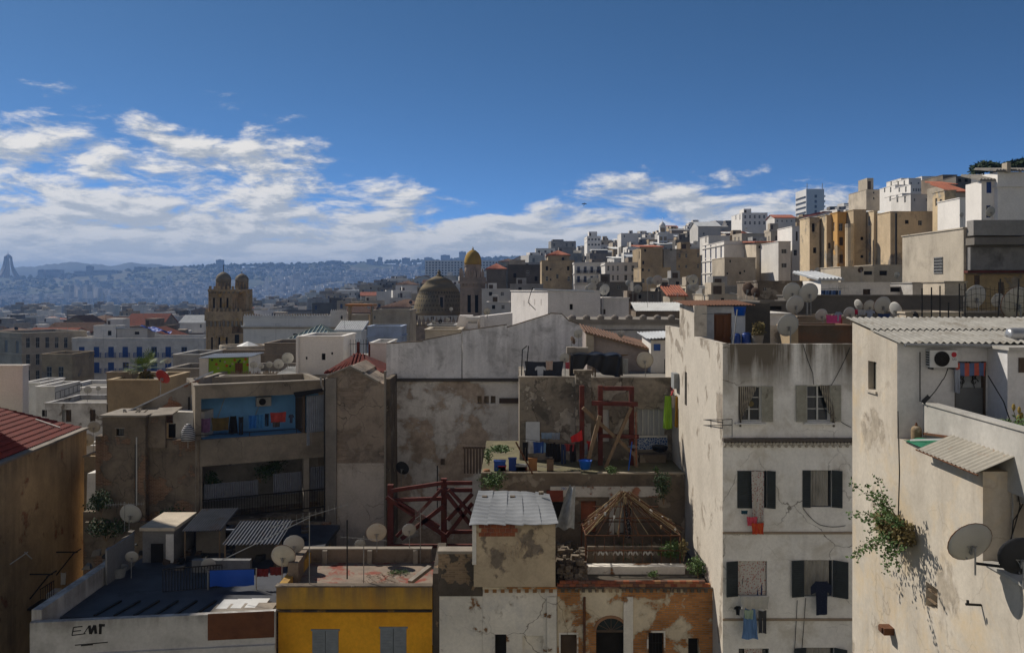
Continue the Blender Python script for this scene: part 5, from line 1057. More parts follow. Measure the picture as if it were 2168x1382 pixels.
 single(B().beam(g[0].lerp(g[3], .7) + Vector((.05, 0, .05)), g[1] + Vector((0, -.1, .06)), .04, .04), 'batten', M['tinwhite'], 'white batten lying over the green sheet', 'batten', g[0]); single(B().beam((9.98, 21.5, 66.5), (10.0, 20.3, 66.62), .05, .05), 'board', M['rust'], 'reddish board leaning along the parapet', 'board', (9.98, 21.5, 66.5))
right_house()
def gas():
 c = P(1940, 912, 21.62); c.z = 66.3; r = thing('gas_bottle', 'rusty brown gas bottle standing on the ledge', 'gas bottle', c); rb = flat('rusted_gas_bottle', (.27, .19, .11), .85, 0, var=.4, sc=7, c2=(.36, .30, .22), f2=(.5, .6))
 B().lathe([(.10, 0), (.105, .03), (.12, .05), (.125, .10), (.125, .26), (.115, .31), (.085, .35), (.04, .37)], c, 20).build('body', rb, r, smooth=True); B().lathe([(.035, .36), (.035, .41), (.02, .42), (.02, .45)], c, 8).build('valve', M['rust'], r); B().lathe([(.11, 0), (.11, .05), (.10, .05)], c, 16).build('foot_ring', rb, r)
gas()
def aircon():
 d = 21.75; x0, x1, z0, z1 = X(1969, d), X(2028, d), Z(778, d), Z(741, d); r = thing('air_conditioner', 'white outdoor air conditioner with round fan and red badge under the corrugated roof', 'air conditioner', ((x0 + x1) / 2, d, z0)); cs = flat('ac_casing', (.52, .52, .51), .5, 0, var=.1)
 B().box(x0, x1, d, d + .24, z0, z1).build('casing', cs, r); cx, cz_ = lerp(x0, x1, .42), lerp(z0, z1, .5); rr = (z1 - z0) * .43
 fg = B().tube((cx, d - .012, cz_), (cx, d - .002, cz_), rr, 24).build('fan_opening', M['voidroom'], r)
 for k in range(4): b = B(); b.beam((cx, d - .02, cz_), (cx + rr * math.cos(k * .785), d - .02, cz_ + rr * math.sin(k * .785)), .008, .008).beam((cx, d - .02, cz_), (cx - rr * math.cos(k * .785), d - .02, cz_ - rr * math.sin(k * .785)), .008, .008); b.build('guard_bar', M['iron'], fg)
 for q in (.55, .8, 1.0):
  b = B(); n = 20; b.path([(cx + rr * q * math.cos(6.283 * i / n), d - .022, cz_ + rr * q * math.sin(6.283 * i / n)) for i in range(n + 1)], .005, 4); b.build('guard_ring', M['iron'], fg)
 bx, bz = lerp(x0, x1, .86), lerp(z0, z1, .74); B().tube((bx, d - .008, bz), (bx, d - .002, bz), (z1 - z0) * .15, 20).build('badge', flat('red_badge', (.38, .02, .035), .5), r)
 for k in range(6): B().box(x0 - .01, x0 - .002, d + .03, d + .2, z0 + .05 + k * .06, z0 + .08 + k * .06).build('vent_slot', M['voidroom'], r)
 txt(r, 'LG', lerp(x0, x1, .80), d - .004, lerp(z0, z1, .42), .085, flat('badge_grey', (.10, .10, .11), .6), 'lettering')
 for px in (1976, 2020): B().box(X(px, d) - .02, X(px, d) + .02, d + .02, d + .245, z0 - .05, z0 - .003).build('wall_bracket', M['iron'], r)
def txt(parent, s, x, y, z, size, mat, name='lettering', rot=(R(90), 0, 0), ext=.002):
 cu = bpy.data.curves.new('t', 'FONT'); cu.body = s; cu.size = size; cu.extrude = ext; tmp = bpy.data.objects.new('t', cu); COL.objects.link(tmp)
 dg = bpy.context.evaluated_depsgraph_get(); dg.update(); me = bpy.data.meshes.new_from_object(tmp.evaluated_get(dg)); bpy.data.objects.remove(tmp); me.materials.clear(); me.materials.append(mat); o = link(name, me, parent); o.rotation_euler = rot; o.location = Vector((x, y, z)) - (parent.location if parent else Vector()); return o
aircon()
cloth('towel', P(2055, 767, 21.93), .76, .33, stripes('bright_striped_cloth', (.10, .14, .26), (.45, .10, .07), 4.2, 0), 'striped red and blue cloth hung over the door under the air conditioner', 4, .02)
cloth('towel', P(2026, 780, 21.9), .14, .6, flat('pale_blue_towel', (.33, .36, .42), .9), 'narrow pale towel hanging left of the grille door', 2, .03)
cable([P(1948, 745, 21.93), P(1948, 850, 21.93)], .014, 'iron', 'dark pipe running down the wall left of the air conditioner', 'pipe'); cable([P(2007, 779, 21.8), P(1995, 805, 21.85), P(1960, 848, 21.8)], .012, 'iron', 'black cable curving from the air conditioner to the parapet', sag=.05)
cable([P(2092, 795, 21.2), P(2125, 850, 20.9), P(2140, 895, 20.5)], .014, 'iron', 'black hose curving down the white block to the plants'); single(B().beam(P(1953, 852, 21.55), P(1967, 838, 21.5), .07, .10), 'cable_clamp', M['black'], 'black cable bundle wedged on the parapet corner', 'bundle', P(1953, 852, 21.55))
def tank():
 c = P(2136, 711, 22.3); r = thing('water_tank', 'horizontal steel water tank lying on the roof at the right edge', 'tank', (c.x, c.y, c.z - .22)); b = B(); n = 20; prof = [(0.02, -.05), (.13, -.04), (.19, 0), (.2, .05), (.2, 1.6)]
 vs = [];
 for rr, t in prof:
  for i in range(n): a = 6.283 * i / n; vs.append((c.x + t, c.y + rr * math.cos(a), c.z + rr * math.sin(a)))
 b.add(vs, [(j * n + i, j * n + (i + 1) % n, (j + 1) * n + (i + 1) % n, (j + 1) * n + i) for j in range(4) for i in range(n)]); b.build('shell', flat('brushed_steel_tank', (.42, .42, .42), .35, .6, var=.2), r, smooth=True)
 for q in (.3, .9): B().box(c.x + q, c.x + q + .06, c.y - .12, c.y + .12, c.z - .28, c.z - .17).build('cradle', M['iron'], r)
tank()
dish(2053, 1146, 17.4, 96, 'big grey dish with rusty rim on the lit flank, bottom right', z0=64.45, yaw=-.1, tilt=.42, rim='rust', kind_='dish')
dish(2160, 1176, 16.6, 90, 'black dish cut by the right edge', z0=64.45, kind_='dishdark', yaw=.2, tilt=.3)
single(B().tube(P(2066, 1192, 17.4), P(2130, 1200, 16.8), .03, 6), 'support_bar', M['iron'], 'horizontal iron bar linking the two dishes bottom right', 'bar', P(2066, 1192, 17.4))
yb_ = QX * F / (1888 - CX); v = P(1888, 1335, yb_); single(B().box(QX - .26, QX - .003, yb_ - .16, yb_ + .16, v.z - .05, v.z + .12).box(QX - .30, QX - .265, yb_ - .1, yb_ + .1, v.z - .0, v.z + .12), 'rusty_bracket_box', M['rust'], 'rusty iron box projecting from the lit flank near the bottom', 'box', v)
yb_ = QX * F / (2078 - CX); v = P(2078, 1280, yb_); single(B().beam((QX - .003, yb_, v.z), (QX - .3, yb_ + .05, v.z), .04, .04).beam((QX - .28, yb_, v.z + .02), (QX - .28, yb_, v.z + .1), .04, .04), 'wall_hook', M['iron'], 'small iron hook bracket on the lit flank right of the blocked window', 'hook', v)
cable([Vector((QX - .01, QX * F / (a - CX), Z(c, QX * F / (a - CX)))) for a, c in ((1902, 870), (1905, 1000), (1902, 1110))], .012, 'iron', 'thin cable down the seam of the lit flank')
def wallplant():
 rnd = random.Random(4); root = Vector((QX - .02, 21.3, Z(1135, 21.3))); r = thing('wall_plant', 'wild fig sprouting from the sunlit flank of the right house', 'plant', root); st = B(); lf = B(); dry = B()
 for k in range(26):
  tgt = P(rnd.uniform(1800, 1965), rnd.uniform(1010, 1220), rnd.uniform(20.4, 22.6)); tgt.x = min(tgt.x, QX - rnd.uniform(.15, .9)); p = root.copy(); prev = p.copy(); ctrl = root.lerp(tgt, .5) + Vector((-.2, 0, rnd.uniform(.0, .4)))
  for s in range(1, 9):
   t = s / 8; q = root * (1 - t) ** 2 + ctrl * 2 * t * (1 - t) + tgt * t * t; st.tube(prev, q, .012 * (1 - t) + .003, 4); prev = q
   if t > .45: leaves(lf, q, .13, .13, .10, 9, .085, rnd, 0, .1)
 leaves(dry, root + Vector((-.22, .35, .1)), .24, 1.0, .34, 1000, .13, rnd, 0, .0)
 st.build('stem', M['wood'], r); lf.build('foliage', M['leaf'], r); dry.build('dry_growth', M['leafdry'], r)
wallplant()
def aloe():
 c = P(2125, 900, 19.6); c.z = 66.3; r = thing('spiky_plant', 'spiky yucca rising behind the parapet at the right edge', 'plant', c); rnd = random.Random(8); b = B()
 for k in range(46):
  a = rnd.uniform(0, 6.28); e = rnd.uniform(.1, 1.35); L = rnd.uniform(.25, .45); u = Vector((math.cos(a) * math.cos(e), math.sin(a) * math.cos(e), math.sin(e))); v = u.cross(Vector((0, 0, 1))).normalized() * .018; o = c + Vector((0, 0, .35)); b.add([o - v, o + v, o + u * L * .6 + v * .8, o + u * L - Vector((0, 0, .05)), o + u * L * .6 - v * .8], [(0, 1, 2, 3, 4)])
 b.build('foliage', M['leaf'], r); B().tube(c, c + Vector((0, 0, .38)), .035, 6).build('stem', M['wood'], r)
aloe()
shrub(P(2138, 925, 19.2), .5, .45, 'low leafy trough plant along the parapet at the right edge', 420, .08, 'leaf', 3)
def cactus():
 c = P(2152, 915, 19.3); r = thing('prickly_plant', 'tall stem with orange tinged pads beside the yucca', 'plant', c)
 for a, e in ((2146, 862), (2158, 868), (2156, 885), (2163, 880)):
  q = P(a, e, 19.3); B().lathe([(.005, -.09), (.03, -.05), (.04, 0), (.028, .06), (.005, .08)], q, 8).build('pad', flat('orange_pad', (.28, .20, .05), .8), r); B().path([c, c.lerp(q, .5) + Vector((.03, 0, 0)), q - Vector((0, 0, .08))], .008, 5).build('stem', M['leafdry'], r)
cactus()
single(B().lathe([(.13, 0), (.17, .3), (.19, .32), (.16, .3)], P(2166, 942, 19), 16), 'terracotta_pot', M['tile'], 'terracotta pot at the right edge of the parapet', 'pot', P(2166, 942, 19))
cable([P(2150, 1010, 17.9), P(2160, 1070, 17.9), P(2130, 1170, 17.9), P(2105, 1200, 17.6)], .012, 'iron', 'tangled dark cable hanging down the shaded wall at the right edge', sag=.05); cable([P(2168, 1060, 17.9), P(2146, 1100, 17.9), P(2135, 1190, 17.8)], .012, 'iron', 'second dark cable on the shaded wall at the right edge', sag=.04); cable([P(2144, 1010, 17.92), P(2144, 1190, 17.92)], .02, 'galv', 'grey drainpipe on the shaded wall behind the big dish', 'pipe')
# ================================================================== ruined house facade, hut, courtyard with pergola
ruin = plaster('ruined_plaster', (.70, .60, .45), dirt=(.17, .12, .08), streak=.55, mott=.25, under=(.55, .23, .065), peel=.58, psc=.62, brick=True, blot=.5, bsc=.6, blc=(.45, .30, .12), cell=.9, bump=.6)
ruin2 = plaster('white_cracked_plaster', (.82, .77, .69), dirt=(.22, .18, .14), streak=.4, mott=.25, under=(.36, .17, .07), peel=.30, psc=.9, brick=True, blot=.35, bsc=1.2, blc=(.40, .40, .42), cell=1.0, bump=.6)
sooty = plaster('sooty_brick_wall', (.14, .115, .09), dirt=(.05, .045, .04), streak=.6, mott=.5, under=(.30, .21, .13), peel=.36, psc=.9, brick=True, blot=.5, blc=(.045, .04, .035), cell=.8, bump=.6)
rng6 = random.Random(66)
BRK = [unit('brick', B().box(-.115, .115, -.012, .10, 0, .10 + .0 * k), [flat('loose_brick_%d' % k, c, .95, var=.4, sc=8)]) for k, c in enumerate(((.33, .11, .055), (.26, .085, .05), (.38, .20, .10), (.20, .10, .07)))]
def ruined_house():
 d = 31.5; r = thing('ruined_house', 'crumbling house front with peeling plaster over orange brick and an arched door', 'house', (X(930, d), d, 48)); z0 = 48.0; x0 = X(930, d); zt = Z(1242, d)
 xs = lambda px: X(px, d); zz = lambda py: Z(py, d)
 xa, xb = xs(1180), WX - .004
 holes = [(1187, 1221, 1342, 1480), (1262, 1325, 1334, 1480), (1373, 1405, 1338, 1400), (1457, 1480, 1350, 1480)]
 b = B().wall((xa, d, z0), (1, 0, 0), (0, 1, 0), xb - xa, zt - z0, [(xs(a) - xa, xs(c) - xa, zz(g) - z0, zz(e) - z0) for a, c, e, g in holes], .3); b.box(xa, xb, d + .31, d + .45, z0, zt - .004); b.build('wall', ruin, r)
 cx, zc, rr = xs(1293.5), zz(1334), (xs(1325) - xs(1262)) / 2
 ar = B(); n = 12
 for i in range(n):
  a0, a1 = math.pi * i / n, math.pi * (i + 1) / n; q = [(cx + rr * math.cos(a), d - .05, zc + rr * .85 * math.sin(a)) for a in (a0, a1)]; o = [(cx + rr * 1.16 * math.cos(a), d - .05, zc + rr * 1.02 * math.sin(a)) for a in (a1, a0)]; ar.ext(q + o, (0, .10, 0))
 ar.build('door_arch', plaster('arch_moulding', (.33, .18, .10), streak=.5), r)
 fan = B().ext([(cx + rr * math.cos(math.pi * i / 14), d - .02, zc + rr * .85 * math.sin(math.pi * i / 14)) for i in range(15)], (0, .015, 0)).build('fanlight', M['glass'], r)
 for i in range(1, 6): a = math.pi * i / 6; B().beam((cx, d - .03, zc), (cx + rr * math.cos(a), d - .03, zc + rr * .85 * math.sin(a)), .025, .025).build('fan_bar', M['brownshut'], fan)
 B().box(cx - rr, cx + rr, d - .035, d + .05, zc - .05, zc + .03).build('transom', M['brownshut'], r)
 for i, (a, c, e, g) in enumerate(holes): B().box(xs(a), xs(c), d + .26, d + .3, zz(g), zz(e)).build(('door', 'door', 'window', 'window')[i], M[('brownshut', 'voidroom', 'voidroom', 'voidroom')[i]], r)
 for i in range(5): xx = lerp(xs(1373), xs(1405), (i + .5) / 5); B().tube((xx, d + .08, zz(1400)), (xx, d + .08, zz(1338)), .012, 5).build('window_bar', M['iron'], r)
 B().box(xs(1373), xs(1405), d + .07, d + .09, zz(1362) - .012, zz(1362) + .012).build('window_bar', M['iron'], r)
 for a, c, e, g in holes[:3:2]: B().box(xs(a) - .06, xs(a) - .004, d - .03, d - .003, zz(g), zz(e) + .06).box(xs(c) + .004, xs(c) + .06, d - .03, d - .003, zz(g), zz(e) + .06).box(xs(a), xs(c), d - .03, d - .003, zz(e) + .004, zz(e) + .06).build('surround', ruin2, r)
 B().tube((xs(1237), d - .05, z0), (xs(1237), d - .05, zz(1262)), .045, 7).build('rust_pipe', M['rust'], r)
 for px, w in ((1168, 20), (1330, 20)): B().box(xs(px - w / 2), xs(px + w / 2), d - .06, d - .003, z0, zz(1262)).build('pilaster', ruin2, r)
 for row in range(2):
  for i in range(24):
   px = 1186 + i * 13.4 + row * 6;
   if px > 1498: continue
   o = inst(BRK[rng6.randrange(4)], 'brick', r, (xs(px) - x0, .02 + rng6.uniform(-.012, .012), zt - z0 + .003 + row * .105), (.94, 1, .95), (0, 0, rng6.uniform(-.02, .02)))
 for i in range(22):
  px = 1188 + i * 14.4; B().box(xs(px), xs(px) + .12, d - .09, d - .003, zt - .16, zt - .04).build('dentil', sooty, r)
 B().box(xa, xb, d - .11, d - .003, zt - .035, zt - .003).build('cornice', sooty, r)
 xm = xs(1022); zm = zz(1242)
 hm = [(1048, 1072, 1343, 1480), (1106, 1150, 1346, 1480)]
 B().wall((xm, d + .04, z0), (1, 0, 0), (0, 1, 0), xa - xm - .003, zm - z0, [(xs(a) - xm, xs(c) - xm, zz(g) - z0, zz(e) - z0) for a, c, e, g in hm], .28).build('wall', ruin2, r)
 B().box(xs(1048), xs(1072), d + .3, d + .34, zz(1480), zz(1343)).build('window', M['voidroom'], r); B().box(xs(1106), xs(1150), d + .22, d + .3, zz(1480), zz(1346)).build('blocked_window', ruin2, r)
 for i in range(9): px = 1026 + i * 17; B().box(xs(px), xs(px) + .14, d - .07, d + .036, zm - .18, zm - .05).build('dentil', plaster('dentil_brick_%d' % i, (.30, .15, .06), streak=.4) if i == 0 else bpy.data.materials['dentil_brick_0'], r)
 B().box(xm, xa, d - .10, d + .036, zm - .045, zm + .03).build('cornice', ruin, r)
 B().box(x0, xm - .003, d + .06, d + .5, z0, zz(1262)).build('wall', ruin2, r); B().box(x0 - .04, xm - .006, d + .02, d + .55, zz(1262) + .003, zz(1172)).build('upper_wall', sooty, r)
 B().box(x0 - .06, xm - .006, d - .01, d + .58, zz(1172) + .003, zz(1166)).build('coping', M['cement'], r)
 B().box(xs(1180), WX - .01, d + .46, 36.4, 58.6, 59.35).build('floor', flat('rubble_floor', (.10, .085, .065), .95, var=.5, sc=3), r)
ruined_house()
def ruinhut():
 d = 31.3; x0, x1 = X(1003, d), X(1176, d); z0, z1 = Z(1242, d) + .005, Z(1108, d); r = thing('rooftop_hut', 'small plastered hut with warped tin roof on the ruined house', 'hut', (x0, d, z0)); hp = plaster('hut_plaster', (.58, .47, .33), dirt=(.15, .11, .08), streak=.5, mott=.3, under=(.27, .22, .17), peel=.42, psc=1.0, blot=.5, blc=(.20, .15, .11), cell=.6, bump=.6)
 B().box(x0, x1, d, d + 2.6, z0, z1).build('wall', hp, r); B().box(x0 - .05, x0 + .09, d - .06, d - .003, z0 + .8, z1).build('corner_post', M['white'], r)
 for row in range(3):
  for i in range(6): inst(BRK[0 if rng6.random() < .75 else 1], 'brick', r, (.28 + i * .215 + (row % 2) * .09, -.02, z1 - z0 - .15 - row * .145), (.88, 1, 1.28))
 c = P(1094, 1165, d); st = B()
 rq = random.Random(77)
 for i in range(34): a = rq.gauss(0, .33); st.tube(c + Vector((a, .0, rq.gauss(-.02, .13))), c + Vector((a + rq.uniform(-.14, .14), -.005, rq.gauss(.0, .16))), rq.uniform(.02, .055), 6, rq.uniform(.01, .05))
 st.build('stucco_relief', hp, r)
 rnd = random.Random(9); b = B(); corners = [P(993, 1111, 30.9), P(1182, 1111, 30.9), P(1163, 1046, 34.2), P(1013, 1036, 34.2)]
 tinm = flat('old_grey_tin', (.27, .28, .29), .6, .15, var=.25, sc=2.0, c2=(.13, .12, .11), f2=(.66, .74))
 for k in range(5):
  u0, u1 = k / 5, (k + 1.06) / 5; a = corners[0].lerp(corners[1], u0); e = corners[0].lerp(corners[1], min(u1, 1)); g = corners[3].lerp(corners[2], u0); h = corners[3].lerp(corners[2], min(u1, 1)); q = B()
  for off in (0, -.012): q.sheet(lambda u, v: a.lerp(g, v).lerp(e.lerp(h, v), u) + Vector((0, 0, .018 * math.sin(v * 60) + .012 * k % 2 + off + .03 * math.sin(u * 3 + v * 4 + k))), 3, 60)
  q.build('roof_sheet', tinm, r, smooth=True)
 for k in range(6): p = P(rnd.uniform(1020, 1160), rnd.uniform(1045, 1075), 33.6); p.z += .08; B().box(p.x - .09, p.x + .09, p.y - .1, p.y + .1, p.z - .05, p.z + .05).build('roof_stone', M['stonebrown'], r)
ruinhut()
def pergola():
 d = 33.6; xl, xr = X(1240, d), X(1440, d); zb, ze = Z(1190, d), Z(1133, d); yb = 35.6; ap = P(1322, 1040, 34.6); r = thing('pergola', 'rusty iron pergola frame with a pyramid of bars over the ruined courtyard', 'pergola', ((xl + xr) / 2, d, zb)); rs = M['rust']
 for x in (xl, xr):
  for y in (d, yb): B().tube((x, y, zb - .4), (x, y, ze), .03, 6).build('post', rs, r)
 for a, c in (((xl, d, ze), (xr, d, ze)), ((xl, yb, ze), (xr, yb, ze)), ((xl, d, ze), (xl, yb, ze)), ((xr, d, ze), (xr, yb, ze)), ((xl, d, zb + .45), (xr, d, zb + .45)), ((xl, yb, ze + .0), (xr, yb, ze)), ((xl + .4, 35.0, ze + .75), (xr - .6, 35.0, ze + .75)), ((xl + .3, 34.6, ze + .4), (xr - .4, 34.6, ze + .4))): B().tube(a, c, .026, 6).build('rail', rs, r)
 rnd = random.Random(12); pale = flat('peeled_bamboo', (.36, .27, .15), .9, var=.5, sc=6)
 feet = [(lerp(xl, xr, i / 9), d) for i in range(10)] + [(xl, lerp(d, yb, i / 9)) for i in range(1, 10)] + [(xr, lerp(d, yb, i / 9)) for i in range(1, 10)]
 for i, (x, y) in enumerate(feet):
  a = ap + Vector((rnd.uniform(-.18, .18), rnd.uniform(-.1, .1), rnd.uniform(-.05, .03))); B().tube(a, (x, y, ze), .016, 5).build('bar', rs if i % 3 else pale, r)
 for i in range(46):
  x, y = rnd.choice(feet[10:]) if i % 3 else rnd.choice(feet); q = ap + Vector((rnd.gauss(0, .1), rnd.gauss(0, .1), 0)); e = Vector((x + rnd.gauss(0, .08), y + rnd.gauss(0, .2), ze + rnd.gauss(0, .12))); m_ = q.lerp(e, rnd.uniform(.3, .7)) - Vector((0, 0, rnd.uniform(0, .18))); B().path([q.lerp(e, rnd.uniform(0, .25)), m_, e.lerp(q, rnd.uniform(-.12, .2))], rnd.uniform(.008, .02), 4).build('loose_bar', (rs, rs, pale)[i % 3], r)
 for i in range(30):
  x, y = rnd.choice(feet); q = ap.lerp(Vector((x, y, ze)), rnd.uniform(.15, 1)); B().hexa([q + Vector(v) * rnd.uniform(.7, 1.3) for v in ((-.03, -.03, -.08), (.03, -.03, -.07), (.03, .02, -.09), (-.03, .02, -.06), (-.04, -.02, .06), (.04, -.02, .05), (.03, .02, .07), (-.03, .02, .05))]).build('rag_tie', M['tinwhite'] if i % 2 else pale, r)
 for i in range(11): x = lerp(xl, xr, i / 10); B().tube((x, d, zb), (x, d, ze), .012, 5).build('upright', rs, r)
 w = thing('courtyard_wall', 'low wall with dark zigzag frieze under the pergola', 'wall', (xl, d - .3, zb - .5)); B().box(xl + .1, xr - .1, d + .3, d + .45, zb - .5, Z(1157, d + .3)).build('frieze_wall', M['stonebrown'], w)
 for i in range(13): x = lerp(xl + .3, xr - .8, i / 13); q = (xr - xl - 1.1) / 13; z = Z(1174, d + .3); B().beam((x, d + .28, z), (x + q / 2, d + .28, z + .16), .03, .06).beam((x + q / 2, d + .28, z + .16), (x + q, d + .28, z), .03, .06).build('zigzag', M['tinwhite'] if i % 3 else M['cement'], w)
 B().box(xl - .0, xr + .1, d - .45, d - .05, zb - .75, zb - .02).build('kerb', ruin2, w)
 shrub((X(1420, 33.9), 33.9, zb), .5, .75, 'green creeper tangled on the right end of the pergola', 700, .09, 'leaf', 31, lobes=6)
 shrub((X(1478, 32.6), 32.6, 59.4), .42, .75, 'bright green bush beside the white tenement wall', 700, .08, 'leaf', 32, lobes=6); shrub((X(1330, 34.6), 34.6, zb - .1), 1.5, .35, 'dark weeds on the courtyard floor behind the frieze', 600, .09, 'leafdark', 33, lobes=7)
 shrub((X(1383, 32.6), 32.6, 59.4), .28, .22, 'small weed tuft on the kerb below the pergola', 160, .07, 'leaf', 34)
 shrub((X(1447, 33.4), 33.4, zb + .1), .25, .8, 'dry orange bush hanging behind the pergola corner', 260, .09, 'leafdry', 35)
 cloth('towel', P(1330, 1063, 34.9), .24, 1.4, spots('black_white_check', (.02, .02, .022), (.35, .35, .36), 22, .3), 'black and white checked cloth hanging inside the pergola', 2, .04)
 pb = P(1212, 1085, 33.4); single(B().sheet(lambda u, v: pb + Vector((lerp(-.25, .25, u) * (.5 + v) - .3 * v, .1 * math.sin(u * 8), 1.0 - v * 1.6 + .05 * math.sin(u * 11 + v * 6))), 10, 12), 'plastic_film', flat('clear_plastic_film', (.34, .36, .38), .25, 0, var=.4, sc=5), 'crumpled pale plastic film between the hut and the pergola', 'plastic', pb)
 rb = B(); rnd = random.Random(44)
 for _ in range(260):
  p = Vector((rnd.uniform(X(1183, 33), X(1240, 33)), rnd.uniform(32, 35.4), 59.35)); s = rnd.uniform(.04, .16); p.z += rnd.random() ** 2 * .55; rb.hexa([p + Vector((a * s * rnd.uniform(.5, 1.3), c * s * rnd.uniform(.5, 1.3), e * s * rnd.uniform(.4, 1))) for e in (-1, 1) for a, c in ((-1, -1), (1, -1), (1, 1), (-1, 1))])
 kind(rb.build('rubble', M['stonebrown']), 'stuff')
pergola()
# ================================================================== terrace with washing, its back wall and red props
TF, TB, TZ = 36.5, 39.5, Z(1003, 36.5)
def terrace():
 x0, x1 = X(1018, TF), WX - .01; r = thing('terrace', 'cluttered terrace house level above the ruined courtyard', 'terrace', (x0, TF, 50)); b = B()
 hl = [(1167, 1194, 1062, 1108), (1230, 1262, 1060, 1128), (1302, 1322, 1062, 1130)]
 b.wall((x0, TF, 50), (1, 0, 0), (0, 1, 0), x1 - x0, TZ - 50, [(X(a, TF) - x0, X(c, TF) - x0, Z(g, TF) - 50, Z(e, TF) - 50) for a, c, e, g in hl], .3); b.build('front_wall', M['stonebrown'], r)
 B().box(x0, x1, TF + .003, TB + 5, TZ - .25, TZ - .003).build('floor', flat('olive_floor', (.19, .17, .10), .95, var=.45, sc=1.2, c2=(.08, .07, .055)), r)
 for i, (a, c, e, g) in enumerate(hl): B().box(X(a, TF), X(c, TF), TF + .25, TF + .3, Z(g, TF), Z(e, TF)).build('doorway', M['voidroom'] if i == 0 else M['tile'] if i == 1 else M['frame'], r)
 wp = plaster('white_patch_render', (.60, .57, .52), streak=.4, under=(.34, .16, .10), peel=.36, psc=1.2, blot=.3)
 B().box(X(1165, TF), X(1400, TF), TF - .05, TF - .003, Z(1051, TF), Z(1029, TF)).build('white_band', wp, r); B().box(X(1290, TF), X(1300, TF), TF - .06, TF - .003, Z(1130, TF), Z(1052, TF)).build('pier', wp, r)
 B().box(X(1157, TF), X(1192, TF), TF - .08, TF - .006, Z(1060, TF), Z(1037, TF)).build('red_panel', flat('dull_red_panel', (.20, .05, .03), .9, var=.4), r); txt(r, '780', X(1187, TF), TF - .056, Z(1036, TF), .16, M['bluepaint'], 'lettering')
 B().box(x0, X(1230, TF), TF - .06, TF + .25, TZ - .003 + .003, TZ + .06).build('kerb', plaster('terrace_kerb', (.20, .165, .12), streak=.6, blot=.5), r)
 B().box(X(1265, TF), x1, TF - .05, TF + .2, TZ, TZ + .05).build('kerb', plaster('pale_kerb', (.40, .34, .26), streak=.4), r)
 yb = TB; xa = X(1100, yb); zt = Z(800, yb)
 sw = plaster('scorched_terrace_wall', (.32, .275, .22), dirt=(.05, .045, .04), streak=.7, mott=.45, blot=.8, bsc=.9, blc=(.055, .05, .043), under=(.40, .36, .30), peel=.34, psc=.75, cell=.9, bump=.6)
 h2 = [(1350, 1407, 866, 922), (1264, 1290, 867, 935)]
 b = B().wall((xa, yb, TZ), (1, 0, 0), (0, 1, 0), WX + .5 - xa, zt - TZ, [(X(a, yb) - xa, X(c, yb) - xa, Z(g, yb) - TZ, Z(e, yb) - TZ) for a, c, e, g in h2], .2); b.box(xa, WX + .5, yb + .21, yb + .4, TZ, zt); b.box(xa, xa + .25, yb + .41, yb + 6, TZ, zt); b.build('back_wall', sw, r)
 B().box(xa - .05, X(1222, yb), yb - .04, yb + .3, zt + .003, zt + .06).build('coping', M['cement'], r)
 B().box(X(1217, yb), X(1250, yb), yb - .35, yb - .003, TZ, Z(790, yb)).build('pier', sw, r); B().box(X(1214, yb), X(1253, yb), yb - .40, yb + .1, Z(790, yb) + .003, Z(782, yb)).build('pier_cap', M['stonebrown'], r)
 wf = B().box(X(1350, yb), X(1407, yb), yb + .12, yb + .2, Z(922, yb), Z(866, yb)).build('window', flat('whitish_boarding', (.38, .39, .40), .8, var=.35, sc=4, stretch=(5, 1, .3)), r)
 for k in range(6): xx = lerp(X(1350, yb), X(1407, yb), k / 5); B().box(xx - .02, xx + .02, yb + .06, yb + .118, Z(922, yb), Z(866, yb)).build('window_post', M['frame'], wf)
 B().box(X(1348, yb), X(1412, yb), yb - .1, yb - .003, Z(925, yb), Z(921, yb)).build('sill', M['frame'], r)
 B().box(X(1264, yb), X(1290, yb), yb + .12, yb + .2, Z(935, yb), Z(867, yb)).build('door', M['frame'], r)
 t = NT('blue_tile_pattern', .4); v = t.n('ShaderNodeTexVoronoi', {'Vector': t.pos, 'Scale': 9.0}, feature='DISTANCE_TO_EDGE').outputs[0]
 B().box(X(1350, yb), X(1413, yb), yb - .03, yb - .003, Z(951, yb), Z(926, yb)).build('tile_band', t.col(t.mix(t.rng(v, .05, .12), (.40, .44, .48), (.03, .08, .22))), r)
 B().box(xa, WX + .5, yb + .45, yb + 7, zt - .35, zt - .2).build('roof', M['roofgrey'], r)
 B().box(X(1350, yb), X(1405, yb), yb - .7, yb - .1, TZ + .003, TZ + .35).build('bench', M['stonebrown'], r)
 FP.append((x0, 8, 30, 47))
terrace()
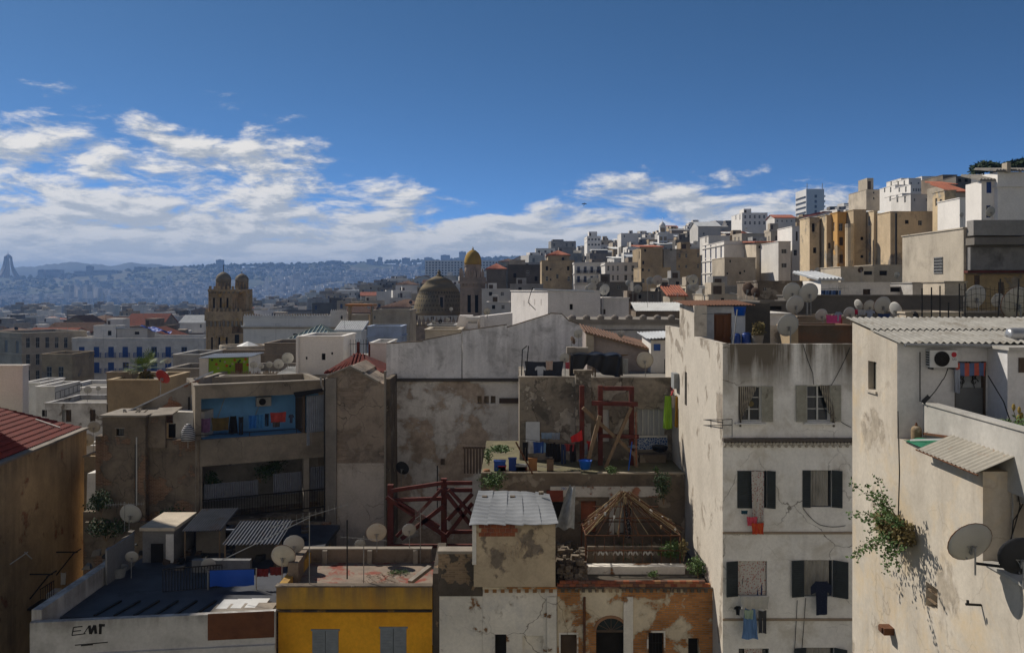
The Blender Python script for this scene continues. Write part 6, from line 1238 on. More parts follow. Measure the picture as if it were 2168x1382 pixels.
def props():
 d = 38.4; r = thing('timber_props', 'red painted timber frame shoring the terrace wall', 'shoring', P(1285, 985, d)); m = M['woodred']
 def bm(nm, a, c, w, mm=m, dd=d, de=None): B().beam(P(a[0], a[1], dd), P(c[0], c[1], dd if de is None else de), w, w).build(nm, mm, r)
 for px, yt in ((1232, 816), (1271, 816), (1337, 818)): bm('post', (px, yt), (px, 990), .20)
 bm('beam', (1277, 822), (1332, 822), .17, dd=d - .02); bm('beam', (1253, 853), (1350, 855), .18, dd=d - .19); bm('beam', (1268, 922), (1352, 924), .16, dd=d - .19); bm('beam', (1237, 990), (1337, 990), .16, dd=d - .2)
 bm('brace', (1234, 863), (1350, 968), .15, M['wood'], d - .4, d - .4); bm('brace', (1336, 862), (1281, 990), .14, M['wood'], d - .6, d - .6); bm('brace', (1270, 880), (1245, 975), .16, M['wood'], d - .75, d - .75); bm('prop', (1345, 955), (1347, 990), .16, M['wood'], d - .4)
 d = 40.5; r2 = thing('timber_bracing', 'dark red crossed timber bracing between the tall brown wall and the hut', 'shoring', P(910, 1150, d))
 def b2(a, c, w=.2, dd=d, mm=m): B().beam(P(*a, dd), P(*c, dd), w, w).build('timber', mm, r2)
 b2((827, 1025), (827, 1160), .26); b2((940, 1012), (940, 1160), .26)
 for a, c in (((830, 1038), (938, 1022)), ((832, 1058), (935, 1055)), ((828, 1155), (1000, 1155)), ((945, 1022), (1000, 1022)), ((925, 1037), (1000, 1037)), ((945, 1125), (1000, 1125))): b2(a, c, .16, d - .21)
 for a, c in (((818, 1052), (945, 1135)), ((842, 1062), (930, 1115)), ((945, 1045), (1000, 1115)), ((940, 1070), (850, 1140)), ((945, 1135), (1000, 1065)), ((948, 1100), (1000, 1045))): b2(a, c, .17, d - .38)
 for a, c in (((935, 1035), (840, 1135)), ((950, 1035), (1000, 1090))): b2(a, c, .14, d - .56)
props()
lineA = [('towel', 1127, 22, 26, 'pale grey', (.36, .36, .37)), ('trousers', 1112, 14, 40, 'black', (.012, .012, .014)), ('towel', 1140, 22, 24, 'deep blue', (.02, .06, .24)), ('shirt', 1150, 20, 22, 'light blue', (.16, .27, .42)), ('towel', 1165, 22, 30, 'black', (.010, .010, .012)), ('dress', 1179, 22, 40, 'jet black', (.008, .008, .010)), ('trousers', 1193, 14, 44, 'navy', (.02, .035, .085)), ('towel', 1206, 22, 16, 'dark red checked', (.22, .03, .03)), ('dress', 1213, 18, 38, 'blackish', (.012, .010, .012))]
cable([P(1103, 928, 37.4), P(1230, 938, 37.4)], .01, 'iron', 'washing line across the terrace', 'washing_line', .05)
for i, (k, px, w, h, nm, c) in enumerate(lineA): cloth(k, P(px, 933 + i * .8, 37.38 - .02 * (i % 3)), w * 37.4 / F, h * 37.4 / F, flat('wash_%s' % nm.replace(' ', '_'), c, .95, var=.4, sc=4), '%s %s hanging on the terrace washing line' % (nm, k), 2, .05)
cloth('towel', P(1158, 915, 38.2), .5, .28, flat('pale_blue_wash', (.20, .27, .36), .95), 'pale blue towel on the rear washing line', 3, .04); cloth('towel', P(1177, 915, 38.2), .35, .3, flat('grey_blue_wash', (.24, .28, .34), .95), 'grey blue towel beside it on the rear line', 3, .04)
single(B().sheet(lambda u, v: P(lerp(1208, 1232, u) + 2 * v, lerp(lerp(925, 910, u), lerp(937, 932, u), v), 37.6) + Vector((0, .05 * math.sin(u * 8), 0)), 8, 6), 'red_cloth', flat('scarlet_cloth', (.48, .025, .025), .85), 'scarlet cloth flung over the line at the red post', 'cloth', P(1220, 935, 37.6))
cloth('towel', P(1248, 932, 37.9), .24, .46, flat('red_speckled', (.42, .03, .03), .9, c2=(.16, .02, .02)), 'red cloth hanging between the red posts', 2, .03)
cloth('towel', P(1241, 938, 37.8), .14, .5, flat('grey_towel', (.17, .18, .20), .9), 'grey towel hanging beside the red cloth', 2, .03)
M['bluebasin'] = flat('blue_basin_plastic', (.015, .12, .52), .45, 0, var=.2)
b = B().lathe([(.2, 0), (.27, .34), (.30, .36), (.27, .34), (.2, .05)], P(1239, 992, 36.9), 18); single(b, 'plastic_basin', M['bluebasin'], 'bright blue basins stacked at the foot of the red post', 'basin', P(1239, 992, 36.9), smooth=True)
for px, py, w, h, nm, c, lab in ((1058, 985, 24, 20, 'blue_bin', (.015, .06, .26), 'blue bin bag crate at the left end of the terrace'), (1085, 985, 16, 26, 'blue_box', (.012, .035, .17), 'dark blue box beside the bin on the terrace'), (1103, 997, 20, 12, 'red_crate', (.42, .02, .03), 'small red crate with grey lid on the terrace edge'), (1063, 990, 16, 10, 'red_basket', (.40, .03, .04), 'small red basket on the terrace edge'), (1128, 985, 18, 26, 'wood_box', (.27, .12, .04), 'orange wooden stool under the washing'), (1165, 985, 14, 24, 'slat_box', (.16, .10, .06), 'brown slatted crate under the washing'), (1105, 978, 24, 10, 'brown_crate', (.16, .05, .03), 'reddish brown box behind the small red crate')):
 d = 37.0; p = P(px, py, d); x0, x1 = X(px - w / 2, d), X(px + w / 2, d); hh = h * d / F; o = thing(nm, lab, 'box', (p.x, d, TZ)); m = flat(nm + '_paint', c, .7); dp = (x1 - x0) * .7
 B().box(x0, x1, d, d + .03, TZ, TZ + hh).box(x0, x1, d + dp - .03, d + dp, TZ, TZ + hh).box(x0, x0 + .03, d + .031, d + dp - .031, TZ, TZ + hh).box(x1 - .03, x1, d + .031, d + dp - .031, TZ, TZ + hh).box(x0, x1, d, d + dp, TZ + .005, TZ + .03).build('body', m, o); B().box(x0 - .02, x1 + .02, d - .02, d + dp + .02, TZ + hh + .003, TZ + hh + .04).build('rim', M['galv'] if 'crate' in nm else m, o)
b = B(); rr = random.Random(2)
for k in range(5): b.lathe([(.2 - .02 * k, k * .06), (.24 - .02 * k, k * .06 + .03), (.2 - .02 * k, k * .06 + .06)], P(1030, 1008, 36.8), 14)
single(b, 'hose_coil', flat('brown_hose', (.28, .13, .05), .7), 'coiled brown hose on the corner of the terrace', 'hose', P(1030, 1008, 36.8)); single(B().lathe([(.12, -.35), (.17, -.05), (.2, 0)], P(1030, 1008, 36.8), 14), 'hose_pot', M['cement'], 'grey pot under the coiled hose', 'pot', P(1030, 1008, 36.8))
shrub(P(1060, 958, 37.6), .75, .3, 'pile of greens and sacks on the terrace left end', 420, .10, 'leaf', 50, lobes=6); shrub(P(1035, 985, 37.0), .2, .7, 'thin green creeper on the terrace left corner', 180, .08, 'leaf', 51)
shrub(P(1040, 1045, 36.2), .55, .85, 'leafy creeper hanging below the terrace corner', 520, .10, 'leaf', 52, lobes=6); shrub(P(1290, 1003, 36.5), .35, .3, 'green weeds on the terrace kerb below the props', 200, .08, 'leaf', 53); shrub(P(1388, 1003, 36.5), .12, .3, 'single green sprig on the terrace kerb', 60, .09, 'leaf', 54); shrub(P(1405, 1068, 35.9), .42, 1.4, 'dark ivy hanging on the wall right of the pergola', 800, .08, 'leafdark', 55, lobes=7)
single(B().beam(P(1092, 935, 36.7), P(1128, 1003, 36.4), .05, .05), 'rust_rod', M['rust'], 'rusty rod leaning at the left end of the terrace', 'rod', P(1128, 1003, 36.4))
single(B().tube(P(1347, 985, 37.6), P(1346, 872, 37.9), .02, 6), 'broom_pole', M['tile'], 'red mop pole leaning on the right prop', 'pole', P(1347, 985, 37.6)); single(B().tube(P(1330, 1000, 37.2), P(1338, 935, 37.8), .02, 6), 'blue_pole', M['bluebasin'], 'blue pole leaning on the right prop', 'pole', P(1330, 1000, 37.2))
single(B().lathe([(.22, -.03), (.25, .0), (.02, .08)], P(1340, 945, 37.9), 14), 'wash_pan', M['galv'], 'metal pan hanging beside the right prop', 'pan', P(1340, 945, 37.9)); single(B().lathe([(.1, -.18), (.3, -.1), (.36, .05), (.3, .1)], P(1397, 948, 38.6), 16), 'black_pot', M['black'], 'large black pot on the bench under the boarded window', 'pot', P(1397, 948, 38.6))
single(B().beam(P(1128, 935, 38.9), P(1128, 893, 39.4), .62, .04, up=(0, 1, 0)), 'leaning_board', M['frame'], 'pale board leaning on the terrace wall behind the washing', 'board', P(1128, 935, 38.9))
# ================================================================== long grey plaster wall
gmat = plaster('mouldy_grey_limewash', (.88, .86, .85), dirt=(.09, .085, .08), streak=.25, mott=.22, blot=.7, bsc=.8, blc=(.24, .235, .23), ztop=66.5, zl=2.0, zs=.3, cell=.3)
glow = plaster('patched_lower_wall', (.80, .76, .70), dirt=(.18, .14, .11), streak=.55, mott=.25, under=(.52, .42, .33), peel=.50, psc=.33, blot=.35, bsc=.8, blc=(.26, .19, .14), cell=.4)
def grey_wall():
 d = 50; r = thing('grey_wall_building', 'long stepped grey limewashed wall in the centre', 'building', P(960, 1160, d)); pl = [(818, 728), (895, 722), (976, 706), (980, 702), (1072, 689), (1075, 694), (1165, 664), (1188, 664), (1206, 680), (1242, 692)]
 secs = [[(818, 728), (895, 722)], [(895, 721), (977, 704)], [(979, 701), (1073, 687)], [(1073, 694), (1165, 664), (1188, 664), (1206, 680), (1242, 692)]]
 for i, s in enumerate(secs):
  dd = d - .06 * (i % 2) - (.0 if i < 3 else -.12); b = B().ext([P(s[0][0], 803, dd)] + [P(s[-1][0], 803, dd)] + [P(a, c, dd) for a, c in s[::-1]], (0, .45 + i * .01, 0)); b.build('wall_bay', gmat, r)
  for (a, c), (e, f) in zip(s[:-1], s[1:]): B().beam(P(a, c, dd) + Vector((0, .1, .03)), P(e, f, dd) + Vector((0, .08, .0)), .24, .05).build('coping', M['stonebrown'], r)
 xl, xr = X(824, d), X(1300, d); z1, z0 = Z(806, d), 50
 hl = [(1011, 1020, 838, 854), (1025, 1035, 838, 854), (1039, 1049, 838, 854), (933, 942, 971, 984)]
 dl = d - .12; b = B().wall((xl, dl, z0), (1, 0, 0), (0, 1, 0), xr - xl, z1 - z0, [(X(a, dl) - xl, X(c, dl) - xl, Z(g, dl) - z0, Z(e, dl) - z0) for a, c, e, g in hl], .35); b.build('lower_wall', glow, r)
 for a, c, e, g in hl: B().box(X(a, dl), X(c, dl), dl + .3, dl + .36, Z(g, dl), Z(e, dl)).build('vent', M['brownhill'], r)
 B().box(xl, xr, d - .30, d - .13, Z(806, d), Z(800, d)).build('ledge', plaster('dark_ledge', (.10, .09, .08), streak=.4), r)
 B().box(xl, X(1010, d), dl - .08, dl - .003, Z(943, d), Z(938, d)).build('ledge', glow, r)
 for px in (893, 977, 1074): B().box(X(px, d) - .05, X(px, d) + .05, dl - .05, dl - .003, Z(1000, d), Z(808, d)).build('pilaster_edge', glow, r)
 B().box(xl, xr, d + .3, d + .5, z0, Z(810, d)).build('core', M['voidroom'], r); B().box(X(822, d), X(1200, d), d + .6, d + 7, z0, Z(742, d)).build('rear_roof', M['roofgrey'], r)
 FP.append((xl, 8, 48, 60))
grey_wall()
single(B().beam(P(1057, 848, 49.7), P(1098, 848, 49.7), .15, .28), 'wall_beam', M['brownshut'], 'dark beam stuck to the grey wall right of the three small vents', 'beam', P(1057, 848, 49.7))
dish(852, 990, 47.5, 30, 'black mesh dish on the lower grey wall', kind_='dishdark', yaw=.3, drop=1.2)
sl_ = thing('slatted_screen', 'dark wooden slatted screen at the left end of the terrace', 'screen', P(1000, 1000, 41))
for i in range(7): B().box(X(982 + i * 6.5, 41), X(985.5 + i * 6.5, 41), 41, 41.05, Z(1002, 41), Z(946, 41)).build('slat', M['brownshut'], sl_)
B().box(X(980, 41), X(1028, 41), 41.06, 41.12, Z(950, 41), Z(945, 41)).build('rail', M['brownshut'], sl_)
single(B().tube(P(926, 1085, 44), P(926, 985, 44), .03, 6), 'steel_pole', M['iron'], 'dark vertical pole behind the crossed red bracing', 'pole', P(926, 1085, 44))
# ================================================================== roofs above the terrace wall
ZR = Z(800, TB)
def shack():
 r = thing('roof_shack', 'lean-to shack with sloping tiled roof and grey walls above the terrace', 'shack', P(1320, 800, 45)); d = 45; pm = plaster('mauve_shack_wall', (.36, .31, .29), streak=.5, mott=.3, blot=.5, blc=(.17, .14, .14))
 B().ext([P(1243, 800, d), P(1398, 800, d), P(1398, 745, d), P(1256, 707, d), P(1243, 707, d)], (0, 3, 0)).build('wall', pm, r); B().box(X(1240, d), X(1256, d), d - .3, d - .003, Z(770, d), Z(706, d)).build('corner_pier', M['cream'], r)
 a, e = P(1240, 703, d - .35), P(1388, 742, d - .35); rf = B();
 for k in range(23):
  t = k / 22; q = a.lerp(e, t); rf.tube(q, q + Vector((0, 3.6, .25)), .05, 6)
 rf.build('roof_tiles', M['tilebrown'], r); B().ext([a - Vector((0, 0, .1)), e - Vector((0, 0, .1)), e - Vector((0, 0, .03)), a - Vector((0, 0, .03))], (0, 3.7, .2)).build('roof_board', M['wood'], r)
 h = thing('white_roof_room', 'small white rooftop room with blue window beside the tenement', 'room', P(1400, 800, 44)); B().box(X(1378, 44), X(1440, 44), 44, 47, Z(800, 44), Z(720, 44)).build('wall', M['white'], h); B().box(X(1384, 44), X(1398, 44), 43.95, 43.997, Z(742, 44), Z(728, 44)).build('window', M['bluepaint'], h); c = B(); corrugated(c, P(1370, 717, 43.6), (2.0, 0, .1), (0, 3.5, .15), 12, .03); c.build('roof', M['tin'], h)
 for px in (1407, 1418): B().tube(P(px, 800, 43.9), P(px, 760, 43.9), .015, 5).build('bar', M['iron'], h)
shack()
def blacktarp():
 rnd = random.Random(3); d = 41.5; a = P(1205, 756, d); W = X(1318, d) - X(1205, d); p0 = Vector((a.x, d, 0))
 def fn(u, v):
  top = Z(752 + 4 * u, d); hang = lerp(lerp(1.15, .5, min(1, u * 3)), 1.25, max(0, (u - .35) / .65)) if u < .95 else .9
  yy = lerp(d + 1.3, d - .25, min(1, v * 2)) if v < .5 else d - .25 - .1 * math.sin(u * 16) * (v - .5)
  zz = top + .1 - .04 * math.sin(u * 20) if v < .5 else top + .08 - (v - .5) * 2 * hang * (1 + .08 * math.sin(u * 13))
  return Vector((a.x + W * u + .05 * math.sin(u * 22 + v * 3), yy + .05 * math.sin(u * 27 + v * 5), zz))
 single(B().sheet(fn, 60, 24), 'black_tarp', M['black'], 'black plastic tarp draped over the shed above the terrace', 'tarp', (a.x, d, ZR), smooth=True)
 r = thing('tarp_shed', 'low shed of poles under the black tarp', 'shed', (a.x, d, ZR))
 for px in (1210, 1260, 1312):
  for y in (d, d + 1.2): B().tube((X(px, d), y, ZR - .2), (X(px, d), y, Z(756, d)), .04, 6).build('post', M['wood'], r)
 for k in range(6): B().tube(P(1208 + k * 6, 753, d + .1), P(1330 - k * 5, 751 + k, d + 1.2), .03, 5).build('pole', M['wood'], r)
 B().box(X(1318, d), X(1330, d), d, d + .08, ZR, Z(760, d)).build('louvre_panel', M['greypaint'], r)
blacktarp()
dish(1365, 762, 42.0, 36, 'rusty rimmed dish on the mauve shack wall', kind_='dishrust', rim='rust', yaw=.0, tilt=.1, z0=ZR - .2); dish(1195, 757, 41, 22, 'small grey dish left of the black tarp', z0=ZR - .2); dish(1224, 706, 43, 20, 'grey dish on a thin mast above the black tarp', z0=ZR); dish(1213, 720, 42.6, 18, 'rusty brown dish seen edge-on above the black tarp', kind_='dishbrown', yaw=1.1, z0=ZR); dish(1315, 706, 46, 16, 'small dish against the arcaded wall', z0=Z(730, 46))
rl = thing('roof_fence', 'bent iron fence with dark cloth on the roof above the terrace', 'fence', P(1110, 800, 40))
for a, c in (((1104, 798), (1106, 740)), ((1113, 798), (1119, 732)), ((1106, 740), (1116, 732))): B().tube(P(*a, 40), P(*c, 40), .025, 6).build('post', M['iron'], rl)
cloth('towel', P(1152, 764, 40.2), 1.75, .72, flat('charcoal_sheet', (.035, .04, .055), .9), 'long charcoal sheet screening the roof above the terrace', 5, .05, cat='sheet'); cloth('shirt', P(1144, 774, 40.05), .5, .5, flat('pale_vest', (.42, .44, .48), .9), 'pale grey vest pegged on the charcoal sheet', 1, .02); cloth('towel', P(1163, 763, 40.0), .32, .42, spots('floral_pillowcase', (.36, .30, .26), (.36, .12, .09), 30, .3), 'small floral pillowcase beside the pale vest', 1, .02); cloth('towel', P(1201, 766, 41), .22, .32, flat('rose_cloth', (.42, .08, .10), .9), 'rose coloured cloth beside the small grey dish', 1, .02)
single(B().box(X(1200, 42), X(1218, 42), 42, 42.5, Z(752, 42), Z(735, 42)).box(X(1218.5, 42), X(1246, 42), 42, 42.6, Z(752, 42), Z(736, 42)), 'block_stack', M['cement'], 'grey concrete blocks beside the tarp shed', 'blocks', P(1200, 752, 42))
# --- arcaded wall with knobs
def arcade():
 d = 55; x0, x1 = X(1200, d), X(1445, d); r = thing('arcaded_wall', 'grey wall with a row of dentils and round knobs along its ledge', 'wall', (x0, d, 50)); am = plaster('arcade_render', (.50, .49, .48), streak=.5, mott=.25, blot=.4)
 B().box(x0, x1, d, d + 5, 50, Z(701, d)).build('wall', am, r); B().box(x0, x1, d + .2, d + 5, Z(701, d) + .003, Z(686, d)).build('frieze', M['darkhill'], r); B().box(x0 - .1, x1, d - .25, d + 5.2, Z(686, d) + .003, Z(676, d)).build('ledge', plaster('ledge_render', (.27, .24, .20), streak=.6, blot=.5), r); B().box(x0, x1, d - .06, d + .19, Z(702, d) + .04, Z(699, d)).build('sill', am, r)
 dm = unit('dentil', B().box(-.10, .10, 0, .22, 0, .34), [am])
 for i in range(34): inst(dm, 'dentil', r, (.18 + i * (x1 - x0 - .3) / 34, -.03, Z(698, d) - 50 + .03))
 kn = unit('knob', B().lathe([(.22, 0), (.24, .1), (.2, .2), (.1, .27), (.02, .29)], (0, 0, 0), 12), [plaster('knob_render', (.25, .22, .19), streak=.4)])
 for i in range(9): inst(kn, 'knob', r, (.35 + i * .88, .1, Z(676, d) - 50 + .003))
 FP.append((x0, x1, 54, 62))
arcade()
# --- white mosque block
def mosque():
 wc = plaster('bright_limewash', (.78, .73, .68), streak=.25, mott=.14, blot=.18, bsc=.4)
 d = 72; r = house('large plain white mosque block with slit windows, centre right', 1160, 1275, 617, d, 9, wc, [(1211, 650, 8, 12, 'void'), (1278, 660, 1, 1, 'void')], [(1.5, 640, .12, .5, 'void'), (3.0, 640, .12, .5, 'void'), (4.2, 642, .12, .5, 'void'), (5.6, 642, .12, .5, 'void')], rz=.34, par=.25, name='mosque_block', cat='mosque', zb=52, bands=(), roofm='tinwhite')
 house('lower white wing of the mosque block stepping down to the right', 1275, 1334, 632, 74.5, 6, wc, [(1279, 660, 7, 11, 'brown')], rz=.34, par=.2, zb=52, name='mosque_wing', cat='mosque', roofm='tinwhite')
 B().ext([(7.35 * 72 / 72, 0, 0), (7.4, 0, 0), (7.4, .2, 0)], (0, 0, .01))
 t = thing('white_buttress', 'sloping white buttress wall and stubby chimney in front of the mosque block', 'buttress', P(1010, 760, 64)); dd = 64
 B().ext([P(958, 730, dd), P(1000, 730, dd), P(1000, 668, dd), P(972, 668, dd)], (0, 1.5, 0)).build('wall', wc, t); B().ext([P(1000, 730, dd + .6), P(1085, 730, dd + .6), P(1085, 662, dd + .6), P(1000, 672, dd + .6)], (0, 2, 0)).build('wall', wc, t)
 B().box(X(991, dd), X(1012, dd), dd - .6, dd - .003, Z(720, dd), Z(676, dd)).build('chimney', wc, t); B().box(X(988, dd), X(1016, dd), dd - .75, dd + .1, Z(676, dd) + .003, Z(670, dd)).build('chimney_cap', M['white'], t); B().box(X(1017, dd), X(1026, dd), dd - .4, dd + .5, Z(720, dd), Z(668, dd)).build('pier', wc, t)
 for i in range(8): B().box(X(992 + i * 2.4, dd), X(993.2 + i * 2.4, dd), dd - .63, dd - .603, Z(684, dd), Z(679, dd)).build('slot', M['greyhill'], t)
 house('cream low roof with sloping front edge left of the white buttress', 900, 975, 700, 60, 4, 'cream', (), zb=52, par=.3); cable([P(1126, 612, 71.5), P(1118, 640, 70.8), P(1134, 656, 71.2)], .03, 'iron', 'loop of black cable on the lit side of the mosque block')
 single(B().tube(P(1130, 613, 70), P(1258, 617, 72), .09, 6), 'roof_pipe', M['tinwhite'], 'long white pipe lying on the mosque block roof', 'pipe', P(1130, 613, 70))
mosque()
dish(1031, 659, 62, 15, 'rust orange rimmed dish beside the mosque block', kind_='dishrust', rim='rust'); dish(955, 654, 80, 8, 'little dish on the chimney between dome and belfry');
for a, c, dd in ((918, 682, 75), (932, 680, 75), (948, 676, 76)): dish(a, c, dd, 9, {918: 'left', 932: 'dark middle', 948: 'right'}[a] + ' one of three small dishes below the brown dome', kind_='dishdark' if a == 932 else 'dish')
house('low grey roof with three dishes below the brown dome', 905, 965, 690, 76, 5, 'greyhill', (), zb=52)
# ================================================================== white cube, red hip roof, tall brown wall
house('small white cube house with a tiny arched window', 632, 727, 714, 58, 4.5, 'whiteclean', [(649, 758, 4, 6, 'void'), (685, 755, 8, 14, 'void'), (703, 748, 4, 5, 'void')], zb=54, name='cube_house', par=.35)
single(B().box(X(628, 57.9), X(633, 57.9), 57.7, 57.997, 55, Z(712, 58)), 'corner_pilaster', M['whiteclean'], 'thin white corner pilaster on the cube house', 'pilaster', P(630, 790, 57.8))
fr = thing('iron_fence', 'brown posted iron bar fence on the white roof wall', 'fence', P(755, 760, 60));
for px in (731, 758, 783): B().box(X(px - 3, 60), X(px + 3, 60), 60, 60.2, Z(762, 60), Z(724, 60)).build('post', M['woodred'], fr)
for k in range(9): px = 737 + k * 5.4; B().tube(P(px, 760, 60.1), P(px, 718, 60.1), .015, 5).build('bar', M['iron'], fr)
for py in (728, 757): B().tube(P(731, py, 60.1), P(783, py, 60.1), .018, 5).build('rail', M['iron'], fr)
house('white wall pier house between the iron fence and the grey wall', 784, 822, 728, 56, 4, 'white', (), zb=54); house('white roof wall under the iron fence', 722, 790, 758, 60.5, 3, 'whiteclean', (), zb=54, reg=False)
def redroof():
 d = 51; r = thing('red_hip_roof_house', 'house with dark red hipped tile roof behind the tall brown gable wall', 'house', P(750, 800, d)); x0, x1 = X(688, d), X(812, d); B().box(x0 + .2, x1 - .2, d, d + 4, 52, Z(792, d)).build('wall', M['brownhill'], r); z = Z(790, d); zt = Z(757, d); ap = [(X(738, d), d + 1.8, zt), (X(758, d), d + 1.8, zt)]
 dr = flat('dark_red_tile', (.20, .035, .022), .9, var=.55, sc=3.5, c2=(.06, .03, .025), f2=(.54, .66)); b = B()
 q = [(x0, d - .3, z), (x1, d - .3, z), (x1, d + 4, z), (x0, d + 4, z)]
 for f in ([q[0], q[1], ap[1], ap[0]], [q[1], q[2], ap[1]], [q[2], q[3], ap[0], ap[1]], [q[3], q[0], ap[0]]): b.ext(f, (0, 0, .08))
 for k in range(16): t = (k + .5) / 16; e = Vector(q[0]).lerp(Vector(q[1]), t); tt = min(1, min(t, 1 - t) / .42); u = Vector(ap[0]).lerp(Vector(ap[1]), min(1, max(0, (t - .42) / .16))); b.tube(e + Vector((0, 0, .1)), e.lerp(u, tt) + Vector((0, 0, .1)), .07, 5)
 b.build('roof', dr, r)
redroof()
bmat = plaster('old_brown_brick', (.38, .305, .235), dirt=(.07, .06, .05), streak=.55, mott=.4, blot=.6, bsc=.8, blc=(.075, .065, .055), under=(.30, .24, .19), peel=.42, psc=.5, brick=True, cell=.9, bump=.6)
blow = plaster('brown_render_lower', (.56, .49, .42), dirt=(.13, .11, .09), streak=.45, mott=.3, blot=.4, cell=.8)
def brown_wall():
 d = 47; r = thing('tall_brown_wall_house', 'tall brown brick house end with stepped gable, centre left', 'house', P(755, 1165, d)); P_ = lambda a, c: P(a, c, d)
 B().ext([P_(692, 1170), P_(815, 1170), P_(815, 980), P_(692, 980)], (0, 5, 0)).build('lower_wall', blow, r)
 B().ext([P_(692, 979.9), P_(815, 979.9), P_(813, 812), P_(802, 810), P_(770, 795), P_(768, 790), P_(741, 777), P_(692, 797)], (0, 5, 0)).build('upper_wall', bmat, r)
 for a, c in (((692, 797), (741, 777)), ((741, 777), (768, 790)), ((768, 792), (802, 810))): B().beam(P_(*a) + Vector((0, .15, .04)), P_(*c) + Vector((0, .15, .04)), .5, .1).build('coping', M['cement'], r)
 B().box(X(690, d), X(713, d), d - .12, d - .003, 50, Z(800, d)).build('pilaster', plaster('pilaster_render', (.27, .24, .205), dirt=(.09, .08, .07), streak=.6, blot=.4), r)
 B().box(X(713.5, d), X(815, d), d - .05, d - .003, Z(985, d), Z(980, d)).build('string_course', blow, r)
 B().ext([P(816, 1165, d + .2), P(829, 1165, d + .2), P(826, 802, d + .2), P(816, 802, d + .2)], (0, 3, 0)).build('side_strip', M['stonebrown'], r); B().box(X(813.5, d), X(817, d), d - .1, d + .19, 50, Z(785, d)).build('white_edge', M['cement'], r)
 B().tube((X(688, d), d - .1, 54), (X(688, d), d - .1, Z(800, d)), .04, 6).build('drainpipe', M['iron'], r); FP.append((X(690, d), X(830, d), 46, 53))
brown_wall()
